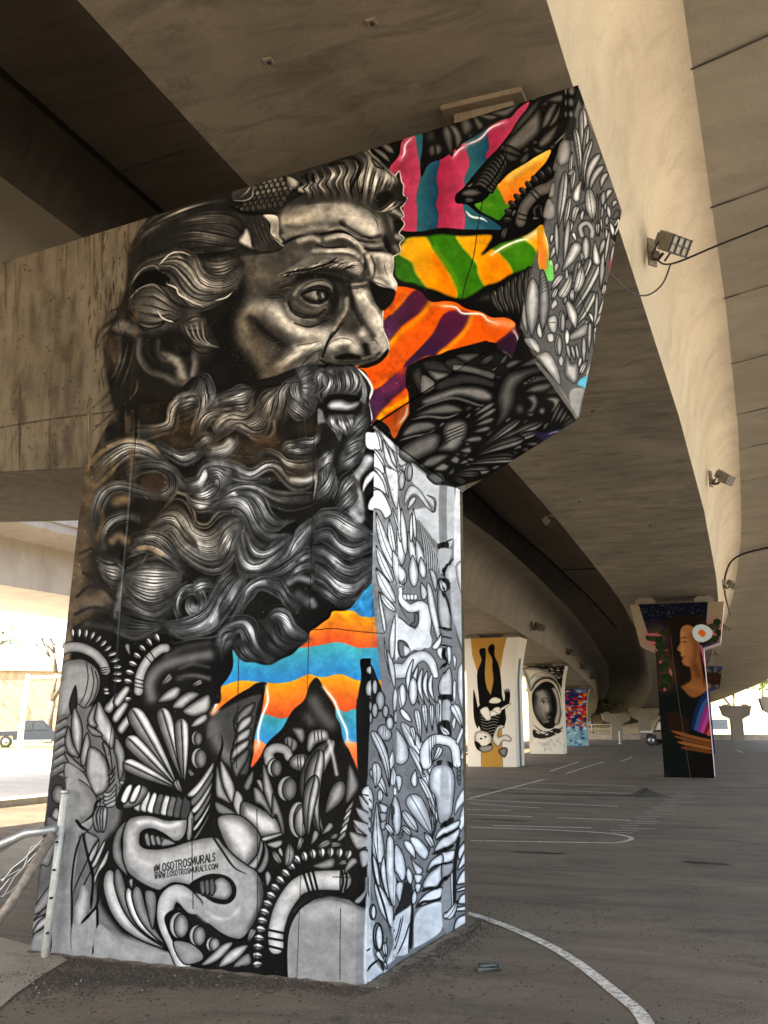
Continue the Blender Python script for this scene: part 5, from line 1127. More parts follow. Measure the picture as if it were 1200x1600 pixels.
def cap_under(s):
    set_tone(1.0, .985, .96)
    z(s)
    fill(s, [(624,694),(640,650),(638,610),(640,575),(700,548),(760,532),(800,560),(815,514),(830,550),(908,657),(850,692),(778,742),(712,762),(690,757),(640,716)], .035, soft=1, sm=False)
    z(s, 570, 420, 3.53)
    O = [(830,470),(812,490),(778,458),(735,450),(728,412),(660,405),(600,440),(520,455),(470,475),(400,475),(330,490),(270,520),(230,550),(224,640),(240,680),(255,740),(245,800),(200,870),(172,932),(130,870),(160,900),(200,820),(230,740),(210,680),(200,600),(215,520),(300,470),(420,455),(560,430),(650,385),(740,390),(780,430),(830,450)]
    P = lambda q, hi=.50, lo=.10, sh=26, lw=4: petal(s, q, hi, lo, sh, lw, .02)
    for q, hi in [([(260,580),(300,545),(330,600),(395,650),(320,690),(280,640)],.26),([(320,520),(410,510),(480,575),(410,630),(360,590)],.22),([(340,560),(400,560),(470,580),(400,625)],.48),([(440,520),(500,490),(555,525),(500,570)],.24),([(500,480),(560,465),(635,470),(570,520)],.36)]: P(q, hi, .14, 40)
    P([(310,600),(340,590),(395,645),(318,690)], .48, .36, 30, 3)
    tube(s, [(420,645),(540,610),(640,620),(700,640)], 70, 40, .26, .06, 4); tube(s, [(500,545),(600,560),(700,590)], 40, 44, .46, .14, 4)
    fill(s, [(560,520),(640,480),(760,480),(800,540),(760,600),(700,570),(620,550)], .11, soft=10)
    P([(310,720),(420,670),(520,645),(640,650),(710,690),(700,735),(630,735),(520,710),(420,740),(330,760)], .62, .12, 34)
    line(s, [(270,790),(360,745),(480,715),(560,730),(640,755),(700,745)], 14, .46, .9, (.3,.2))
    P([(270,815),(340,770),(450,740),(530,760),(545,790),(480,805),(380,810)], .52, .1, 26); line(s, [(250,835),(340,815),(450,822),(530,795)], 12, .50, .9)
    P([(210,900),(260,850),(350,835),(400,860),(380,890),(300,910),(220,930)], .50, .08, 26); line(s, [(190,950),(270,925),(350,910),(400,880)], 9, .48, .9)
    P([(190,1010),(260,950),(370,905),(420,925),(400,1000),(330,1040),(250,1070)], .50, .16, 44)
    P([(430,900),(450,850),(520,825),(570,850),(560,940),(500,1010),(430,1010),(400,1000),(440,950)], .60, .14, 40)
    for k in range(4): line(s, [(435,905+22*k),(500,880+18*k),(565,850+20*k)], 6, .03)
    P([(310,1090),(350,1040),(420,1020),(470,1030),(430,1070),(370,1100)], .46, .08, 26); P([(380,1110),(430,1070),(470,1090),(440,1120)], .55,.1,18); P([(470,1060),(500,1030),(530,1050),(510,1080)], .55,.1,18); P([(350,1140),(420,1120),(445,1170),(400,1190)], .30,.1,20)
    for x0,y0,x1,y1,w in [(590,820,720,740,26),(600,850,730,770,24),(600,870,720,825,28),(590,905,700,875,28),(540,950,655,935,34),(520,1005,595,1000,34)]:
        leaf(s, (x0,y0), (x1,y1), w+8, .56, .1, 0, False, .7, 4)
    # long curved horn
    P([(725,870),(745,800),(735,700),(780,590),(860,560),(960,540),(1000,560),(900,600),(840,660),(830,740),(790,820)], .46, .18, 44)
    P([(860,540),(900,510),(960,480),(950,530)], .40,.2,24); P([(870,660),(900,610),(960,590),(1030,600),(1000,620),(920,640)], .34, .1, 18)
    for k in range(3): P([(870+22*k,640-14*k),(895+20*k,615-10*k),(905+20*k,640-16*k)], .40,.1,8,3)
    P([(880,680),(930,640),(1020,625),(1035,660),(980,690),(910,690)], .50, .08, 28); P([(890,710),(940,690),(965,740),(930,800),(890,790),(915,750)], .56, .1, 28); ball(s, 857, 775, 34, 36, .36, .08, 4); ball(s, 980, 785, 24, 26, .56, .08, 4)
    P([(990,720),(1040,700),(1085,720),(1060,790),(1020,790),(1035,750)], .60, .08, 28); P([(1000,690),(1060,650),(1085,690)], .28,.2,20); P([(890,800),(940,795),(920,818)], .4,.1,8,3)
    for k in range(4): leaf(s, (1020+24*k,865), (1080+18*k,740+22*k), 24, .40, .1, 0, False, .6, 4)
    P([(1090,870),(1130,820),(1165,835),(1120,880)], .26,.14,20)
    # fan of feathers
    for t, w in [((860,830),44),((985,845),56),((960,900),44),((880,935),60),((830,1035),54),((830,1050),40),((690,1110),50)]:
        b = {690:(490,1130),}.get(t[0], (600,1035) if t[1] < 960 else (540,1080))
        leaf(s, b, t, w, .46, .10, -.02, True, .78, 5, 1 if t[1] > 840 else 1, .60)
    leaf(s, (480,1140), (640,1130), 40, .3, .08, 0, True, .7, 4); leaf(s, (480,1150), (560,1180), 36, .26, .08, 0, True, .7, 4)
    fill(s, [(925,900),(990,905),(1050,890),(1100,890),(1020,950),(980,950)], (.22,.13,.30), soft=5, grad=(960,920,1090,900,(.10,.38,.45))); line(s, [(1010,915),(1050,900),(1080,905)], 7, (.85,.6,.8), .8)
    z(s)

def cap_end(s):
    set_tone(1.0, .98, .95)
    z(s)
    m = [(903,148),(935,235),(974,330),(962,400),(906,660),(860,588),(826,530),(812,512),(822,450),(838,395),(850,345),(862,290),(880,215)]
    old = s.c.copy()
    fill(s, [(903,150),(976,330),(962,400),(908,660),(860,588),(826,530),(812,512),(822,450),(838,395),(855,330),(862,290),(880,215)], .36, soft=1.5, sm=False)
    W, LO = .80, .34
    P = lambda q, hi=W, lo=LO, sh=26, lw=5: petal(s, q, hi, lo, sh, lw, .10)
    z(s, 800, 120, 6)
    fill(s, [(480,70),(640,120),(640,160),(590,320),(570,420),(480,400),(470,200)], .03, soft=3)
    for y, r in ((130,40),(240,36),(350,30)): ball(s, 560-6*(y>200), y, r*.9, r*1.2, .42, .2, 6); ball(s, 505, y+2, 13, r, .38, .2, 5)
    fill(s, [(530,400),(600,380),(580,560),(540,590),(500,600)], .10, soft=8)
    P([(420,800),(450,620),(540,590),(540,760),(480,820)], .56, .36, 40, 4)
    leaf(s, (660,1050), (660,285), 84, .66, .25, .01, True, .82, 6, 1, .78)
    for t, w, bd in [((590,470),60,.02),((705,440),54,-.02),((740,575),60,-.07)]: leaf(s, (655+ (t[0]-650)*.2,1060), t, w, .56, .22, bd, True, .82, 6, 1, .74)
    for b, t, w in [((700,1080),(820,700),80),((720,1090),(855,810),70),((830,1050),(890,880),60),((880,1160),(930,1040),60),((940,1230),(980,1150),50)]: leaf(s, b, t, w, .72, .26, -.10, False, .75, 6)
    for b, t, w, bd in [((430,1420),(500,870),84,0),((480,1440),(540,1110),50,0),((550,1080),(580,850),44,0),((530,980),(560,690),34,0),((520,1500),(560,1330),40,0)]: leaf(s, b, t, w, .62, .26, bd, True, .6, 5, 1, .76)
    P([(345,1110),(370,1000),(405,1000),(400,1090),(370,1130)], .54,.4,20,4); P([(290,1310),(330,1150),(400,1180),(400,1300),(350,1330)], .56,.38,30,4)
    for k in range(7): leaf(s, (640+20*k,1300), (598+32*k,1190-34*np.sin(k/6*3.1)), 26, .62, .2, 0, True, .75, 4)
    tube(s, [(640,1480),(640,1400),(690,1370),(745,1400),(750,1480)], 60, 60, .64, .22, 5)
    for x,y,rx,ry in [(850,1130,30,70),(835,1270,26,60),(885,1350,24,50),(880,1440,20,40),(870,1210,16,40)]: ball(s, x, y, rx, ry, .60, .22, 5, .1)
    for x0 in (790,815): leaf(s, (x0,1500), (x0+5,1080), 26, .5,.2,0,True,.6,4)
    P([(935,1330),(960,1260),(1000,1240),(1010,1300),(960,1340)], .36,.2,20,5)
    fill(s, [(925,1500),(960,1380),(1000,1310),(1050,1400),(1060,1450),(1040,1600),(990,1560)], .04, soft=4)
    for q in [[(960,1400),(1000,1340),(990,1420),(960,1480)],[(975,1440),(1000,1400)],[(1010,1360),(1020,1470)],[(1030,1400),(1000,1480),(1040,1470),(1020,1530)]]: line(s, q, 14, .72, .95, (.05,.05))
    z(s, 800, 340, 5)
    # green drip crossing the arris
    D = [(196,90),(235,55),(255,100),(280,190),(290,290),(318,370),(318,480),(290,495),(265,480),(240,410),(212,380),(200,240)]
    fill(s, D, (.80,.60,.15), soft=2); s.clip = mask(s, D)
    fill(s, [(250,330),(300,330),(325,400),(318,500),(250,500)], (.42,.74,.36), soft=12)
    fill(s, [(200,130),(250,180),(270,380),(235,400),(210,300)], (.90,.50,.14), soft=9); soft(s, [(255,100),(280,200),(300,360)], 16, (.88,.86,.80), .7)
    s.clip = None
    for b, t, w in [((290,330),(345,210),44),((330,440),(350,350),40),((350,560),(355,475),34),((300,200),(315,120),30)]: leaf(s, b, t, w, .70, .3, 0, False, .7, 5)
    leaf(s, (150,930), (165,470), 110, .78, .38, 0, False, .55, 5); leaf(s, (230,900), (235,400), 80, .60, .3, .03, False, .4, 5); P([(75,760),(95,640),(110,720),(120,900),(85,840)], .6,.3,18,4)
    for k in range(5): line(s, [(210,560+28*k-60),(250,520+28*k-60),(275,500+30*k-40)], 6, .2)
    for k in range(3): line(s, [(215,830+26*k),(235,870+24*k),(255,830+26*k)], 6, .15)
    P([(280,780),(330,760),(350,800),(340,890),(300,890),(275,830)], .74, .4, 26); line(s, [(275,820),(345,815)], 6, .2); P([(270,910),(315,905),(320,960),(280,965)], .78,.5,16,4)
    P([(300,690),(330,640),(350,680),(310,720)], .7,.4,14,4)
    ball(s, 385, 810, 26, 84, .62, .3, 5, 0, 1, .80); ball(s, 405, 605, 22, 76, .6, .3, 5, 0, 1, .74); ball(s, 358, 990, 28, 84, .66, .36, 5, 0, 1, .8)
    tube(s, [(540,140),(530,70),(580,40),(620,90),(620,150)], 40, 40, .66, .2, 4); ball(s, 572, 245, 34, 98, .76, .3, 6)
    for t, w, bd in [((515,345),56,.02),((605,315),66,.02),((675,345),86,.03),((640,575),70,.03),((585,790),60,.04)]:
        leaf(s, (415,940 if t[1]>500 else 800), t, w, .50, .22, bd, True, .85, 6, 1, .78)
    P([(420,945),(500,870),(585,820),(585,900),(500,945)], .64,.4,34)
    for b, t, w in [((400,380),(440,0),44),((350,340),(345,30),36),((470,360),(460,200),30),((430,560),(420,400),34),((680,300),(720,170),44),((690,560),(715,270),50),((640,1050),(665,570),34),((600,1050),(610,800),36),((560,1150),(560,920),40),((720,380),(760,100),30),((650,850),(730,600),30),((640,860),(700,740),30),((770,420),(795,210),40),((450,1110),(425,980),34),((490,1110),(460,990),30),((520,1120),(495,980),28),((700,120),(690,0),20),((735,180),(735,90),24)]:
        leaf(s, b, t, w, .68, .28, 0, False, .6, 5)
    P([(95,950),(150,935),(200,980),(215,1040),(170,1045),(120,1000)], .80,.55,34,4); P([(190,1080),(260,1040),(310,1080),(360,1190),(370,1300),(290,1210),(210,1120)], .78,.5,44,4)
    fill(s, [(200,1130),(240,1170),(400,1360),(510,1580),(430,1480),(290,1280),(190,1150)], .52, soft=5)
    P([(405,1200),(420,1060),(460,1130),(510,1130),(520,1250),(480,1290),(430,1250)], .74,.34,44,4); fill(s, [(460,1340),(560,1330),(545,1420),(505,1580),(450,1440)], .62, soft=8); fill(s, [(580,1210),(640,1070),(690,900),(660,1000),(600,1210)], .66, soft=5)
    P([(355,1110),(380,1070),(400,1110),(380,1160)], .72,.4,16,4)
    fill(s, [(510,1300),(530,1260),(600,1230),(580,1340),(560,1320)], (.36,.72,.82), soft=4)
    fill(s, [(770,320),(785,480),(748,620),(755,450)], (.74,.25,.36), soft=2)
    line(s, [(430,440),(520,600),(600,790),(665,925)], 5, .04, .9, (0,0))
    z(s)

FRONT_C = [(-177.02, 1464.02), (1017.61, 1587.81), (921.41, 89.8), (-0.16, 310.96)]
SIDE_C = [(566.47, 1541.06), (731.53, 1434.69), (722.23, 734.91), (581.8, 629.46)]
UNDER_C = [(581.15, 667.85), (815.24, 512.98), (904.63, 654.59), (722.68, 768.84)]
END_C = [(815.24, 512.98), (904.63, 654.59), (971.74, 329.84), (903.23, 132.89)]

# ------------------------------------------------------------------ builders
def link(o, parent=None):
    scene.collection.objects.link(o)
    if parent: o.parent = parent
    return o
def tag(o, label=None, cat=None, group=None, kind=None):
    if label: o['label'] = label
    if cat: o['category'] = cat
    if group: o['group'] = group
    if kind: o['kind'] = kind
    return o
def empty(name, loc=(0, 0, 0), rz=0.0):
    o = bpy.data.objects.new(name, None); o.location = loc; o.rotation_euler = (0, 0, rz); o.empty_display_size = .3
    return link(o)
class MB:
    """collects vertices and faces; build() links them as one mesh object"""
    def __init__(s): s.v, s.f, s.mi, s.uv = [], [], [], {}
    def quad(s, pts, mi=0, uv=None):
        n = len(s.v); s.v += [tuple(p) for p in pts]; s.f.append(tuple(range(n, n + len(pts)))); s.mi.append(mi)
        if uv: s.uv[len(s.f) - 1] = uv
    def box(s, c, d, rz=0., mi=0, bev=0.):
        cx, cy, cz = c; hx, hy, hz = d[0] / 2, d[1] / 2, d[2] / 2; co, si = math.cos(rz), math.sin(rz)
        def T(x, y, z): return (cx + x * co - y * si, cy + x * si + y * co, cz + z)
        n = len(s.v)
        s.v += [T(x, y, z) for z in (-hz, hz) for x, y in ((-hx, -hy), (hx, -hy), (hx, hy), (-hx, hy))]
        for q in ((0, 3, 2, 1), (4, 5, 6, 7), (0, 1, 5, 4), (1, 2, 6, 5), (2, 3, 7, 6), (3, 0, 4, 7)):
            s.f.append(tuple(n + i for i in q)); s.mi.append(mi)
    def prism(s, poly, y0, y1, mi=0, fn=None):
        """poly of (x, z) extruded along y"""
        n = len(s.v); k = len(poly)
        P = [(x, y0, z_) for x, z_ in poly] + [(x, y1, z_) for x, z_ in poly]
        s.v += [fn(*p) if fn else p for p in P]
        s.f.append(tuple(n + i for i in range(k))); s.mi.append(mi)
        s.f.append(tuple(n + k + i for i in reversed(range(k)))); s.mi.append(mi)
        for i in range(k):
            j = (i + 1) % k; s.f.append((n + j, n + i, n + k + i, n + k + j)); s.mi.append(mi)
    def tube(s, pts, r, seg=10, mi=0, cap=True):
        pts = [Vector(p) for p in pts]; rr = r if isinstance(r, (list, tuple)) else [r] * len(pts)
        n0 = len(s.v); prev = None
        for i, p in enumerate(pts):
            t = (pts[min(i + 1, len(pts) - 1)] - pts[max(i - 1, 0)]).normalized()
            a = t.orthogonal().normalized() if prev is None else (prev - t * prev.dot(t)).normalized()
            prev = a; b = t.cross(a)
            for k in range(seg):
                an = 2 * math.pi * k / seg; s.v.append(tuple(p + (a * math.cos(an) + b * math.sin(an)) * rr[i]))
        for i in range(len(pts) - 1):
            for k in range(seg):
                a0 = n0 + i * seg + k; a1 = n0 + i * seg + (k + 1) % seg
                s.f.append((a0, a1, a1 + seg, a0 + seg)); s.mi.append(mi)
        if cap:
            s.f.append(tuple(n0 + k for k in reversed(range(seg)))); s.mi.append(mi)
            e = n0 + (len(pts) - 1) * seg; s.f.append(tuple(e + k for k in range(seg))); s.mi.append(mi)
    def build(s, name, mats, parent=None, smooth_=False, bevel=0.):
        me = bpy.data.meshes.new(name); me.from_pydata(s.v, [], s.f)
        for mt in (mats if isinstance(mats, (list, tuple)) else [mats]): me.materials.append(mt)
        for p, i in zip(me.polygons, s.mi): p.material_index = i; p.use_smooth = smooth_
        if s.uv:
            ul = me.uv_layers.new(name="UVMap")
            for fi, uv in s.uv.items():
                for li, c in zip(me.polygons[fi].loop_indices, uv): ul.data[li].uv = c
        me.update()
        o = bpy.data.objects.new(name, me)
        if bevel:
            b = o.modifiers.new("bevel", 'BEVEL'); b.width = bevel; b.segments = 2; b.limit_method = 'ANGLE'
        return link(o, parent)

# ------------------------------------------------------------------ materials
def nodes(mat):
    mat.use_nodes = True; t = mat.node_tree
    return t, t.nodes, t.links, t.nodes["Principled BSDF"]
def simple(name, col, rough=.7, metal=0., spec=.5, noise=0., sc=8.):
    mt = bpy.data.materials.new(name); t, N, L, B = nodes(mt)
    B.inputs['Roughness'].default_value = rough; B.inputs['Metallic'].default_value = metal
    B.inputs['Specular IOR Level'].default_value = spec
    if noise:
        tc = N.new('ShaderNodeTexCoord'); n = N.new('ShaderNodeTexNoise'); n.inputs['Scale'].default_value = sc; n.inputs['Detail'].default_value = 6
        L.new(tc.outputs['Object'], n.inputs['Vector'])
        r = N.new('ShaderNodeValToRGB'); r.color_ramp.elements[0].position = .3; r.color_ramp.elements[1].position = .7
        r.color_ramp.elements[0].color = tuple(c * (1 - noise) for c in col) + (1,); r.color_ramp.elements[1].color = tuple(min(1, c * (1 + noise)) for c in col) + (1,)
        L.new(n.outputs['Fac'], r.inputs['Fac']); L.new(r.outputs[0], B.inputs['Base Color'])
    else: B.inputs['Base Color'].default_value = tuple(col) + (1,)
    return mt
def noise_fac(N, L, vec, scale, lo, hi, detail=6, rough=.6, dist_=0., stretch=None):
    if stretch:
        mp = N.new('ShaderNodeMapping'); mp.inputs['Scale'].default_value = stretch; L.new(vec, mp.inputs['Vector']); vec = mp.outputs[0]
    n = N.new('ShaderNodeTexNoise'); n.inputs['Scale'].default_value = scale; n.inputs['Detail'].default_value = detail
    n.inputs['Roughness'].default_value = rough; n.inputs['Distortion'].default_value = dist_; L.new(vec, n.inputs['Vector'])
    r = N.new('ShaderNodeMapRange'); r.inputs['From Min'].default_value = lo; r.inputs['From Max'].default_value = hi
    L.new(n.outputs['Fac'], r.inputs['Value']); return r.outputs[0]
def mix(N, L, fac, a, b, mode='MIX'):
    x = N.new('ShaderNodeMix'); x.data_type = 'RGBA'; x.blend_type = mode
    for sk, v in ((x.inputs[0], fac), (x.inputs[6], a), (x.inputs[7], b)):
        if isinstance(v, (int, float)): sk.default_value = v
        elif isinstance(v, tuple): sk.default_value = v + (1,) if len(v) == 3 else v
        else: L.new(v, sk)
    return x.outputs[2]
def bump(N, L, B, h, s=.2, d=.01):
    b = N.new('ShaderNodeBump'); b.inputs['Strength'].default_value = s; b.inputs['Distance'].default_value = d
    L.new(h, b.inputs['Height']); L.new(b.outputs[0], B.inputs['Normal'])
def concrete_color(N, L, base, dark, stain, streak=(1, 1, .15), amt=.5, sc=1.0):
    tc = N.new('ShaderNodeTexCoord'); v = tc.outputs['Object']
    f1 = noise_fac(N, L, v, .55 * sc, .35, .68, 8, .62, .3)
    f2 = noise_fac(N, L, v, 2.2 * sc, .48, .72, 10, .7, .6, streak)
    f3 = noise_fac(N, L, v, 38, .3, .8, 4, .6)
    c = mix(N, L, f1, base, dark)
    m1 = N.new('ShaderNodeMath'); m1.operation = 'MULTIPLY'; m1.inputs[1].default_value = amt; L.new(f2, m1.inputs[0])
    c = mix(N, L, m1.outputs[0], c, stain)
    m2 = N.new('ShaderNodeMath'); m2.operation = 'MULTIPLY'; m2.inputs[1].default_value = .28; L.new(f3, m2.inputs[0])
    c = mix(N, L, m2.outputs[0], c, tuple(x * .55 for x in dark))
    return c, f3, v
def concrete(name, base, dark, stain, streak=(1, 1, .15), amt=.5, sc=1., rough=.85, pits=True, boards=None):
    mt = bpy.data.materials.new(name); t, N, L, B = nodes(mt)
    c, f, v = concrete_color(N, L, base, dark, stain, streak, amt, sc)
    if boards:
        f4 = noise_fac(N, L, v, boards[0], .42, .62, 3, .5, 0, boards[1])
        mm = N.new('ShaderNodeMath'); mm.operation = 'MULTIPLY'; mm.inputs[1].default_value = .22; L.new(f4, mm.inputs[0])
        c = mix(N, L, mm.outputs[0], c, tuple(x * .6 for x in dark))
    if pits:
        vo = N.new('ShaderNodeTexVoronoi'); vo.inputs['Scale'].default_value = 9; L.new(v, vo.inputs['Vector'])
        r = N.new('ShaderNodeMapRange'); r.inputs['From Min'].default_value = .045; r.inputs['From Max'].default_value = .075; r.inputs['To Min'].default_value = .45; r.inputs['To Max'].default_value = 0
        L.new(vo.outputs['Distance'], r.inputs['Value']); c = mix(N, L, r.outputs[0], c, (.03, .025, .02))
    L.new(c, B.inputs['Base Color']); B.inputs['Roughness'].default_value = rough; B.inputs['Specular IOR Level'].default_value = .25
    bump(N, L, B, f, .25, .01)
    return mt
M = {}
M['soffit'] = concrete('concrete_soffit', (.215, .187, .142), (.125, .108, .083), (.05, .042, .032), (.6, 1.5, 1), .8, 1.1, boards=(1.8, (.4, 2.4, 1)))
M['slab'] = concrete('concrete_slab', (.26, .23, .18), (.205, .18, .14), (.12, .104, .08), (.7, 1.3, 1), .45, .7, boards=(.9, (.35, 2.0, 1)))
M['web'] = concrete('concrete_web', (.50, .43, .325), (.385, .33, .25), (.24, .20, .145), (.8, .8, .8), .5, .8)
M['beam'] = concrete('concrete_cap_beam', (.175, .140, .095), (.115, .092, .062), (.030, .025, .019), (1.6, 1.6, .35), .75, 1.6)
M['pale'] = concrete('concrete_pale', (.50, .45, .37), (.40, .35, .28), (.22, .18, .14), (1, 1, .2), .4, 1)
M['shaded_left'] = concrete('concrete_shaded', (.085, .072, .054), (.055, .047, .036), (.028, .024, .018), (.25, 2.2, 1), .6, 1.0, boards=(1.4, (.15, 3.2, 1)))  # concrete darkened in colour for the shade on the girder's left side
M['formline'] = simple('form_line_stain', (.07, .058, .043), .9)
M['cream'] = simple('cream_paint', (.62, .58, .48), .7, noise=.06)
M['joint'] = simple('joint_shadow_gap', (.02, .017, .014), .9)
M['steel'] = simple('galvanised_steel', (.42, .42, .40), .45, .7, noise=.15, sc=20)
M['steel_white'] = simple('chipped_white_steel', (.52, .52, .47), .5, .1, noise=.2, sc=30)
M['rust'] = simple('weathered_steel', (.24, .20, .16), .7, .4, noise=.35, sc=25)
M['lampbox'] = simple('grey_cast_housing', (.17, .155, .125), .55, .3, noise=.2, sc=18)
M['glass'] = simple('dusty_lamp_glass', (.16, .15, .125), .25, 0, .6)
M['dark'] = simple('dark_metal', (.03, .03, .03), .5, .4)
M['wire'] = simple('black_cable', (.012, .012, .012), .6)
M['line'] = None

# ------------------------------------------------------------------ painted surfaces
def to_image(name, arr):
    """arr: rows from top to bottom, RGBA 0..1 (sRGB)"""
    h, w_ = arr.shape[:2]
    im = bpy.data.images.new(name, w_, h, alpha=True, float_buffer=False)
    im.alpha_mode = 'CHANNEL_PACKED'
    im.pixels.foreach_set(np.ascontiguousarray(arr[::-1], np.float32).ravel()); im.update()
    return im
def homography(src, dst):
    A = []
    for (x, y), (u, v) in zip(src, dst):
        A += [[x, y, 1, 0, 0, 0, -u * x, -u * y, -u], [0, 0, 0, x, y, 1, -v * x, -v * y, -v]]
    return np.linalg.svd(np.array(A, float))[2][-1].reshape(3, 3)
def lay(s, corners, w_, h):
    """unroll the painted sheet on to a wall face; corners = sheet points of the face's four
    texture corners (bottom-left, bottom-right, top-right, top-left)"""
    H = homography([(0, h), (w_, h), (w_, 0), (0, 0)], corners)
    Y, X = np.mgrid[0:h, 0:w_] + .5
    P = H @ np.stack([X.ravel(), Y.ravel(), np.ones(X.size)])
    x = ((P[0] / P[2]) - s.x0) * s.k - .5; y = ((P[1] / P[2]) - s.y0) * s.k - .5
    x = np.clip(x, 0, s.W - 1.001); y = np.clip(y, 0, s.H - 1.001)
    xi, yi = x.astype(int), y.astype(int); fx, fy = (x - xi)[:, None], (y - yi)[:, None]
    im = np.dstack([s.c, s.a])
    o = (im[yi, xi] * (1 - fx) + im[yi, xi + 1] * fx) * (1 - fy) + (im[yi + 1, xi] * (1 - fx) + im[yi + 1, xi + 1] * fx) * fy
    return np.clip(o.reshape(h, w_, 4), 0, 1)
def painted(name, arr, under=((.175, .140, .095), (.115, .092, .062), (.030, .025, .019)), wear=.5, gloss=.55):
    mt = bpy.data.materials.new(name); t, N, L, B = nodes(mt)
    tx = N.new('ShaderNodeTexImage'); tx.image = to_image(name, arr); tx.extension = 'EXTEND'
    c, f, v = concrete_color(N, L, *under, streak=(1.6, 1.6, .35), amt=.75, sc=1.6)
    col = tx.outputs['Color']
    # grime, fine roller grain and tiny chips in the paint
    g = noise_fac(N, L, v, 1.3, .45, .75, 8, .65, .4)
    g2 = N.new('ShaderNodeMath'); g2.operation = 'MULTIPLY'; g2.inputs[1].default_value = .16 * wear * 2; L.new(g, g2.inputs[0])
    col = mix(N, L, g2.outputs[0], col, (.045, .042, .036))
    gr = noise_fac(N, L, v, 60, .3, .75, 3, .7)
    g3 = N.new('ShaderNodeMath'); g3.operation = 'MULTIPLY'; g3.inputs[1].default_value = .38; L.new(gr, g3.inputs[0])
    col = mix(N, L, g3.outputs[0], col, (.5, .5, .5), 'MULTIPLY')
    ch = noise_fac(N, L, v, 26, .74, .77, 4, .7)
    ch2 = noise_fac(N, L, v, 2.0, .5, .62, 3)
    mm = N.new('ShaderNodeMath'); mm.operation = 'MULTIPLY'; L.new(ch, mm.inputs[0]); L.new(ch2, mm.inputs[1])
    col = mix(N, L, mm.outputs[0], col, (.42, .39, .33))
    col = mix(N, L, tx.outputs['Alpha'], c, col)
    L.new(col, B.inputs['Base Color']); B.inputs['Roughness'].default_value = .75; B.inputs['Specular IOR Level'].default_value = .04
    bump(N, L, B, gr, .12, .004)
    return mt

sheet = Sheet(0, 100, 1000, 1560, 1.25)
paint_base(sheet); paint_colour(sheet); paint_head(sheet); sheet.under = True; paint_beard(sheet); paint_doodles(sheet)
def stain_beam(s):
    rs_ = np.random.RandomState(11)
    for p in ([(0,668),(80,655),(160,645),(222,633)], [(32,600),(30,735)], [(0,738),(140,731)]): line(s, p, 2.2, .09, .8, (0, .2), .5)
    for _ in range(95):
        x, y = rs_.normal(172, 22), rs_.normal(470, 70)
        if x > 215: continue
        line(s, [(x, y), (x + rs_.uniform(-3, 3), y + rs_.uniform(6, 16)), (x + rs_.uniform(-4, 4), y + rs_.uniform(16, 34))], rs_.uniform(1, 3), .07, .6, (.3, .5))
    for _ in range(160):
        x, y = rs_.uniform(0, 220), rs_.uniform(360, 730)
        c = (.40, .33, .23) if rs_.rand() < .5 else (.15, .12, .085)
        soft(s, [(x, y), (x + rs_.uniform(-5, 5), y + rs_.uniform(10, 60))], rs_.uniform(3, 16), c, rs_.uniform(.1, .35))
    for _ in range(170):
        x, y = rs_.uniform(0, 215), rs_.uniform(380, 735); soft(s, [(x, y)], rs_.uniform(1.2, 3.6), .07, .75)
    for _ in range(26):     # rust and water runs from the top edge and the form line
        x = rs_.uniform(0, 205); y = (408 - .307 * x) if rs_.rand() < .7 else 662 - .14 * x
        line(s, [(x, y), (x + rs_.uniform(-2, 2), y + 20), (x + rs_.uniform(-4, 4), y + rs_.uniform(40, 120))], rs_.uniform(1.5, 4.5), rs_.choice(((.12, .09, .06), (.42, .37, .28))) if False else ((.13, .10, .065) if rs_.rand() < .6 else (.44, .39, .30)), .5, (.05, .7), .9)
def weather(s, n, seed):
    rs_ = np.random.RandomState(seed)
    for _ in range(n):
        x, y = rs_.randint(2, s.W - 2), rs_.randint(2, s.H - 2); v = rs_.choice((.7, .5, .12)); r = rs_.choice((1, 1, 2)); s.c[y:y + r, x:x + 1] = s.c[y:y + r, x:x + 1] * .4 + v * .6
weather(sheet, 2600, 3)
z(sheet)
for p in ([(213,640),(205,760),(192,900),(178,1080),(168,1180)], [(490,655),(487,800),(483,960),(476,1200),(463,1535)], [(400,1265),(401,1380),(398,1500)], [(372,1010),(368,1200)], [(298,1280),(300,1420)], [(483,985),(520,982),(545,985),(600,990)], [(565,1372),(520,1370)], [(532,1420),(531,1530)]):
    line(sheet, p, 1.5, .05, .65, (0, 0), .4, True)
line(sheet, [(210,650),(199,800),(186,950),(176,1100)], 3.0, (.34,.37,.40), .35, (.2,.2))  # light caught on the panel's left bevel, painted as a pale strip
stain_beam(sheet)
def blur(a, r):
    for ax_ in (0, 1):
        c = np.cumsum(np.concatenate([np.repeat(np.take(a, [0], ax_), r + 1, ax_), a, np.repeat(np.take(a, [-1], ax_), r, ax_)], ax_), ax_, dtype=np.float64)
        n = a.shape[ax_]; hi_ = np.take(c, range(2 * r + 1, 2 * r + 1 + n), ax_); lo_ = np.take(c, range(0, n), ax_)
        a = ((hi_ - lo_) / (2 * r + 1)).astype(np.float32)
    return a
lum = sheet.c.mean(2)
Yq, Xq = np.mgrid[0:sheet.H, 0:sheet.W]
headm = np.clip((640 - Xq / sheet.k) / 30, 0, 1) * np.clip((1010 - (Yq / sheet.k + 100)) / 60, 0, 1)
crisp = .42 * (lum - blur(blur(lum, 5), 5)) + .28 * (lum - blur(lum, 1))
fr_n = sum(blur(blur(np.random.RandomState(40 + r).randn(sheet.H, sheet.W).astype(np.float32), r), r) * r * wt for r, wt in ((1, .5), (3, .8), (8, 1.0)))
fr_n /= fr_n.std()
sheet.c *= (1 + headm * fr_n * .11 + (1 - headm) * fr_n * .045)[..., None]      # uneven spray and roller texture
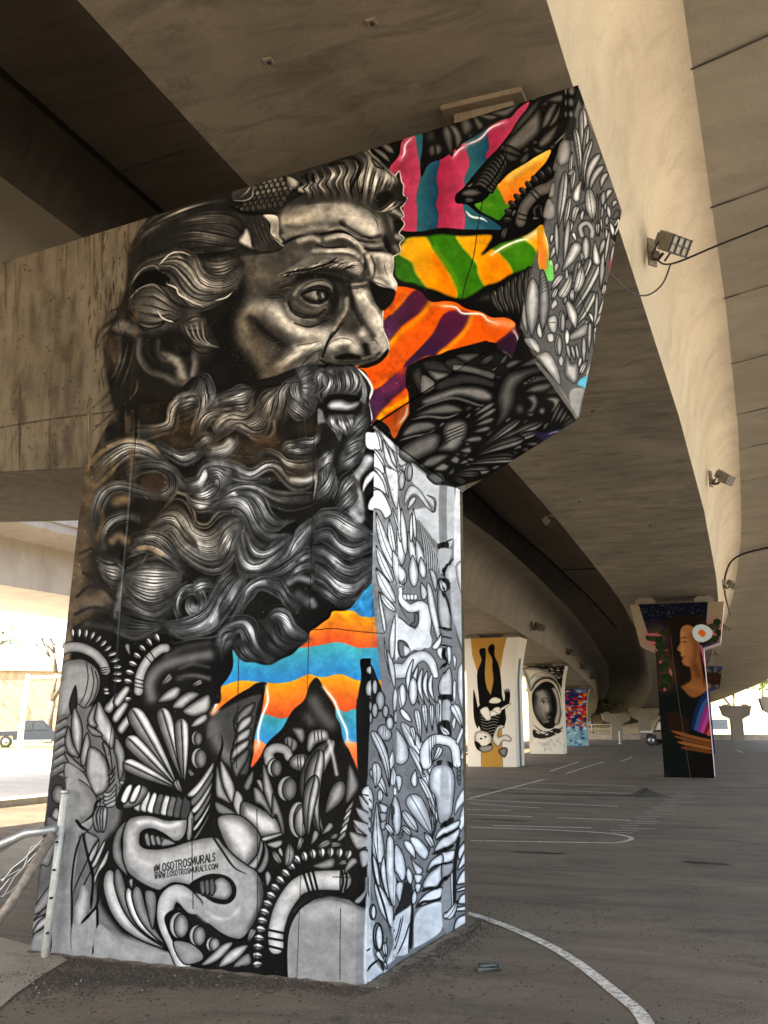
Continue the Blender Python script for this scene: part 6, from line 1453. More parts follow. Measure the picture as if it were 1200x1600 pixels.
sheet.c += (crisp * (.35 + .65 * headm))[..., None] * (sheet.c / (lum[..., None] + .02))
np.clip(sheet.c, 0, 1, out=sheet.c)
sheet.c **= 1.13
Yg, Xg = np.mgrid[0:sheet.H, 0:sheet.W]; Xg = Xg / sheet.k; Yg = Yg / sheet.k + 100
mk = np.clip((640 - Xg) / 30, 0, 1) * np.clip((1010 - Yg) / 60, 0, 1)
lowm = np.clip((Yg - 1000) / 60, 0, 1) * (Xg < 575) + ((Xg >= 575) & (Yg > 660) & (Xg < 740))
gry = 1 - np.clip((sheet.c.max(2) - sheet.c.min(2)) * 4 - .4, 0, 1)     # silver-grey hair and stone skin only
sheet.c = np.where((gry > .3)[..., None], sheet.c ** (1 - .13 * mk - .17 * lowm)[..., None], sheet.c); sheet.c *= (1 + (.10 * mk + .02 * lowm) * gry)[..., None]; np.clip(sheet.c, 0, .95, out=sheet.c)

# ------------------------------------------------------------------ the big painted pier
FX0, FX1, FZ1 = -3.95, 1.75, 6.35
M['mural_front'] = painted('mural_front', lay(sheet, FRONT_C, 1425, 1588))
M['mural_side'] = painted('mural_side', lay(sheet, SIDE_C, 525, 950), wear=.3)
M['mural_under'] = painted('mural_underside', lay(sheet, UNDER_C, 400, 520))
M['mural_end'] = painted('mural_end', lay(sheet, END_C, 520, 520), wear=.4)

def fuv(x, z_): return ((x - FX0) / (FX1 - FX0), z_ / FZ1)
def pier_main():
    root = empty('mural_pier', (-1.3, 1.05, 0))
    tag(root, 'large concrete pier painted with a bearded old man, striped leaves and inked patterns', 'painted pier')
    D = 2.1; inv = (1.3, -1.05, 0)
    b = MB(); F, S, U, E, C = 0, 1, 2, 3, 4
    # front face of the shaft in vertical strips with a shallow recessed panel
    ZR = 4.05; ZB = -.25
    top = lambda x: 5.98 + .0885 * x
    prof = [(-2.58, 0), (-2.13, 0), (-2.11, .012), (-.47, .012), (-.45, 0), (-.05, 0), (0, .05)]
    for (xa, ya), (xb, yb) in zip(prof[:-1], prof[1:]):
        za = 3.545; 
        for z0, z1 in ((ZB, za), (za, ZR)):
            if z1 == ZR and xb == 0: z1 = 3.61
            P = [(xa, ya, z0), (xb, yb, z0), (xb, yb, z1), (xa, ya, z1)]
            b.quad(P, F, [fuv(p[0], p[2]) for p in P])
    # recess lintel
    P = [(-2.13, 0, ZR), (-2.11, .012, ZR), (-.47, .012, ZR), (-.45, 0, ZR)]; b.quad(P, F, [fuv(p[0], p[2]) for p in P])
    # flush front of cap: beam to the left, wall over the recess, cantilever to the right
    XL = -10.2; zl = lambda x: 3.545 + (x + 2.58) * -.055
    for P in ([(XL, 0, zl(XL)), (-2.58, 0, 3.545), (-2.58, 0, top(-2.58)), (XL, 0, top(XL))],
              [(-2.58, 0, ZR), (-.05, 0, ZR), (-.05, 0, top(-.05)), (-2.58, 0, top(-2.58))],
              [(-.05, 0, ZR), (-.05, 0, 3.61), (0, .05, 3.61), (0, 0, 3.63), (1.15, 0, 4.22), (1.65, 0, 6.13), (-.05, 0, top(-.05))],
              ):
        b.quad(P, F, [fuv(p[0], p[2]) for p in P])
    # side face, also with a recessed panel
    ys = [(.05, 0), (.52, 0), (.54, -.015), (1.565, -.015), (1.585, 0), (2.02, 0), (2.1, -.05)]
    for (ya, xa), (yb, xb) in zip(ys[:-1], ys[1:]):
        P = [(xa, ya, ZB), (xb, yb, ZB), (xb, yb, 3.61 - .01 * yb), (xa, ya, 3.61 - .01 * ya)]
        b.quad(P, S, [(p[1] / D, p[2] / 3.8) for p in P])
    # underside of the cantilever and its end
    b.quad([(0, 0, 3.61), (1.15, 0, 4.22), (1.13, D, 4.18), (0, D, 3.59)], U, [(0, 0), (1, 0), (1, 1), (0, 1)])
    b.quad([(1.15, 0, 4.22), (1.13, D, 4.18), (1.65, D, 6.22), (1.65, 0, 6.13)], E, [(0, 0), (1, 0), (1, 1), (0, 1)])
    # bare faces: beam soffit, left and rear sides, top
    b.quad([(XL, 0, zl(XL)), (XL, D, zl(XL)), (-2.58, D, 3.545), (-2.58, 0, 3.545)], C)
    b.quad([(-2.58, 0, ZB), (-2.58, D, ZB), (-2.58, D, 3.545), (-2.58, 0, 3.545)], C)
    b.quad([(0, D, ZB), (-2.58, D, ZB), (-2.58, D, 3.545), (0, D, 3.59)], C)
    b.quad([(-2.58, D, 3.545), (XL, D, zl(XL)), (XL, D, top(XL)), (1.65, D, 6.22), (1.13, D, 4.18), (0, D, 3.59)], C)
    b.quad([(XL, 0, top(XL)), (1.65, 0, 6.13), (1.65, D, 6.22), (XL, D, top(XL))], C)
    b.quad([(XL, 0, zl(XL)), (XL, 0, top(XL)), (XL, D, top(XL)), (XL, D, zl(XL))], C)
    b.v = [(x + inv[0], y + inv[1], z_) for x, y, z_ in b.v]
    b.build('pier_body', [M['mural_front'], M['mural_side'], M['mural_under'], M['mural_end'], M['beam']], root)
    # bearings between cap and girder
    for x0, x1, y in ((.55, 1.15, .35), (.55, 1.15, 1.7), (-1.1, -.5, 1.7)):
        z0 = 6.06 + .0885 * 0 - .08 + .0885 * x0; q = MB()
        q.box(((x0 + x1) / 2 + inv[0], y + inv[1], z0 + .07), (x1 - x0 + .12, .45, .06)); q.box(((x0 + x1) / 2 + inv[0], y + inv[1], z0 + .17), (x1 - x0 - .1, .34, .14)); q.box(((x0 + x1) / 2 + inv[0], y + inv[1], z0 + .27), (x1 - x0 + .08, .5, .05))
        q.build('bearing', M['beam'], root, bevel=.01)
pier_main()

# ------------------------------------------------------------------ viaduct
def lerp(x, T): return float(np.interp(x, [t[0] for t in T], [t[1] for t in T]))
AX = [(-14, 1.75), (0, 1.57), (8, 1.56), (14, 1.45), (21.5, 1.17), (25.7, .95), (35, .25), (45, -.75), (65, -3.2), (88, -7.), (110, -11.6), (130, -16.8), (160, -26)]
BXr = [(-14, -6.0), (0, -6.02), (12, -6.05), (20.9, -6.15), (27.5, -6.55), (36, -7.3), (45, -8.3), (65.8, -10.8), (88, -14.6), (110, -19), (130, -24), (160, -33)]
BZ = [(-14, 5.7), (0, 5.55), (15, 5.1), (29.6, 4.62), (45.7, 4.3), (64, 3.55), (90, 2.6), (130, .9), (160, -.3)]
ax = lambda y: lerp(y, AX); az = lambda y: 6.33 - .045 * y
bx = lambda y: lerp(y, BXr); bz = lambda y: lerp(y, BZ)
YS = list(np.arange(-14, 40, 1.0)) + list(np.arange(40, 160, 3.0))
def loft(name, prof, X, Z, mats, parent, mi=None, smooth_=True):
    """sweep a cross-section (dx, dz) along the deck"""
    b = MB(); n = len(prof)
    for y in YS:
        for dx, dz in prof: b.v.append((X(y) + dx, y, Z(y) + dz))
    for i in range(len(YS) - 1):
        for j in range(n - 1):
            a = i * n + j; b.f.append((a, a + 1, a + 1 + n, a + n)); b.mi.append(mi[j] if mi else 0)
    return b.build(name, mats, parent, smooth_)
deck = empty('viaduct_deck', (-2, 0, 6.3))
deck.location = (0, 0, 0)
tag(deck, 'curving elevated roadway of two long concrete box girders overhead', 'bridge deck')
gir = [M['soffit'], M['web'], M['slab'], M['shaded_left']]
def arcp(x0, z0, x1, z1, n=9):
    """concave fillet from a steep web into the flat slab"""
    out = []
    for k in range(n + 1):
        t = k / n * math.pi / 2
        out.append((x0 + (x1 - x0) * (1 - math.cos(t)), z0 + (z1 - z0) * math.sin(t)))
    return out
SL = 1.72
fr = [(0, 0)] + arcp(.12, .18, .85, SL - .05)[1:] + [(1.6, SL), (3.4, SL + .04), (7.5, SL + .12)]
loft('right_flank', fr, ax, az, gir, deck, [1] * (len(fr) - 4) + [2, 2, 2])
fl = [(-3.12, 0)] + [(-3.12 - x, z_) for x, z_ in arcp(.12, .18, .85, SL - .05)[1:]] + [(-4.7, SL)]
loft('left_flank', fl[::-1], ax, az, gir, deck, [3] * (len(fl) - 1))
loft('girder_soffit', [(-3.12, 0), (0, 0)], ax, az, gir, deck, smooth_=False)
# slab up to the closure joint, then the neighbouring girder
def jx(y): return ax(y) - 5.95 + (.0 if y < 20 else min(1.3, (y - 20) * .05))
b = MB()
for y in YS:
    b.v += [(ax(y) - 4.7, y, az(y) + SL), (jx(y) + .05, y, az(y) + SL), (jx(y) + .05, y, az(y) + SL + .12), (jx(y) - .05, y, az(y) + SL + .12), (jx(y) - .05, y, az(y) + SL), (bx(y) + 1.25, y, max(bz(y) + SL * .93, az(y) + .9))]
for i in range(len(YS) - 1):
    for j in range(5): a = i * 6 + j; b.f.append((a + 1, a, a + 6, a + 7)); b.mi.append(1 if j in (1, 2, 3) else 0)
b.build('closure_slab', [M['shaded_left'], M['joint']], deck)
H2 = lambda y: max(bz(y) + SL * .93, az(y) + .9) - bz(y)
b = MB(); n = 11
for y in YS:
    p = [(0, 0)] + arcp(.1, .12, .8, H2(y) - .03, 8)[1:] + [(1.0, H2(y) - .01), (1.25, H2(y))]
    n = len(p)
    for dx, dz in p: b.v.append((bx(y) + dx, y, bz(y) + dz))
for i in range(len(YS) - 1):
    for j in range(n - 1): a = i * n + j; b.f.append((a, a + 1, a + 1 + n, a + n)); b.mi.append(0)
b.build('neighbour_flank', M['slab'], deck, True)
loft('neighbour_soffit', [(-3.1, 0), (0, 0)], bx, bz, gir, deck, smooth_=False)
f2 = [(-3.1, 0), (-3.3, .5), (-3.7, 1.1), (-4.3, 1.5), (-5.6, 1.62), (-5.6, 2.7)]
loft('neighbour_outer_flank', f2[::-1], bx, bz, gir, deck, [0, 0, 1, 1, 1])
loft('roadway_slab', [(-13.4, 3.2), (-6.5, 2.4), (7.5, 2.25)][::-1], ax, az, gir, deck, smooth_=False)
loft('parapet', [(7.5, SL + .12), (7.5, 2.9), (7.25, 2.9), (7.25, 2.2)], ax, az, gir, deck, smooth_=False)
# cross joints in the slab, formed between casting segments
for k, (y, x0, x1) in enumerate([(2.65, .55, 5.), (5.3, .62, 5.), (7.9, .5, 5.), (10.5, .55, 5.), (13.2, .5, 5.), (15.5, .6, 5.), (18.2, .6, 5.), (21, .6, 5.), (24, .6, 5.), (27, .6, 5), (30, .6, 5), (-.4, .8, 5.), (-3, .8, 5)]):
    q = MB(); nseg = 8
    for i in range(nseg):
        xa, xb = x0 + (x1 - x0) * i / nseg, x0 + (x1 - x0) * (i + 1) / nseg
        zz = lambda dx, yy: az(yy) + (SL + .04 * (dx - 1.6) / 1.8 if dx > 1.6 else SL - .05 + .05 * max(0, dx - .85) / .75) - .012
        pa, pb = (ax(y) + xa, y - .25 * xa), (ax(y) + xb, y - .25 * xb); wj = .016 + .006 * math.sin(i * 3 + k)
        q.quad([(pa[0], pa[1] - wj, zz(xa, pa[1])), (pb[0], pb[1] - wj, zz(xb, pb[1])), (pb[0], pb[1] + wj, zz(xb, pb[1])), (pa[0], pa[1] + wj, zz(xa, pa[1]))])
    q.build('cross_joint', M['joint'], deck)
for y0, xa, xb in ((1.9, -4.9, -5.9), (12, -4.8, -5.9), (21, -4.6, -6), (1.6, -6.3, -8.6)):
    q = MB(); z0 = az(y0) + SL - .01
    q.quad([(ax(y0) + xa, y0, z0), (ax(y0) + xb, y0 + .1, z0), (ax(y0) + xb, y0 + .13, z0), (ax(y0) + xa, y0 + .03, z0)]); q.build('cross_joint', M['joint'], deck)

# ------------------------------------------------------------------ ground
GS = -.01
gz = lambda y: GS * y
def ground_mat():
    mt = bpy.data.materials.new('worn_asphalt'); t, N, L, B = nodes(mt)
    tc = N.new('ShaderNodeTexCoord'); v = tc.outputs['Object']
    big = noise_fac(N, L, v, .30, .42, .60, 9, .7, .8, (1, 2.0, 1))
    c = mix(N, L, big, (.140, .102, .066), (.198, .150, .100))
    st = noise_fac(N, L, v, .55, .52, .70, 8, .68, 1.2, (1, 2.5, 1)); mm = N.new('ShaderNodeMath'); mm.operation = 'MULTIPLY'; mm.inputs[1].default_value = .75; L.new(st, mm.inputs[0])
    c = mix(N, L, mm.outputs[0], c, (.042, .035, .027))
    pl = noise_fac(N, L, v, .9, .58, .72, 7, .65, .6); m2 = N.new('ShaderNodeMath'); m2.operation = 'MULTIPLY'; m2.inputs[1].default_value = .62; L.new(pl, m2.inputs[0])
    c = mix(N, L, m2.outputs[0], c, (.16, .14, .11))
    fine = noise_fac(N, L, v, 45, .35, .75, 4, .75); m3 = N.new('ShaderNodeMath'); m3.operation = 'MULTIPLY'; m3.inputs[1].default_value = .45; L.new(fine, m3.inputs[0])
    c = mix(N, L, m3.outputs[0], c, (.02, .018, .016))
    vo = N.new('ShaderNodeTexVoronoi'); vo.inputs['Scale'].default_value = 70; L.new(v, vo.inputs['Vector'])
    r = N.new('ShaderNodeMapRange'); r.inputs['From Min'].default_value = .1; r.inputs['From Max'].default_value = .25; r.inputs['To Min'].default_value = .35; r.inputs['To Max'].default_value = 0; L.new(vo.outputs['Distance'], r.inputs['Value'])
    c = mix(N, L, r.outputs[0], c, (.17, .155, .13))
    tr_ = noise_fac(N, L, v, 1.0, .5, .66, 8, .7, .3, (.18, 2.4, 1)); m5 = N.new('ShaderNodeMath'); m5.operation = 'MULTIPLY'; m5.inputs[1].default_value = .55; L.new(tr_, m5.inputs[0])
    c = mix(N, L, m5.outputs[0], c, (.05, .042, .033))
    cl = noise_fac(N, L, v, .8, .46, .60, 5, .6, .5); sp = noise_fac(N, L, v, 55, .55, .60, 3, .7); ml = N.new('ShaderNodeMath'); ml.operation = 'MULTIPLY'; L.new(cl, ml.inputs[0]); L.new(sp, ml.inputs[1])
    m6 = N.new('ShaderNodeMath'); m6.operation = 'MULTIPLY'; m6.inputs[1].default_value = .8; L.new(ml.outputs[0], m6.inputs[0]); c = mix(N, L, m6.outputs[0], c, (.022, .016, .011))
    # cracks
    vc = N.new('ShaderNodeTexVoronoi'); vc.feature = 'DISTANCE_TO_EDGE'; vc.inputs['Scale'].default_value = .35
    nz = N.new('ShaderNodeTexNoise'); nz.inputs['Scale'].default_value = 1.5; L.new(v, nz.inputs['Vector']); vm = N.new('ShaderNodeVectorMath'); vm.operation = 'ADD'; L.new(v, vm.inputs[0]); L.new(nz.outputs['Color'], vm.inputs[1]); L.new(vm.outputs[0], vc.inputs['Vector'])
    r2_ = N.new('ShaderNodeMapRange'); r2_.inputs['From Min'].default_value = .002; r2_.inputs['From Max'].default_value = .006; r2_.inputs['To Min'].default_value = .22; r2_.inputs['To Max'].default_value = 0; L.new(vc.outputs['Distance'], r2_.inputs['Value'])
    c = mix(N, L, r2_.outputs[0], c, (.015, .013, .012))
    L.new(c, B.inputs['Base Color']); B.inputs['Roughness'].default_value = .82; B.inputs['Specular IOR Level'].default_value = .3
    bump(N, L, B, fine, .5, .02)
    return mt
M['asphalt'] = ground_mat()
M['kerb'] = concrete('kerb_concrete', (.34, .29, .22), (.26, .22, .16), (.12, .10, .07), (1, 1, 1), .6, 2)
M['street'] = simple('bleached_street_concrete', (.42, .39, .33), .9, noise=.12, sc=1.2)
def sheet_obj(name, pts, mat, dz, kind='structure'):
    q = MB(); q.quad([(x, y, gz(y) + dz) for x, y in pts]); o = q.build(name, mat); tag(o, kind=kind); return o
sheet_obj('ground', [(-400, -60), (300, -60), (300, 900), (-400, 900)], M['asphalt'], 0)
def dashmat():
    mt = bpy.data.materials.new('worn_line_paint'); t, N, L, B = nodes(mt); tc = N.new('ShaderNodeTexCoord'); v = tc.outputs['Object']
    f = noise_fac(N, L, v, 22, .44, .60, 6, .75); c = mix(N, L, f, (.66, .61, .51), (.20, .18, .15)); L.new(c, B.inputs['Base Color']); B.inputs['Roughness'].default_value = .8
    return mt
M['line'] = dashmat()
def stripe(name, pts, w_, dz=.004, sm=True, mat=None, lab=None):
    P = smooth(np.array(pts), False, 8) if sm and len(pts) > 2 else np.array(pts, float)
    if len(P) == 2: P = np.array([P[0] * (1 - t) + P[1] * t for t in np.linspace(0, 1, 6)])
    q = MB()
    for i, p in enumerate(P):
        d = P[min(i + 1, len(P) - 1)] - P[max(i - 1, 0)]; d = d / np.hypot(*d); nrm = np.array([-d[1], d[0]]) * w_ / 2
        for s_ in (1, -1): x, y = p + nrm * s_; q.v.append((x, y, gz(y) + dz))
    for i in range(len(P) - 1): q.f.append((2 * i, 2 * i + 1, 2 * i + 3, 2 * i + 2)); q.mi.append(0)
    o = q.build(name, mat or M['line']); tag(o, kind='structure'); return o
stripe('painted_ground_line', [(-.9, 2.9), (.03, 2.3), (.86, 1.42), (1.48, .41), (1.76, -.2), (2.1, -1.6), (2.2, -3.2)], .085)
for pts, w_ in [([(-1.65,7.27),(0.0,7.66),(.28,7.76),(.40,8.15),(.33,8.5),(-.08,8.86),(-1.02,8.98),(-2.19,8.92)],.07)]: stripe('painted_ground_line', pts, w_)
for pts in [[(-4.0,14.44),(-4.19,22.1)],[(-4.3,25.5),(-4.94,36.1)],[(-1.94,9.31),(-.4,9.5)],[(-3.56,13.17),(-2.0,12.7)],[(-1.27,10.91),(-.01,10.93)],[(-2.9,10.95),(-1.7,10.93)],[(-4.02,14.2),(-.66,13.6)],[(-4.02,17.97),(-.97,17.22)],[(-5.16,27.02),(-5.95,35.76)],[(-.54,57.5),(.1,52)],[(-4.27,36.4),(-4.66,42.3)],[(-4.1,20.3),(-1.2,19.9)],[(-3.9,11.9),(-2.4,12)],[(2.4,36),(2.6,46)],[(-1.2,23.7),(-.4,24.2)]]:
    stripe('painted_ground_line', pts, .08)
# stencilled lettering worn almost away: rows of short bars reading away from the camera
q = MB()
for k in range(20):
    y = 8.9 + k * .34 * (1 + k * .02); wv = .30 + .12 * ((k * 7) % 3)
    x0 = .02 + .005 * k - .1 * ((k * 5) % 2)
    q.quad([(x0, y, gz(y) + .0045), (x0 + wv, y + .04, gz(y) + .0045), (x0 + wv, y + .12, gz(y) + .0045), (x0, y + .08, gz(y) + .0045)])
tag(q.build('worn_ground_stencil', simple('faded_line_paint', (.27, .25, .21), .9, noise=.5, sc=12)), kind='structure')
# dark wet patches and repairs
M['wet'] = simple('dark_oil_stain', (.018, .016, .014), .55, noise=.3, sc=3)
def blob_sheet(name, cx, cy, rx, ry, mat, dz=.002, kind='structure', seed=0, n=26):
    rs = random.Random(seed); q = MB(); pts = []
    ph = [rs.uniform(0, 6.28) for _ in range(4)]
    for k in range(n):
        a = 2 * math.pi * k / n; r = 1 + .18 * math.sin(2 * a + ph[0]) + .14 * math.sin(5 * a + ph[1]) + .08 * math.sin(9 * a + ph[2])
        pts.append((cx + rx * r * math.cos(a), cy + ry * r * math.sin(a)))
    q.quad([(x, y, gz(y) + dz) for x, y in pts]); return tag(q.build(name, mat), kind=kind)
blob_sheet('oil_stain', -5.2, 17.2, 1.2, .5, M['wet'], seed=2); blob_sheet('oil_stain', -2.4, 16.4, 1.7, .18, M['wet'], .003, seed=3)
blob_sheet('oil_stain', -.5, 6.4, .28, .12, M['wet'], seed=4); blob_sheet('oil_stain', 1.55, 6.2, .3, .1, M['wet'], .003, seed=5); blob_sheet('oil_stain', -2.2, 10.2, .7, .08, M['wet'], seed=6)
# pale concrete apron at the left foot of the pier, street and kerbs beyond
sheet_obj('pavement', [(-2.42, .05), (-2.15, -.12), (-2.02, -.5), (-1.86, -.9), (-1.55, -1.5), (-1.3, -3.2), (-4.2, -3.2), (-4.0, -.5), (-3.2, .3)], M['kerb'], .006)
sheet_obj('pavement', [(-5.2, 2.4), (-5.6, 2.3), (-8.9, 7.2), (-8.2, 7.3), (-7.4, 5.6)], M['kerb'], .006)
sheet_obj('road', [(-11.5, -30), (-11.9, 14), (-15, 40), (-30, 90), (-160, 120), (-160, -30)], M['street'], .005)
q = MB()
for i in range(12):
    y0, y1 = -20 + i * 6, -20 + (i + 1) * 6; xk = lambda y: -11.5 - .012 * max(0, y) ** 1.3
    for (xa, xb, za, zb) in ((0, 0, 0, .13), (0, -.16, .13, .13), (-.16, -.16, .13, 0)):
        q.quad([(xk(y0) + xa, y0, gz(y0) + za), (xk(y1) + xa, y1, gz(y1) + za), (xk(y1) + xb, y1, gz(y1) + zb), (xk(y0) + xb, y0, gz(y0) + zb)])
tag(q.build('kerb', M['kerb']), kind='structure')
# far kerb and bank beyond the car park
q = MB(); q.box((-6, 97, gz(97) + .15), (70, .4, .5), R_(4)); q.box((-6, 98.6, gz(98) + .35), (70, 2.8, .3), R_(4)); tag(q.build('far_kerb', M['kerb']), kind='structure')
sheet_obj('road', [(10.5, -60), (60, -60), (80, 120), (14, 120)], M['street'], .005)  # unseen pale street, added right of the deck to bounce light back
M['grass'] = simple('dry_verge_grass', (.16, .17, .06), .9, noise=.35, sc=.6)
M['lot'] = simple('sunlit_lot', (.40, .37, .31), .9, noise=.1, sc=.3)
sheet_obj('verge', [(-60, 100.5), (60, 104), (60, 112), (-60, 110)], M['grass'], .03)
sheet_obj('verge', [(-200, 60), (-22, 36), (-30, 60), (-60, 112), (-200, 130)], M['grass'], .012)

# debris against the pier: dirt, leaf litter and grit nobody could count
rs = random.Random(7); q = MB()
def grit(x, y, r, z0=.0):
    h = r * rs.uniform(.15, .55); a0 = rs.uniform(0, 6.28); k = rs.choice((3, 4, 5)); n = len(q.v)
    for j in range(k): a = a0 + 6.283 * j / k; q.v.append((x + r * math.cos(a) * rs.uniform(.5, 1.2), y + r * .8 * math.sin(a), gz(y) + .002 + z0))
    q.v.append((x, y, gz(y) + h + .003 + z0))
    for j in range(k): q.f.append((n + j, n + (j + 1) % k, n + k)); q.mi.append(0 if rs.random() < .985 else 1)
for _ in range(4200):
    t = rs.random(); x = -2.5 + 2.6 * t; y = -.02 - abs(rs.gauss(0, .10)) - .10 * (1 - t) * rs.random(); grit(x, y, rs.uniform(.004, .014))
for _ in range(4200): x = rs.gauss(-1.35, .5); grit(x, -.36 + (x + 1.45) * .3 + rs.gauss(0, .10) * (.5 + rs.random()), rs.uniform(.004, .019))
for _ in range(900): x = rs.gauss(-1.9, .3); grit(x, -.75 + rs.gauss(0, .2), rs.uniform(.004, .014))
for _ in range(1400): t = rs.random(); grit(.03 + abs(rs.gauss(0, .14)), 2.3 * t - .05, rs.uniform(.004, .012))
for _ in range(5200):
    x, y = rs.uniform(-2.2, 4.5), rs.uniform(-1.8, 3.2)
    if (-2.6 < x < 0 and 0 < y < 2.1) or math.sin(x * 2.1 + 1) + math.sin(y * 2.9 + x * 1.3) < rs.uniform(-1.6, 1.3): continue
    grit(x, y, rs.uniform(.003, .013) * (1 + .3 * (y < 1)))
M['grit'] = simple('dark_leaf_litter', (.045, .033, .022), .95, noise=.4, sc=30); M['chip'] = simple('pale_paint_chips', (.3, .28, .24), .8)
tag(q.build('leaf_litter', [M['grit'], M['chip']]), 'dark leaf litter and grit scattered over the asphalt round the pier foot', kind='stuff')
# low bank of dirt along the foot of the pier
q = MB(); nseg = 60
for i in range(nseg + 1):
    t = i / nseg
    if t < .55: x, y, nx, ny = -2.6 + 2.62 * t / .55, 0, 0, -1
    else: x, y, nx, ny = .02, 2.1 * (t - .55) / .45, 1, 0
    w_ = .05 + .02 * math.sin(i * 1.7) + .03 * math.sin(i * .6) + (.03 if nx else .02); h = .008 + .005 * math.sin(i * 2.3)
    q.v += [(x, y, gz(y) + h), (x + nx * w_ * .5, y + ny * w_ * .5, gz(y) + h * .6), (x + nx * w_, y + ny * w_, gz(y) + .001)]
for i in range(nseg):
    for j in (0, 1): a = i * 3 + j; q.f.append((a, a + 1, a + 4, a + 3)); q.mi.append(0)
tag(q.build('dirt_bank', simple('brown_dirt', (.12, .092, .062), .95, noise=.5, sc=14), smooth_=True), kind='structure')
# crushed can-like box and mound of dirt
t = empty('crushed_box', (.62, .64, gz(.6)), .5); tag(t, 'small crushed dark green box lying on the asphalt right of the pier', 'litter')
q = MB(); q.box((0, 0, .018), (.15, .09, .03)); q.v = [(x + .012 * math.sin(9 * y + i), y + .01 * math.sin(i * 2.1), z_ + (.008 * math.sin(i) if z_ > .02 else 0)) for i, (x, y, z_) in enumerate(q.v)]
q.build('carton', simple('dark_green_card', (.03, .04, .035), .5), t, bevel=.004)
q = MB(); q.box((-.01, -.03, .037), (.10, .035, .006), .2); q.build('flap', simple('grey_card', (.10, .11, .10), .5), t)
q = MB(); n = 18
for r in range(5):
    for k in range(n):
        a = 6.283 * k / n; rr = (1 - r / 4.) * (1 + .15 * math.sin(3 * a + 1) + .08 * math.sin(7 * a)); q.v.append((.42 * rr * math.cos(a), .5 * rr * math.sin(a), .17 * (r / 4.) ** 1.2 + .012 * math.sin(k * 3 + r)))
for r in range(4):
    for k in range(n): q.f.append((r * n + k, r * n + (k + 1) % n, (r + 1) * n + (k + 1) % n, (r + 1) * n + k)); q.mi.append(0)
o = q.build('dirt_heap', simple('dark_dirt', (.035, .028, .02), .95, noise=.4, sc=10), smooth_=True); o.location = (-.52, 16.6, gz(16.6)); tag(o, 'small dark heap of swept dirt on the parking bays', 'dirt heap')

# ------------------------------------------------------------------ other painted piers
def flare(w0, w1, h, zf, n=7):
    L_ = [(w0, 0), (w0, h * zf)] + [(w0 + (w1 - w0) * ((k / n) ** 1.8), h * (zf + (1 - zf) * k / n)) for k in range(1, n + 1)]
    return [(-x, z_) for x, z_ in reversed(L_)] + L_
def pier(name, label, loc, rz, poly, depth, front, sidem, slot=None, bear=((-.75, .75)), hb=.18, group=None):
    root = empty(name, loc, rz); tag(root, label, 'painted pier' if front else 'pier', group)
    xs = [p[0] for p in poly]; zs = [p[1] for p in poly]; x0, x1, z1 = min(xs), max(xs), max(zs)
    b = MB(); b.quad([(x, 0, z_) for x, z_ in poly][::-1], 0, [((x - x0) / (x1 - x0), max(0, z_) / z1) for x, z_ in poly][::-1])
    k = len(poly)
    for i in range(k):
        (xa, za), (xb, zb) = poly[i], poly[(i + 1) % k]
        b.quad([(xa, 0, za), (xb, 0, zb), (xb, depth, zb), (xa, depth, za)], 1)
    b.quad([(x, depth, z_) for x, z_ in poly], 1)
    b.build('pier_body', [front or sidem, sidem], root)
    if slot:
        q = MB(); w0 = [x for x, z_ in poly if z_ <= 0.01 and x > 0][0]
        P = [p for p in poly if p[0] > 0 and p[1] <= z1 * .86]
        P = sorted(P, key=lambda p: p[1])
        for (xa, za), (xb, zb) in zip(P[:-1], P[1:]): q.quad([(xa + .004, depth * .38, za), (xa + .004, depth * .66, za), (xb + .004, depth * .66, zb), (xb + .004, depth * .38, zb)])
        q.build('side_channel', slot, root)
    for xb in bear:
        q = MB(); q.box((xb, depth * .35, z1 + hb * .3), (.62, .5, hb * .5)); q.box((xb, depth * .35, z1 + hb * .75), (.46, .4, hb * .55)); q.build('bearing', M['dull'], root)
    return root

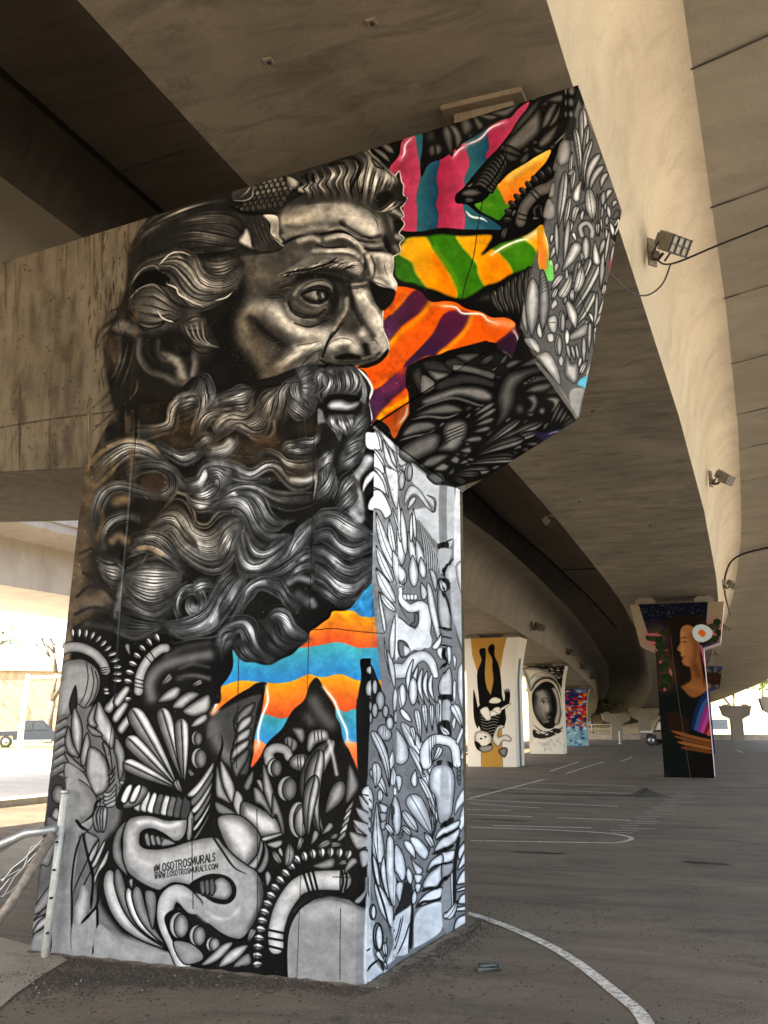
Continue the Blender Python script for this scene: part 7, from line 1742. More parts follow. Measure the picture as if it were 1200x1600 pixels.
def paint_diver():
    s = Sheet(-56, 105, 430, 1195, .8, (.62, .47, .22), 1.); z(s); set_tone(1, .98, .93)
    for q in [[(-80,100),(35,100),(45,250),(85,400),(95,690),(103,1195),(-80,1200)],[(328,100),(300,210),(270,380),(272,700),(270,1195),(440,1200),(440,100)]]: fill(s, q, .78, soft=1, sm=False)
    line(s, [(103,700),(103,1195)], 4, .4, 1, (0,0)); line(s, [(270,900),(270,1195)], 4, .4, 1, (0,0))
    K = .035
    for q in [[(108,200),(150,195),(156,250),(150,330),(145,440),(160,540),(190,600),(215,640),(215,690),(110,690),(92,600),(82,480),(85,400),(110,330),(120,290),(106,240)],[(176,190),(205,158),(228,180),(226,260),(255,340),(272,460),(278,600),(285,680),(180,690),(195,570),(212,470),(205,360),(206,290),(178,230)]]: fill(s, q, K, soft=1)
    fill(s, [(92,690),(180,660),(280,680),(300,760),(270,860),(210,950),(150,940),(100,880),(70,800)], K, soft=1)
    fill(s, [(50,560),(66,600),(90,760),(80,880),(50,780)], K, soft=1); fill(s, [(280,700),(300,620),(295,560),(330,545),(342,600),(330,680),(300,720),(305,800),(285,870),(268,850)], K, soft=1)
    for k in range(9): line(s, [(88+3*k,725+24*k),(150,742+24*k),(200,728+24*k),(270-6*k,745+22*k)], 4, .55, .9, (.1,.1))
    for q in [[(172,660),(195,625),(230,618),(270,640),(255,665),(210,672)],[(100,730),(160,700),(188,790),(150,812)],[(205,715),(250,700),(272,735),(240,765),(208,750)],[(180,740),(205,730),(240,760),(185,780)],[(262,712),(340,668),(335,685),(270,730)]]: petal(s, q, .80, .6, 12, 2)
    for k in range(5): line(s, [(285,560),(292+12*k,545),(300+10*k,580)], 4, .7)
    petal(s, [(60,920),(110,900),(160,915),(190,960),(170,1030),(110,1040),(60,1000)], .78, .55, 30, 3)
    fill(s, [(52,985),(90,1000),(120,1040),(160,1010),(188,1000),(180,1060),(120,1075),(70,1050)], K); petal(s, [(90,1035),(190,1020),(185,1060),(120,1078)], .5,.3,14,2)
    petal(s, [(205,1000),(195,960),(230,870),(270,850),(290,870),(250,890),(240,950),(300,930),(340,960),(330,990),(280,980),(240,1030)], .74, .5, 18, 3); petal(s, [(240,1060),(280,1035),(310,1050),(300,1100),(280,1118),(250,1090)], .45, .2, 22, 3)
    ball(s, 105, 965, 10, 6, .1, .05, 2); ball(s, 140, 950, 10, 6, .1, .05, 2)
    return np.dstack([s.c, s.a])
def paint_astro():
    s = Sheet(530, 375, 905, 1082, 1.2, (.70, .67, .60), 1.); z(s); set_tone(1, .98, .93)
    fill(s, [(640,370),(920,370),(930,560),(860,560),(820,470),(760,420),(700,400),(560,390)], .05, soft=2)
    rs = np.random.RandomState(1)
    for k in range(60): x, y = rs.uniform(700,900), rs.uniform(380,480); line(s, [(x,y),(x+rs.uniform(10,40),y+rs.uniform(-14,14))], rs.uniform(3,9), rs.uniform(.2,.75), .8)
    petal(s, [(535,395),(640,385),(740,415),(800,450),(840,510),(800,500),(740,480),(660,505),(600,580),(570,480)], .74, .4, 40, 3)
    for k in range(3): line(s, [(575+16*k,520-16*k),(640,440+12*k),(740,440+14*k),(820,490)], 5, .35)
    line(s, [(600,580),(640,520),(700,480),(780,480),(830,530),(850,600)], 16, .12, .9); line(s, [(610,600),(650,540),(710,500),(780,500),(820,560)], 8, .6)
    fill(s, [(610,610),(650,550),(720,505),(790,520),(830,600),(830,740),(800,850),(760,890),(700,870),(640,800),(612,720)], .06, soft=3)
    petal(s, [(640,590),(680,568),(740,570),(770,620),(775,680),(780,740),(752,760),(755,800),(735,836),(690,830),(640,790),(615,730),(625,650)], .52, .14, 60, 0)
    soft(s, [(660,600),(700,590)], 40, .62, .6); soft(s, [(740,700),(735,740)], 34, .64, .7); soft(s, [(660,720),(690,800)], 60, .28, .6); soft(s, [(740,825),(700,830)], 20, .5, .6)
    line(s, [(672,672),(700,655),(728,668)], 8, .05); line(s, [(680,650),(715,636),(740,650)], 7, .08); ball(s, 706, 672, 9, 8, .1, .02, 0); line(s, [(755,660),(765,672)], 7, .08); line(s, [(752,690),(768,735),(750,745)], 5, .15); line(s, [(735,778),(752,770),(765,775)], 8, .08); soft(s, [(745,792),(760,790)], 12, .5, .6)
    petal(s, [(780,560),(820,560),(845,640),(850,760),(820,850),(790,830),(815,740),(810,640)], .62, .3, 24, 3); petal(s, [(840,520),(880,600),(880,800),(860,880),(830,860),(865,700)], .75, .5, 24, 3)
    line(s, [(612,810),(680,880),(760,895),(840,860),(890,810)], 24, .72); line(s, [(610,850),(690,905),(800,900),(880,860)], 14, .35)
    fill(s, [(612,890),(700,925),(790,880),(850,900),(800,935),(690,960),(614,950)], .12, soft=3)
    for k in range(7): line(s, [(630+40*k,905+(k%3)*14),(665+38*k,925-(k%2)*20)], 9, .70)
    fill(s, [(610,960),(700,970),(800,930),(880,920),(900,1090),(605,1090)], .74, soft=3)
    for k in range(16): x, y = rs.uniform(700,860), rs.uniform(940,1060); line(s, [(x,y),(x+rs.uniform(-30,30),y+rs.uniform(15,45))], rs.uniform(2,6), rs.uniform(.3,.6), .8)
    for k in range(3): line(s, [(640+12*k,985+14*k),(700,1000+10*k),(760,975+12*k)], 4, .5)
    return np.dstack([s.c, s.a])
def paint_red():
    s = Sheet(0, 0, 200, 480, 1, (.10, .13, .30), 1.); rs = np.random.RandomState(9)
    fill(s, [(0,300),(200,280),(200,480),(0,480)], (.45,.62,.66), soft=10, sm=False)
    for k in range(260):
        x, y = rs.uniform(0,200), rs.uniform(20,330) if k < 210 else rs.uniform(300,470)
        c = [(.75,.10,.06),(.85,.20,.05),(.80,.50,.08),(.12,.22,.50),(.70,.08,.06),(.55,.65,.7)][rs.randint(6 if y < 320 else 6)] if y < 320 else [(.30,.45,.62),(.65,.75,.78),(.15,.25,.45)][rs.randint(3)]
        ball(s, x, y, rs.uniform(4,13), rs.uniform(4,12), 0, 0, 0) if False else soft(s, [(x,y),(x+rs.uniform(-12,12),y+rs.uniform(-8,8))], rs.uniform(8,20), c, .95, 6.)
        if rs.rand() < .4: line(s, [(x-8,y-6),(x+8,y-9),(x+10,y+4)], 1.5, .05, .8)
    for k in range(4): line(s, [(100,10+9*k),(200,6+9*k)], 3, (.5,.6,.75))
    for k in range(40): x, y = rs.uniform(0,200), rs.uniform(340,470); line(s, [(x,y),(x+rs.uniform(-20,20),y+rs.uniform(-20,20))], 2, .15 if k%2 else .8, .8)
    return np.dstack([s.c, s.a])
def paint_portrait():
    """plain colour-field stand-in: night blue, brown, ochre, dark green and bright woven bands"""
    s = Sheet(115, 180, 870, 1530, .62, (.055, .06, .05), 1.); z(s); set_tone(1, 1, 1)
    fill(s, [(100,170),(880,170),(880,560),(100,560)], (.50,.44,.36), soft=2, sm=False)
    fill(s, [(185,170),(745,170),(690,520),(330,560),(260,470)], (.035,.05,.10), soft=2, sm=False)
    rs = np.random.RandomState(2)
    for k in range(70): soft(s, [(rs.uniform(200,730), rs.uniform(190,330))], rs.uniform(4,9), .5, .8)
    fill(s, [(400,560),(400,330),(520,290),(640,300),(720,380),(760,480),(700,560),(700,900),(400,900)], (.085,.055,.035), soft=6)
    # long-haired woman in profile, looking left
    fill(s, [(430,560),(440,400),(500,300),(600,270),(700,320),(745,430),(740,560),(700,700),(690,880),(640,900),(560,760),(500,700),(470,640)], (.075,.045,.03), soft=8)
    fill(s, [(560,620),(640,600),(660,760),(725,830),(730,960),(620,960),(500,900),(470,850),(560,790)], (.50,.30,.16), soft=8)
    fill(s, [(520,380),(580,360),(640,420),(650,560),(620,660),(570,690),(520,680),(500,650),(508,620),(492,600),(500,580),(470,550),(500,500),(505,440)], (.58,.38,.22), soft=6)
    soft(s, [(600,440),(620,560),(590,660)], 60, (.36,.20,.11), .7); soft(s, [(520,420),(515,520),(510,580)], 30, (.70,.50,.32), .6); soft(s, [(600,690),(620,760)], 50, (.30,.16,.08), .7); soft(s, [(540,840),(640,860)], 50, (.60,.38,.2), .6)
    line(s, [(505,500),(530,492),(555,500)], 7, (.10,.05,.03), .9); line(s, [(505,470),(530,458),(560,468)], 8, (.10,.05,.03), .9); line(s, [(500,615),(530,610)], 6, (.30,.08,.06), .9)
    for k in range(12): line(s, [(560+12*k,300+5*k),(640+8*k,420+10*k),(660+4*k,620+10*k),(650+4*k,860)], 5, (.14,.09,.06) if k%2 else (.04,.025,.02), .7)
    fill(s, [(330,900),(440,820),(560,930),(700,880),(735,1000),(740,1520),(370,1520),(340,1200)], (.035,.06,.05), soft=6)
    fill(s, [(360,1060),(440,1040),(520,1130),(480,1240),(370,1200)], (.13,.07,.04), soft=8)
    for i in range(4): line(s, [(370+20*i,1180+42*i),(540,1230+30*i),(725-10*i,1270+26*i)], 26, [(.48,.27,.13),(.40,.22,.10),(.52,.31,.16),(.36,.2,.09)][i], 1, (.2,.2), .4)
    fill(s, [(500,1390),(740,1385),(745,1530),(500,1530)], (.06,.03,.03), soft=3)
    for i, c in enumerate([(.05,.13,.28),(.16,.30,.50),(.50,.16,.42),(.62,.25,.50),(.45,.08,.12),(.70,.28,.30),(.12,.30,.08),(.25,.48,.15),(.05,.05,.04),(.55,.2,.45)]):
        o = 26 * i; line(s, [(545+o*.9,1160+o*.35),(575+o,1060+o*.5),(620+o,960+o*.7),(700+o,870+o*.9)], 30, c, 1, (0,0), .3)
    # prickly pear pads with pink edges
    for x, y, rx, ry in [(310,385,36,36),(270,450,44,30),(370,420,34,30),(345,520,44,44),(330,460,30,40),(350,600,34,40),(385,640,30,40),(355,690,44,42),(400,740,30,36),(365,790,48,46),(345,840,30,26),(770,380,48,26),(800,345,30,26),(760,470,44,34),(800,430,30,28)]:
        soft(s, [(x,y)], rx*3.0, (.62,.30,.33), .35); ball(s, x, y, rx, ry, 0, 0, 0); petal(s, [(x-rx,y),(x,y-ry),(x+rx,y),(x,y+ry)], (.10+.0), .05, 20, 0)
        fill(s, [(x-rx,y),(x-rx*.6,y-ry*.8),(x,y-ry),(x+rx*.7,y-ry*.7),(x+rx,y),(x+rx*.6,y+ry*.8),(x,y+ry),(x-rx*.7,y+ry*.7)], (.07,.15,.05), soft=3)
    for p in [[(220,430),(300,430),(360,440)],[(240,490),(310,500)],[(325,640),(340,660)],[(400,700),(412,760)],[(345,880),(352,850)],[(740,420),(790,450)]]: line(s, p, 22, (.66,.34,.34), .9)
    fill(s, [(600,420),(630,370),(690,360),(750,400),(750,460),(680,500),(620,480)], (.70,.74,.74), soft=3); fill(s, [(645,425),(675,400),(705,430),(680,460)], (.78,.36,.08), soft=4)
    fill(s, [(665,530),(800,500),(806,525),(680,556)], (.15,.14,.30), soft=2)
    line(s, [(660,530),(690,800),(720,1100),(760,1530)], 12, (.72,.38,.44), 1, (0,0)); line(s, [(430,450),(440,800),(495,1530)], 5, (.35,.33,.28), .7, (0,0))
    return np.dstack([s.c, s.a])
M['m_diver'] = painted('mural_ochre', paint_diver(), wear=.2); M['m_astro'] = painted('mural_mono', paint_astro(), wear=.2)
M['m_red'] = painted('mural_red', paint_red(), wear=.2); M['m_port'] = painted('mural_bands', paint_portrait(), wear=.2)
BK = M['dark']; M['dull'] = concrete('dull_concrete', (.20, .17, .13), (.15, .13, .10), (.07, .06, .045))
pier('mural_pier', 'flaring pier with a black figure painted upside down on ochre and cream', (-8.02, 29.6, gz(29.6)), R_(2), flare(.95, 1.22, 4.77, .62), 1.35, M['m_diver'], M['cream'], BK)
pier('mural_pier', 'flaring pier painted with a black and white astronaut portrait', (-9.75, 45.7, gz(45.7)), R_(5), flare(.93, 1.2, 4.62, .62), 1.35, M['m_astro'], M['cream'], None)
pier('mural_pier', 'farther flaring pier painted with red blots over blue', (-12.0, 64, gz(64)), R_(8), flare(.93, 1.2, 4.05, .62), 1.35, M['m_red'], M['pale'], None)
T = [(-.72, 0), (-.72, 3.72), (-1.17, 3.92), (-1.42, 5.22), (1.50, 5.22), (1.28, 3.98), (.75, 3.80), (.75, 0)]
pier('mural_pier', 'tee-headed pier painted with green cactus, dark green and a bright striped band', (-.33, 24.6, gz(24.6)), R_(3), T, 1.4, M['m_port'], simple('dusky_pink_paint', (.42, .30, .30), .7, noise=.2), None, (-.95, .9), .3)
T2 = [(-.8, 0), (-.8, 3.25), (-1.35, 3.45), (-1.6, 4.62), (1.6, 4.62), (1.35, 3.45), (.8, 3.25), (.8, 0)]
def paint_sun():
    s = Sheet(0, 0, 320, 460, 1, (.16, .19, .36), 1.)
    for k in range(9): a = k*.7; leaf(s, (270,60), (270+90*math.cos(a),60+70*math.sin(a)), 26, .4, .2, 0, True, .6, 3)
    fill(s, [(230,40),(300,40),(310,90),(240,95)], (.16,.08,.04), soft=5); soft(s, [(210,80),(240,110)], 20, (.5,.38,.12), .9)
    return np.dstack([s.c, s.a])
pier('mural_pier', 'blue painted tee pier mostly hidden behind the striped-band pier', (-2.0, 49, gz(49)), R_(8), T2, 1.4, painted('mural_blue', paint_sun()), M['pale'], None, (-.95, .9), .3)
for k, (x, y, h, rz_, lb) in enumerate([(-13.3, 90.7, 2.55, 14, 'bare tee pier at the far edge, leftmost of the distant row'), (-10.6, 91.1, 3.05, 12, 'bare tee pier at the far edge beside the dark car'), (-1.9, 92, 3.25, 10, 'bare tee pier at the far edge just right of the striped-band pier'), (1.9, 90, 3.9, 10, 'bare tee pier at the far right edge of the view')]):
    T3 = [(-.55, 0), (-.55, h * .62), (-1.25, h * .72), (-1.5, h), (1.5, h), (1.25, h * .72), (.55, h * .62), (.55, 0)]
    pier('bare_pier', lb, (x, y, gz(y)), R_(rz_), T3, 1.1, None, M['dull'], None, (-.9, .9), .15, 'bare piers along the far edge')

# ------------------------------------------------------------------ lamps fixed to the girder flanks
def floodlight(loc, rz, sc, label):
    root = empty('floodlight', loc, rz); root.scale = (sc,) * 3; tag(root, label, 'floodlight', 'floodlights on the girder flanks')
    b = MB(); b.box((.015, 0, 0), (.03, .12, .34)); b.box((.06, 0, -.06), (.08, .09, .09)); b.build('wall_plate', M['rust'], root, bevel=.006)
    b = MB(); b.tube([(.04, -.02, -.1), (.12, -.02, -.14), (.2, -.02, -.1)], .018); b.tube([(.10, -.10, -.12), (.22, -.12, -.02), (.28, -.12, 0)], .012); b.tube([(.10, .10, -.12), (.22, .12, -.02), (.28, .12, 0)], .012); b.build('bracket', M['dark'], root)
    # housing tilted down
    b = MB(); tl = lambda x, y, z_: (.20 + x * .82 + z_ * .57, y, .0 - x * .57 + z_ * .82)
    def tb(c, d, mi=0):
        n = len(b.v); b.box(c, d, 0, mi); b.v[n:] = [tl(*p) for p in b.v[n:]]
    tb((.02, 0, .05), (.16, .20, .14)); tb((.16, 0, .04), (.16, .30, .20))
    for k in range(4): tb((-.04 + .035 * k, 0, .13), (.012, .17, .05))
    b.build('housing', M['lampbox'], root, bevel=.01)
    b = MB(); n0 = 0
    def t2(c, d):
        n = len(b.v); b.box(c, d); b.v[n:] = [tl(*p) for p in b.v[n:]]
    t2((.245, 0, .04), (.012, .26, .17)); b.build('lens', M['glass'], root)
    b = MB()
    for y in (-.13, -.045, .045, .13): t2((.262, y, .04), (.012, .012, .2))
    for z_ in (-.05, .04, .13): t2((.262, 0, z_), (.012, .29, .012))
    b.build('guard', M['dark'], root)
    return root
def on_flank(y, t=.16, side=1):
    P = fr[t] if isinstance(t, int) else None
    return (ax(y) + .2, y, az(y) + .42)
floodlight((ax(3.75) + .17, 3.75, az(3.75) + .42), R_(-38), 1.0, 'grey floodlight with wire guard, nearest on the pale girder flank above the cable')
for y, lb in ((13.4, 'small floodlight halfway along the pale girder flank'), (26.0, 'floodlight on the flank just above the striped-band pier'), (36.5, 'distant floodlight behind the striped-band pier, upper of two'), (47, 'distant floodlight behind the striped-band pier, lower of two')):
    floodlight((ax(y) + .2, y, az(y) + .5), R_(-25), 1.0, lb)
for y, lb in ((31.4, 'floodlight on the left girder flank beside the ochre pier'), (44, 'floodlight on the left girder above the astronaut pier'), (53, 'third floodlight along the left girder flank'), (61, 'farthest floodlight along the left girder flank')):
    floodlight((bx(y) + .18, y, bz(y) + .45), R_(-25), 1.15, lb)
q = floodlight((ax(15.5) - 3.3, 15.5, az(15.5) + .45), R_(180), 1.0, 'floodlight on the shaded side of the girder right of the big pier')
# cables
def cable(name, pts, r, label, par=None):
    P = [Vector(p) for p in pts]; out = []
    for i in range(len(P) - 1):
        a, b_, c, d = P[max(i - 1, 0)], P[i], P[i + 1], P[min(i + 2, len(P) - 1)]
        for k in range(6):
            t = k / 6; out.append(.5 * ((2 * b_) + (c - a) * t + (2 * a - 5 * b_ + 4 * c - d) * t * t + (-a + 3 * b_ - 3 * c + d) * t ** 3))
    out.append(P[-1]); q = MB(); q.tube(out, r, 6); o = q.build(name, M['wire'], smooth_=True); tag(o, label, 'cable'); return o
fl0 = (ax(3.75) + .22, 3.70, az(3.75) + .32)
cable('cable', [fl0, (1.98, 3.2, 6.13), (2.5, 2.9, 6.11), (3.2, 2.6, 6.14), (4.4, 2.2, 6.3), (6, 1.7, 6.6)], .011, 'black cable strung from the nearest floodlight off to the right')
cable('cable', [(1.98, 3.2, 6.13), (1.86, 3.35, 5.98), (1.68, 3.3, 5.86), (1.52, 2.9, 5.80), (1.4, 2.2, 5.78)], .009, 'thin black cable drooping from the junction back to the painted cap')
cable('cable', [(.98, 33, 5.3), (1.02, 29, 5.75), (1.2, 27.6, 6.3), (1.62, 26.5, 6.62), (2.6, 26.1, 6.80), (4, 26, 6.86), (7, 26, 6.9)], .035, 'thick black conduit curving over the slab above the striped-band pier')
cable('cable', [(-2.3, 28.1, 6.75), (-3.3, 28.07, 6.73), (-4.6, 28, 6.72)], .03, 'black conduit across the shaded slab left of the striped-band pier')
for i, (x, y) in enumerate([(.35, -.9), (-.55, .6 - 1.4)]):
    z0 = az(y); t = empty('drain_box', (x, y, z0)); tag(t, 'small square inspection fitting in the overhead soffit, ' + ('right' if i == 0 else 'left') + ' of the two', 'soffit fitting')
    b = MB(); b.box((0, 0, -.004), (.07, .07, .02)); b.build('plate', M['rust'], t); b = MB(); b.box((0, 0, -.02), (.03, .03, .014)); b.build('plug', M['dark'], t)

for x, y in ((-.2, 5.2), (.35, 7.4), (-.75, 8.2), (.9, 3.2), (-.9, 12.5), (.2, 15)):
    q = MB(); q.tube([(x, y, az(y) - .012), (x, y, az(y) + .03)], [.03, .034], 10); q.build('weep_hole', M['joint'], deck)
for k in range(9):
    y0 = 1.0 + 3.05 * k; q = MB(); n = 8
    for i in range(n):
        xa, xb = -3.1 + 3.08 * i / n, -3.1 + 3.08 * (i + 1) / n; ya, yb = y0 - .25 * xa, y0 - .25 * xb
        q.quad([(ax(ya) + xa, ya, az(ya) - .004), (ax(yb) + xb, yb, az(yb) - .004), (ax(yb) + xb, yb + .012, az(yb) - .004), (ax(ya) + xa, ya + .012, az(ya) - .004)])
    q.build('form_line', M['formline'], deck)
# ------------------------------------------------------------------ broken barrier at the left corner
g = empty('pipe_barrier', (-2.36, -.12, 0)); tag(g, 'broken pipe gate of grey steel leaning at the left corner of the pier', 'barrier')
o3 = (2.36, .12, 0)
def gp(*pts): return [(x + o3[0], y + o3[1], z_ + o3[2]) for x, y, z_ in pts]
b = MB(); b.tube(gp((-2.36, -.10, 0), (-2.335, -.10, 1.07)), .027, 14); b.build('post', M['steel_white'], g, True)
b = MB(); b.tube(gp((-2.335, -.10, 1.06), (-2.335, -.10, 1.085)), .032, 14); b.build('post_cap', M['steel'], g, True)
for z_ in (.16, .38, .56, .74):
    b = MB(); b.tube(gp((-2.345 + .01, -.14, z_), (-2.345 + .01, -.122, z_)), .008, 8); b.build('bolt', M['dark'], g)
b = MB(); b.tube(gp((-2.33, -.16, .83), (-2.55, -.20, .80), (-2.80, -.28, .69), (-3.3, -.42, .52)), .030, 12); b.build('upper_rail', M['steel'], g, True)
b = MB(); b.tube(gp((-2.34, -.17, .80), (-2.50, -.30, .40), (-2.70, -.48, -.02)), .034, 12); b.build('brace', M['rust'], g, True)
for k in range(5):
    rs2 = random.Random(k); p0 = (-2.36 - .02 * k, -.17, .80 - .05 * k)
    pts = [p0] + [(p0[0] - .07 * j + rs2.uniform(-.04, .04), -.19 - .03 * j, p0[2] - .07 * j + rs2.uniform(-.05, .05)) for j in range(1, 5 + k * 2)]
    b = MB(); b.tube(gp(*pts), .0035, 5); b.build('tie_wire', M['steel'], g)

# ------------------------------------------------------------------ second viaduct on the far left
v2 = empty('distant_bridge', (-19, 20, 5)); tag(v2, 'pale straight bridge girder crossing behind the pier at far left', 'bridge deck')
b = MB(); b.prism([(-17 + 19, 0), (-17.2 + 19, 1.35), (-16.3 + 19, 1.6), (-16.3 + 19, 1.9), (-23 + 19, 1.9), (-23 + 19, 1.6), (-22 + 19, 0)], -34, 60); b.build('girder', M['pale'], v2)
b = MB(); b.prism([(-16.25 + 19, 1.85), (-16.25 + 19, 2.6), (-16.5 + 19, 2.6), (-16.5 + 19, 1.85)], -34, 60); b.build('parapet', M['pale'], v2)

# ------------------------------------------------------------------ vehicles
M['silver'] = simple('silver_blue_paint', (.05, .06, .08), .3, .5); M['black'] = simple('black_paint', (.012, .012, .014), .25, .2)
M['tyre'] = simple('tyre_rubber', (.02, .02, .02), .85); M['rim'] = simple('alloy_rim', (.5, .5, .5), .35, .8); M['win'] = simple('tinted_glass', (.03, .04, .05), .08, 0, .8); M['white'] = simple('white_trim', (.6, .6, .6), .5)
def wheels(root, xs, ys, r):
    for x in xs:
        for y in ys:
            w_ = MB(); s_ = 1 if y > 0 else -1; w_.tube([(x, y - .11, r), (x, y - .1, r), (x, y + .1, r), (x, y + .11, r)], [r * .9, r, r, r * .9], 24); o = w_.build('wheel', M['tyre'], root, True)
            w_ = MB(); w_.tube([(x, y + s_ * .10, r), (x, y + s_ * .125, r)], r * .60, 20); w_.build('rim', M['rim'], o, True)
            w_ = MB(); w_.tube([(x, y + s_ * .12, r), (x, y + s_ * .14, r)], r * .18, 10); w_.build('hub', M['dark'], o, True)
def body_shell(side, w_, mat, name, root, fn=None):
    b = MB(); n = len(side)
    for y, k in ((-w_ / 2, .0), (-w_ / 2 * .97, 1), (w_ / 2 * .97, 1), (w_ / 2, 0)):
        for x, z_ in side: b.v.append((x, y, z_))
    P = [(-w_ / 2), (w_ / 2)]
    b = MB(); b.prism(side, -w_ / 2, w_ / 2); return b.build(name, mat, root, bevel=.05)
tr = empty('pickup_truck', (-46.1, 47.0, gz(47)), R_(45)); tag(tr, 'silver grey four-door pickup truck parked across the bright street at left', 'pickup truck')
body_shell([(-2.7,.45),(-2.75,1.05),(-.95,1.08),(-.95,1.05),(1.35,1.08),(2.6,.98),(2.8,.8),(2.8,.42),(2.35,.42),(2.25,.75),(1.55,.75),(1.45,.42),(-1.15,.42),(-1.25,.78),(-2.0,.78),(-2.1,.45)], 1.9, M['silver'], 'body', tr)
body_shell([(-.95,1.04),(-.8,1.75),(.55,1.78),(1.25,1.10),(1.3,1.04)], 1.66, M['silver'], 'cab', tr)
for y in (-.84, .84):
    for xa, xb, xc in ((-.78, -.1, -.1), (.0, .9, .55)):
        b = MB(); b.prism([(xa, 1.15), (xb, 1.15), (xc, 1.68), (xa + .04, 1.68)], y - .01, y + .01); b.build('window', M['win'], tr)
b = MB(); b.quad([(1.22, -.72, 1.14), (1.22, .72, 1.14), (.60, .68, 1.74), (.60, -.68, 1.74)]); b.build('windscreen', M['win'], tr)
wheels(tr, (-1.62, 1.9), (-.88, .88), .38)
for y in (-.7, .7): b = MB(); b.box((2.79, y, .80), (.06, .35, .18)); b.build('headlight', M['glass'], tr)
b = MB(); b.box((0, -.96, .45), (2.4, .03, .12)); b.build('sill', M['rim'], tr)
su = empty('parked_car', (-5.75, 68.2, gz(68)), R_(172)); tag(su, 'black off-roader with a white front wing, parked behind the striped-band pier', 'car')
body_shell([(-1.9,.45),(-1.95,1.0),(-1.0,1.06),(1.0,1.06),(1.95,1.0),(1.95,.45),(1.5,.45),(1.4,.8),(.85,.8),(.75,.42),(-.75,.42),(-.85,.8),(-1.4,.8),(-1.5,.45)], 1.75, M['black'], 'body', su)
body_shell([(-1.85,1.04),(-1.75,1.75),(.6,1.78),(1.0,1.05)], 1.55, M['black'], 'cabin', su)
b = MB(); b.box((1.45, 0, 1.0), (.95, 1.82, .12)); b.box((1.93, 0, .72), (.08, 1.7, .3)); b.build('front_wing', M['white'], su, bevel=.03)
for y in (-.79, .79): b = MB(); b.prism([(-1.6, 1.15), (.75, 1.15), (.5, 1.66), (-1.55, 1.66)], y - .01, y + .01); b.build('window', M['win'], su)
wheels(su, (-1.12, 1.12), (-.84, .84), .39)

# ------------------------------------------------------------------ street furniture and trees beyond
def mast(x, y, h, label, arm=None, rz=0):
    t = empty('street_mast', (x, y, gz(y)), rz); tag(t, label, 'mast')
    b = MB(); b.tube([(0, 0, 0), (0, 0, h)], [.14, .09], 12); b.build('pole', M['steel_white'], t, True)
    b = MB(); b.box((0, 0, .1), (.45, .45, .2)); b.build('base', M['pale'], t, bevel=.03)
    if arm:
        b = MB(); b.tube([(0, 0, h - .15), (arm, 0, h)], [.07, .05], 10); b.build('arm', M['steel_white'], t, True)
        for k in (.55, .9):
            q = MB(); q.box((arm * k, 0, h - .45), (.32, .28, .85)); o = q.build('signal_head', simple('signal_yellow', (.55, .36, .04), .5), t, bevel=.03)
            q = MB()
            for z_ in (-.25, 0, .25): q.tube([(arm * k, -.14, h - .45 + z_), (arm * k, -.20, h - .45 + z_)], .10, 12)
            q.build('signal_lens', M['dark'], o)
    return t
mast(-28.2, 26.9, 3.6, 'white street mast with a long traffic signal arm at far left', 2.9, R_(40))
for x, y, wd, hh, lb in ((-31.5, 33.2, .7, 2.6, 'tall white sign panel on a post near the bare tree'), (-34.5, 31, .12, 2.3, 'slim grey sign post behind the pickup truck'), (-33, 29.5, .5, 1.9, 'small sign on a post left of the white mast')):
    t = empty('sign_post', (x, y, gz(y)), R_(45)); tag(t, lb, 'sign')
    b = MB(); b.tube([(0, 0, 0), (0, 0, hh)], .035, 8); b.build('post', M['steel'], t, True)
    b = MB(); b.box((0, -.05, hh - .4), (wd, .02, .9 if wd > .6 else .5)); b.build('sign_panel', M['white'] if wd != .5 else simple('sign_yellow', (.6, .42, .03), .5), t)
M['bark'] = simple('grey_bark', (.12, .095, .07), .9, noise=.3, sc=6); M['leaf'] = simple('green_foliage', (.09, .15, .035), .8, noise=.4, sc=1.5); M['leaf2'] = simple('yellow_green_foliage', (.20, .22, .05), .8, noise=.4, sc=1.5)
def tree(x, y, h, label, leaves=None, seed=0, cr=2.2, group=None):
    rs = random.Random(seed); t = empty('tree', (x, y, gz(y))); tag(t, label, 'tree', group)
    tips = []
    def grow(b, p, d, L_, r, n):
        q = p + d * L_; mid = (p + q) / 2 + Vector((rs.uniform(-1, 1), rs.uniform(-1, 1), 0)) * L_ * .07
        b.tube([p, mid, q], [r, r * .85, r * .68], 7)
        if n == 0: tips.append(q); return
        for k in range(rs.choice((2, 3))):
            nd = (d + Vector((rs.uniform(-1, 1), rs.uniform(-1, 1), rs.uniform(-.1, .6))) * .75).normalized(); grow(b, q, nd, L_ * rs.uniform(.6, .82), r * .6, n - 1)
    b = MB(); grow(b, Vector((0, 0, 0)), Vector((0, 0, 1)), h * .34, h * .035, 4); b.build('trunk', M['bark'], t, True)
    if leaves:
        b = MB()
        for tp in tips:
            for _ in range(leaves):
                c = tp + Vector((rs.gauss(0, 1), rs.gauss(0, 1), rs.gauss(0, .8))) * cr * .28; a = Vector((rs.uniform(-1, 1), rs.uniform(-1, 1), rs.uniform(-1, 1))).normalized(); u = a.orthogonal().normalized(); v = a.cross(u); s_ = rs.uniform(.10, .26)
                b.quad([c - u * s_, c - v * s_ * .6, c + u * s_, c + v * s_ * .6], rs.choice((0, 0, 1)))
        b.build('crown', [M['leaf'], M['leaf2']], t)
    return t
tree(-56, 59.6, 10, 'bare branching tree beside the bright street at far left', 0, 3)
tree(-63, 57, 9, 'thin autumn tree behind the pickup truck at far left', 5, 8)
tree(-62, 50, 8, 'autumn tree farthest back across the bright street', 12, 15)
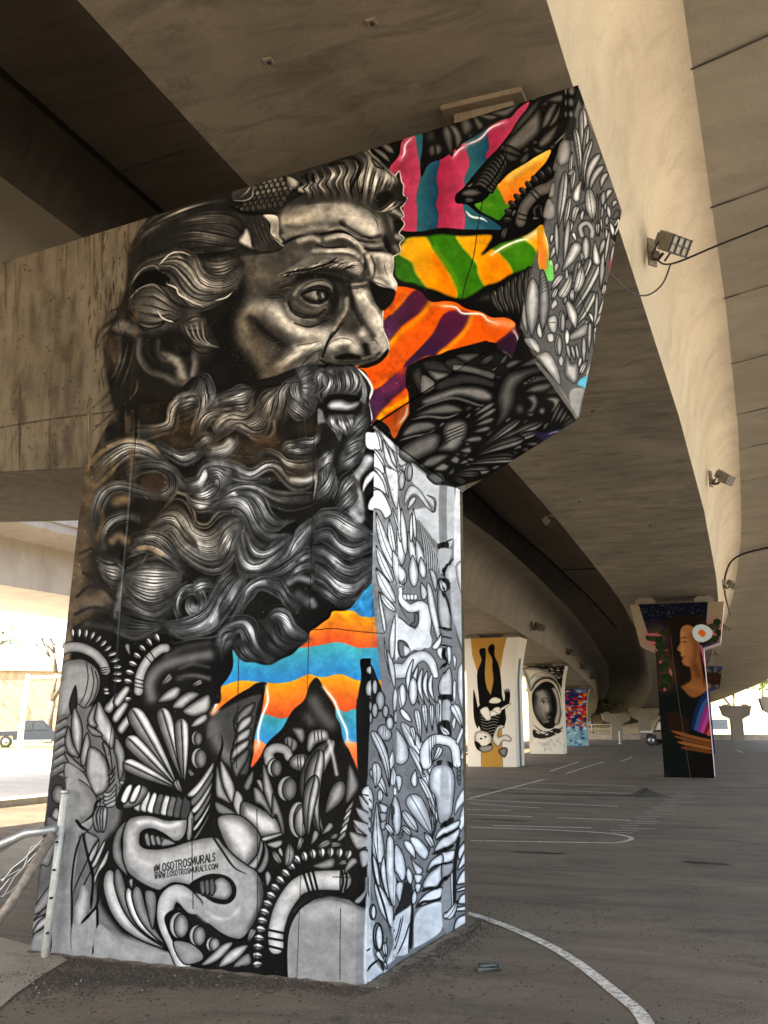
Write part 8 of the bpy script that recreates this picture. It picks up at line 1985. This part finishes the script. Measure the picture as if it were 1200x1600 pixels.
for k, (x, y, h) in enumerate([(-20, 112, 7), (-14.5, 120, 9), (-9, 116, 7), (-3.5, 122, 9), (1.0, 112, 8), (4.5, 118, 9), (8, 113, 7), (-26, 125, 9), (13, 108, 8)]):
    tree(x, y, h, 'leafy sunlit tree beyond the car park, ' + ('first', 'second', 'third', 'fourth', 'fifth', 'sixth', 'seventh', 'eighth', 'ninth')[[1,2,3,4,5,6,7,0,8][k]] + ' from the left', 70, 20 + k, 3.4, 'trees beyond the car park')
def building(x, y, w_, d, h, rz, label, wall, nx, nz):
    t = empty('building', (x, y, gz(y)), rz); tag(t, label, 'building')
    b = MB(); b.box((0, 0, h / 2), (w_, d, h)); b.build('wall', wall, t); b = MB(); b.box((0, 0, h + .15), (w_ + .5, d + .5, .3)); b.build('roof', M['pale'], t)
    for i in range(nx):
        for j in range(nz):
            q = MB(); q.box((-w_ / 2 + (i + .5) * w_ / nx, -d / 2 - .01, 1.6 + j * 3.1), (w_ / nx * .5, .06, 1.4)); q.build('window', M['win'], t)
    return t
brick = simple('orange_brick', (.42, .27, .17), .85, noise=.3, sc=2.5); tan = simple('tan_render', (.45, .36, .24), .85, noise=.1, sc=1)
building(-68, 66, 44, 12, 6.2, R_(45), 'long low orange brick building across the street at far left', brick, 2, 1)
building(-11, 150, 60, 12, 9, R_(3), 'long tan building beyond the far trees', tan, 3, 1)
# railing along the far kerb
rl = empty('railing', (-6, 97.5, gz(97) + .5), R_(4)); tag(rl, 'thin metal railing along the far kerb of the car park', 'railing')
for i in range(24): b = MB(); b.box((-23 + i * 2, 0, .5), (.05, .05, 1.0)); b.build('post', M['steel'], rl)
for z_ in (.55, 1.0): b = MB(); b.box((0, 0, z_), (46, .04, .04)); b.build('rail', M['steel'], rl)
b_ = empty('bollard', (-10.4, 74, gz(74))); tag(b_, 'short white bollard standing alone on the asphalt right of the red pier', 'bollard')
q = MB(); q.tube([(0, 0, 0), (0, 0, .04), (0, 0, .05), (0, 0, .95), (0, 0, 1.0)], [.16, .15, .05, .05, .03], 12); q.build('post', M['white'], b_, True)
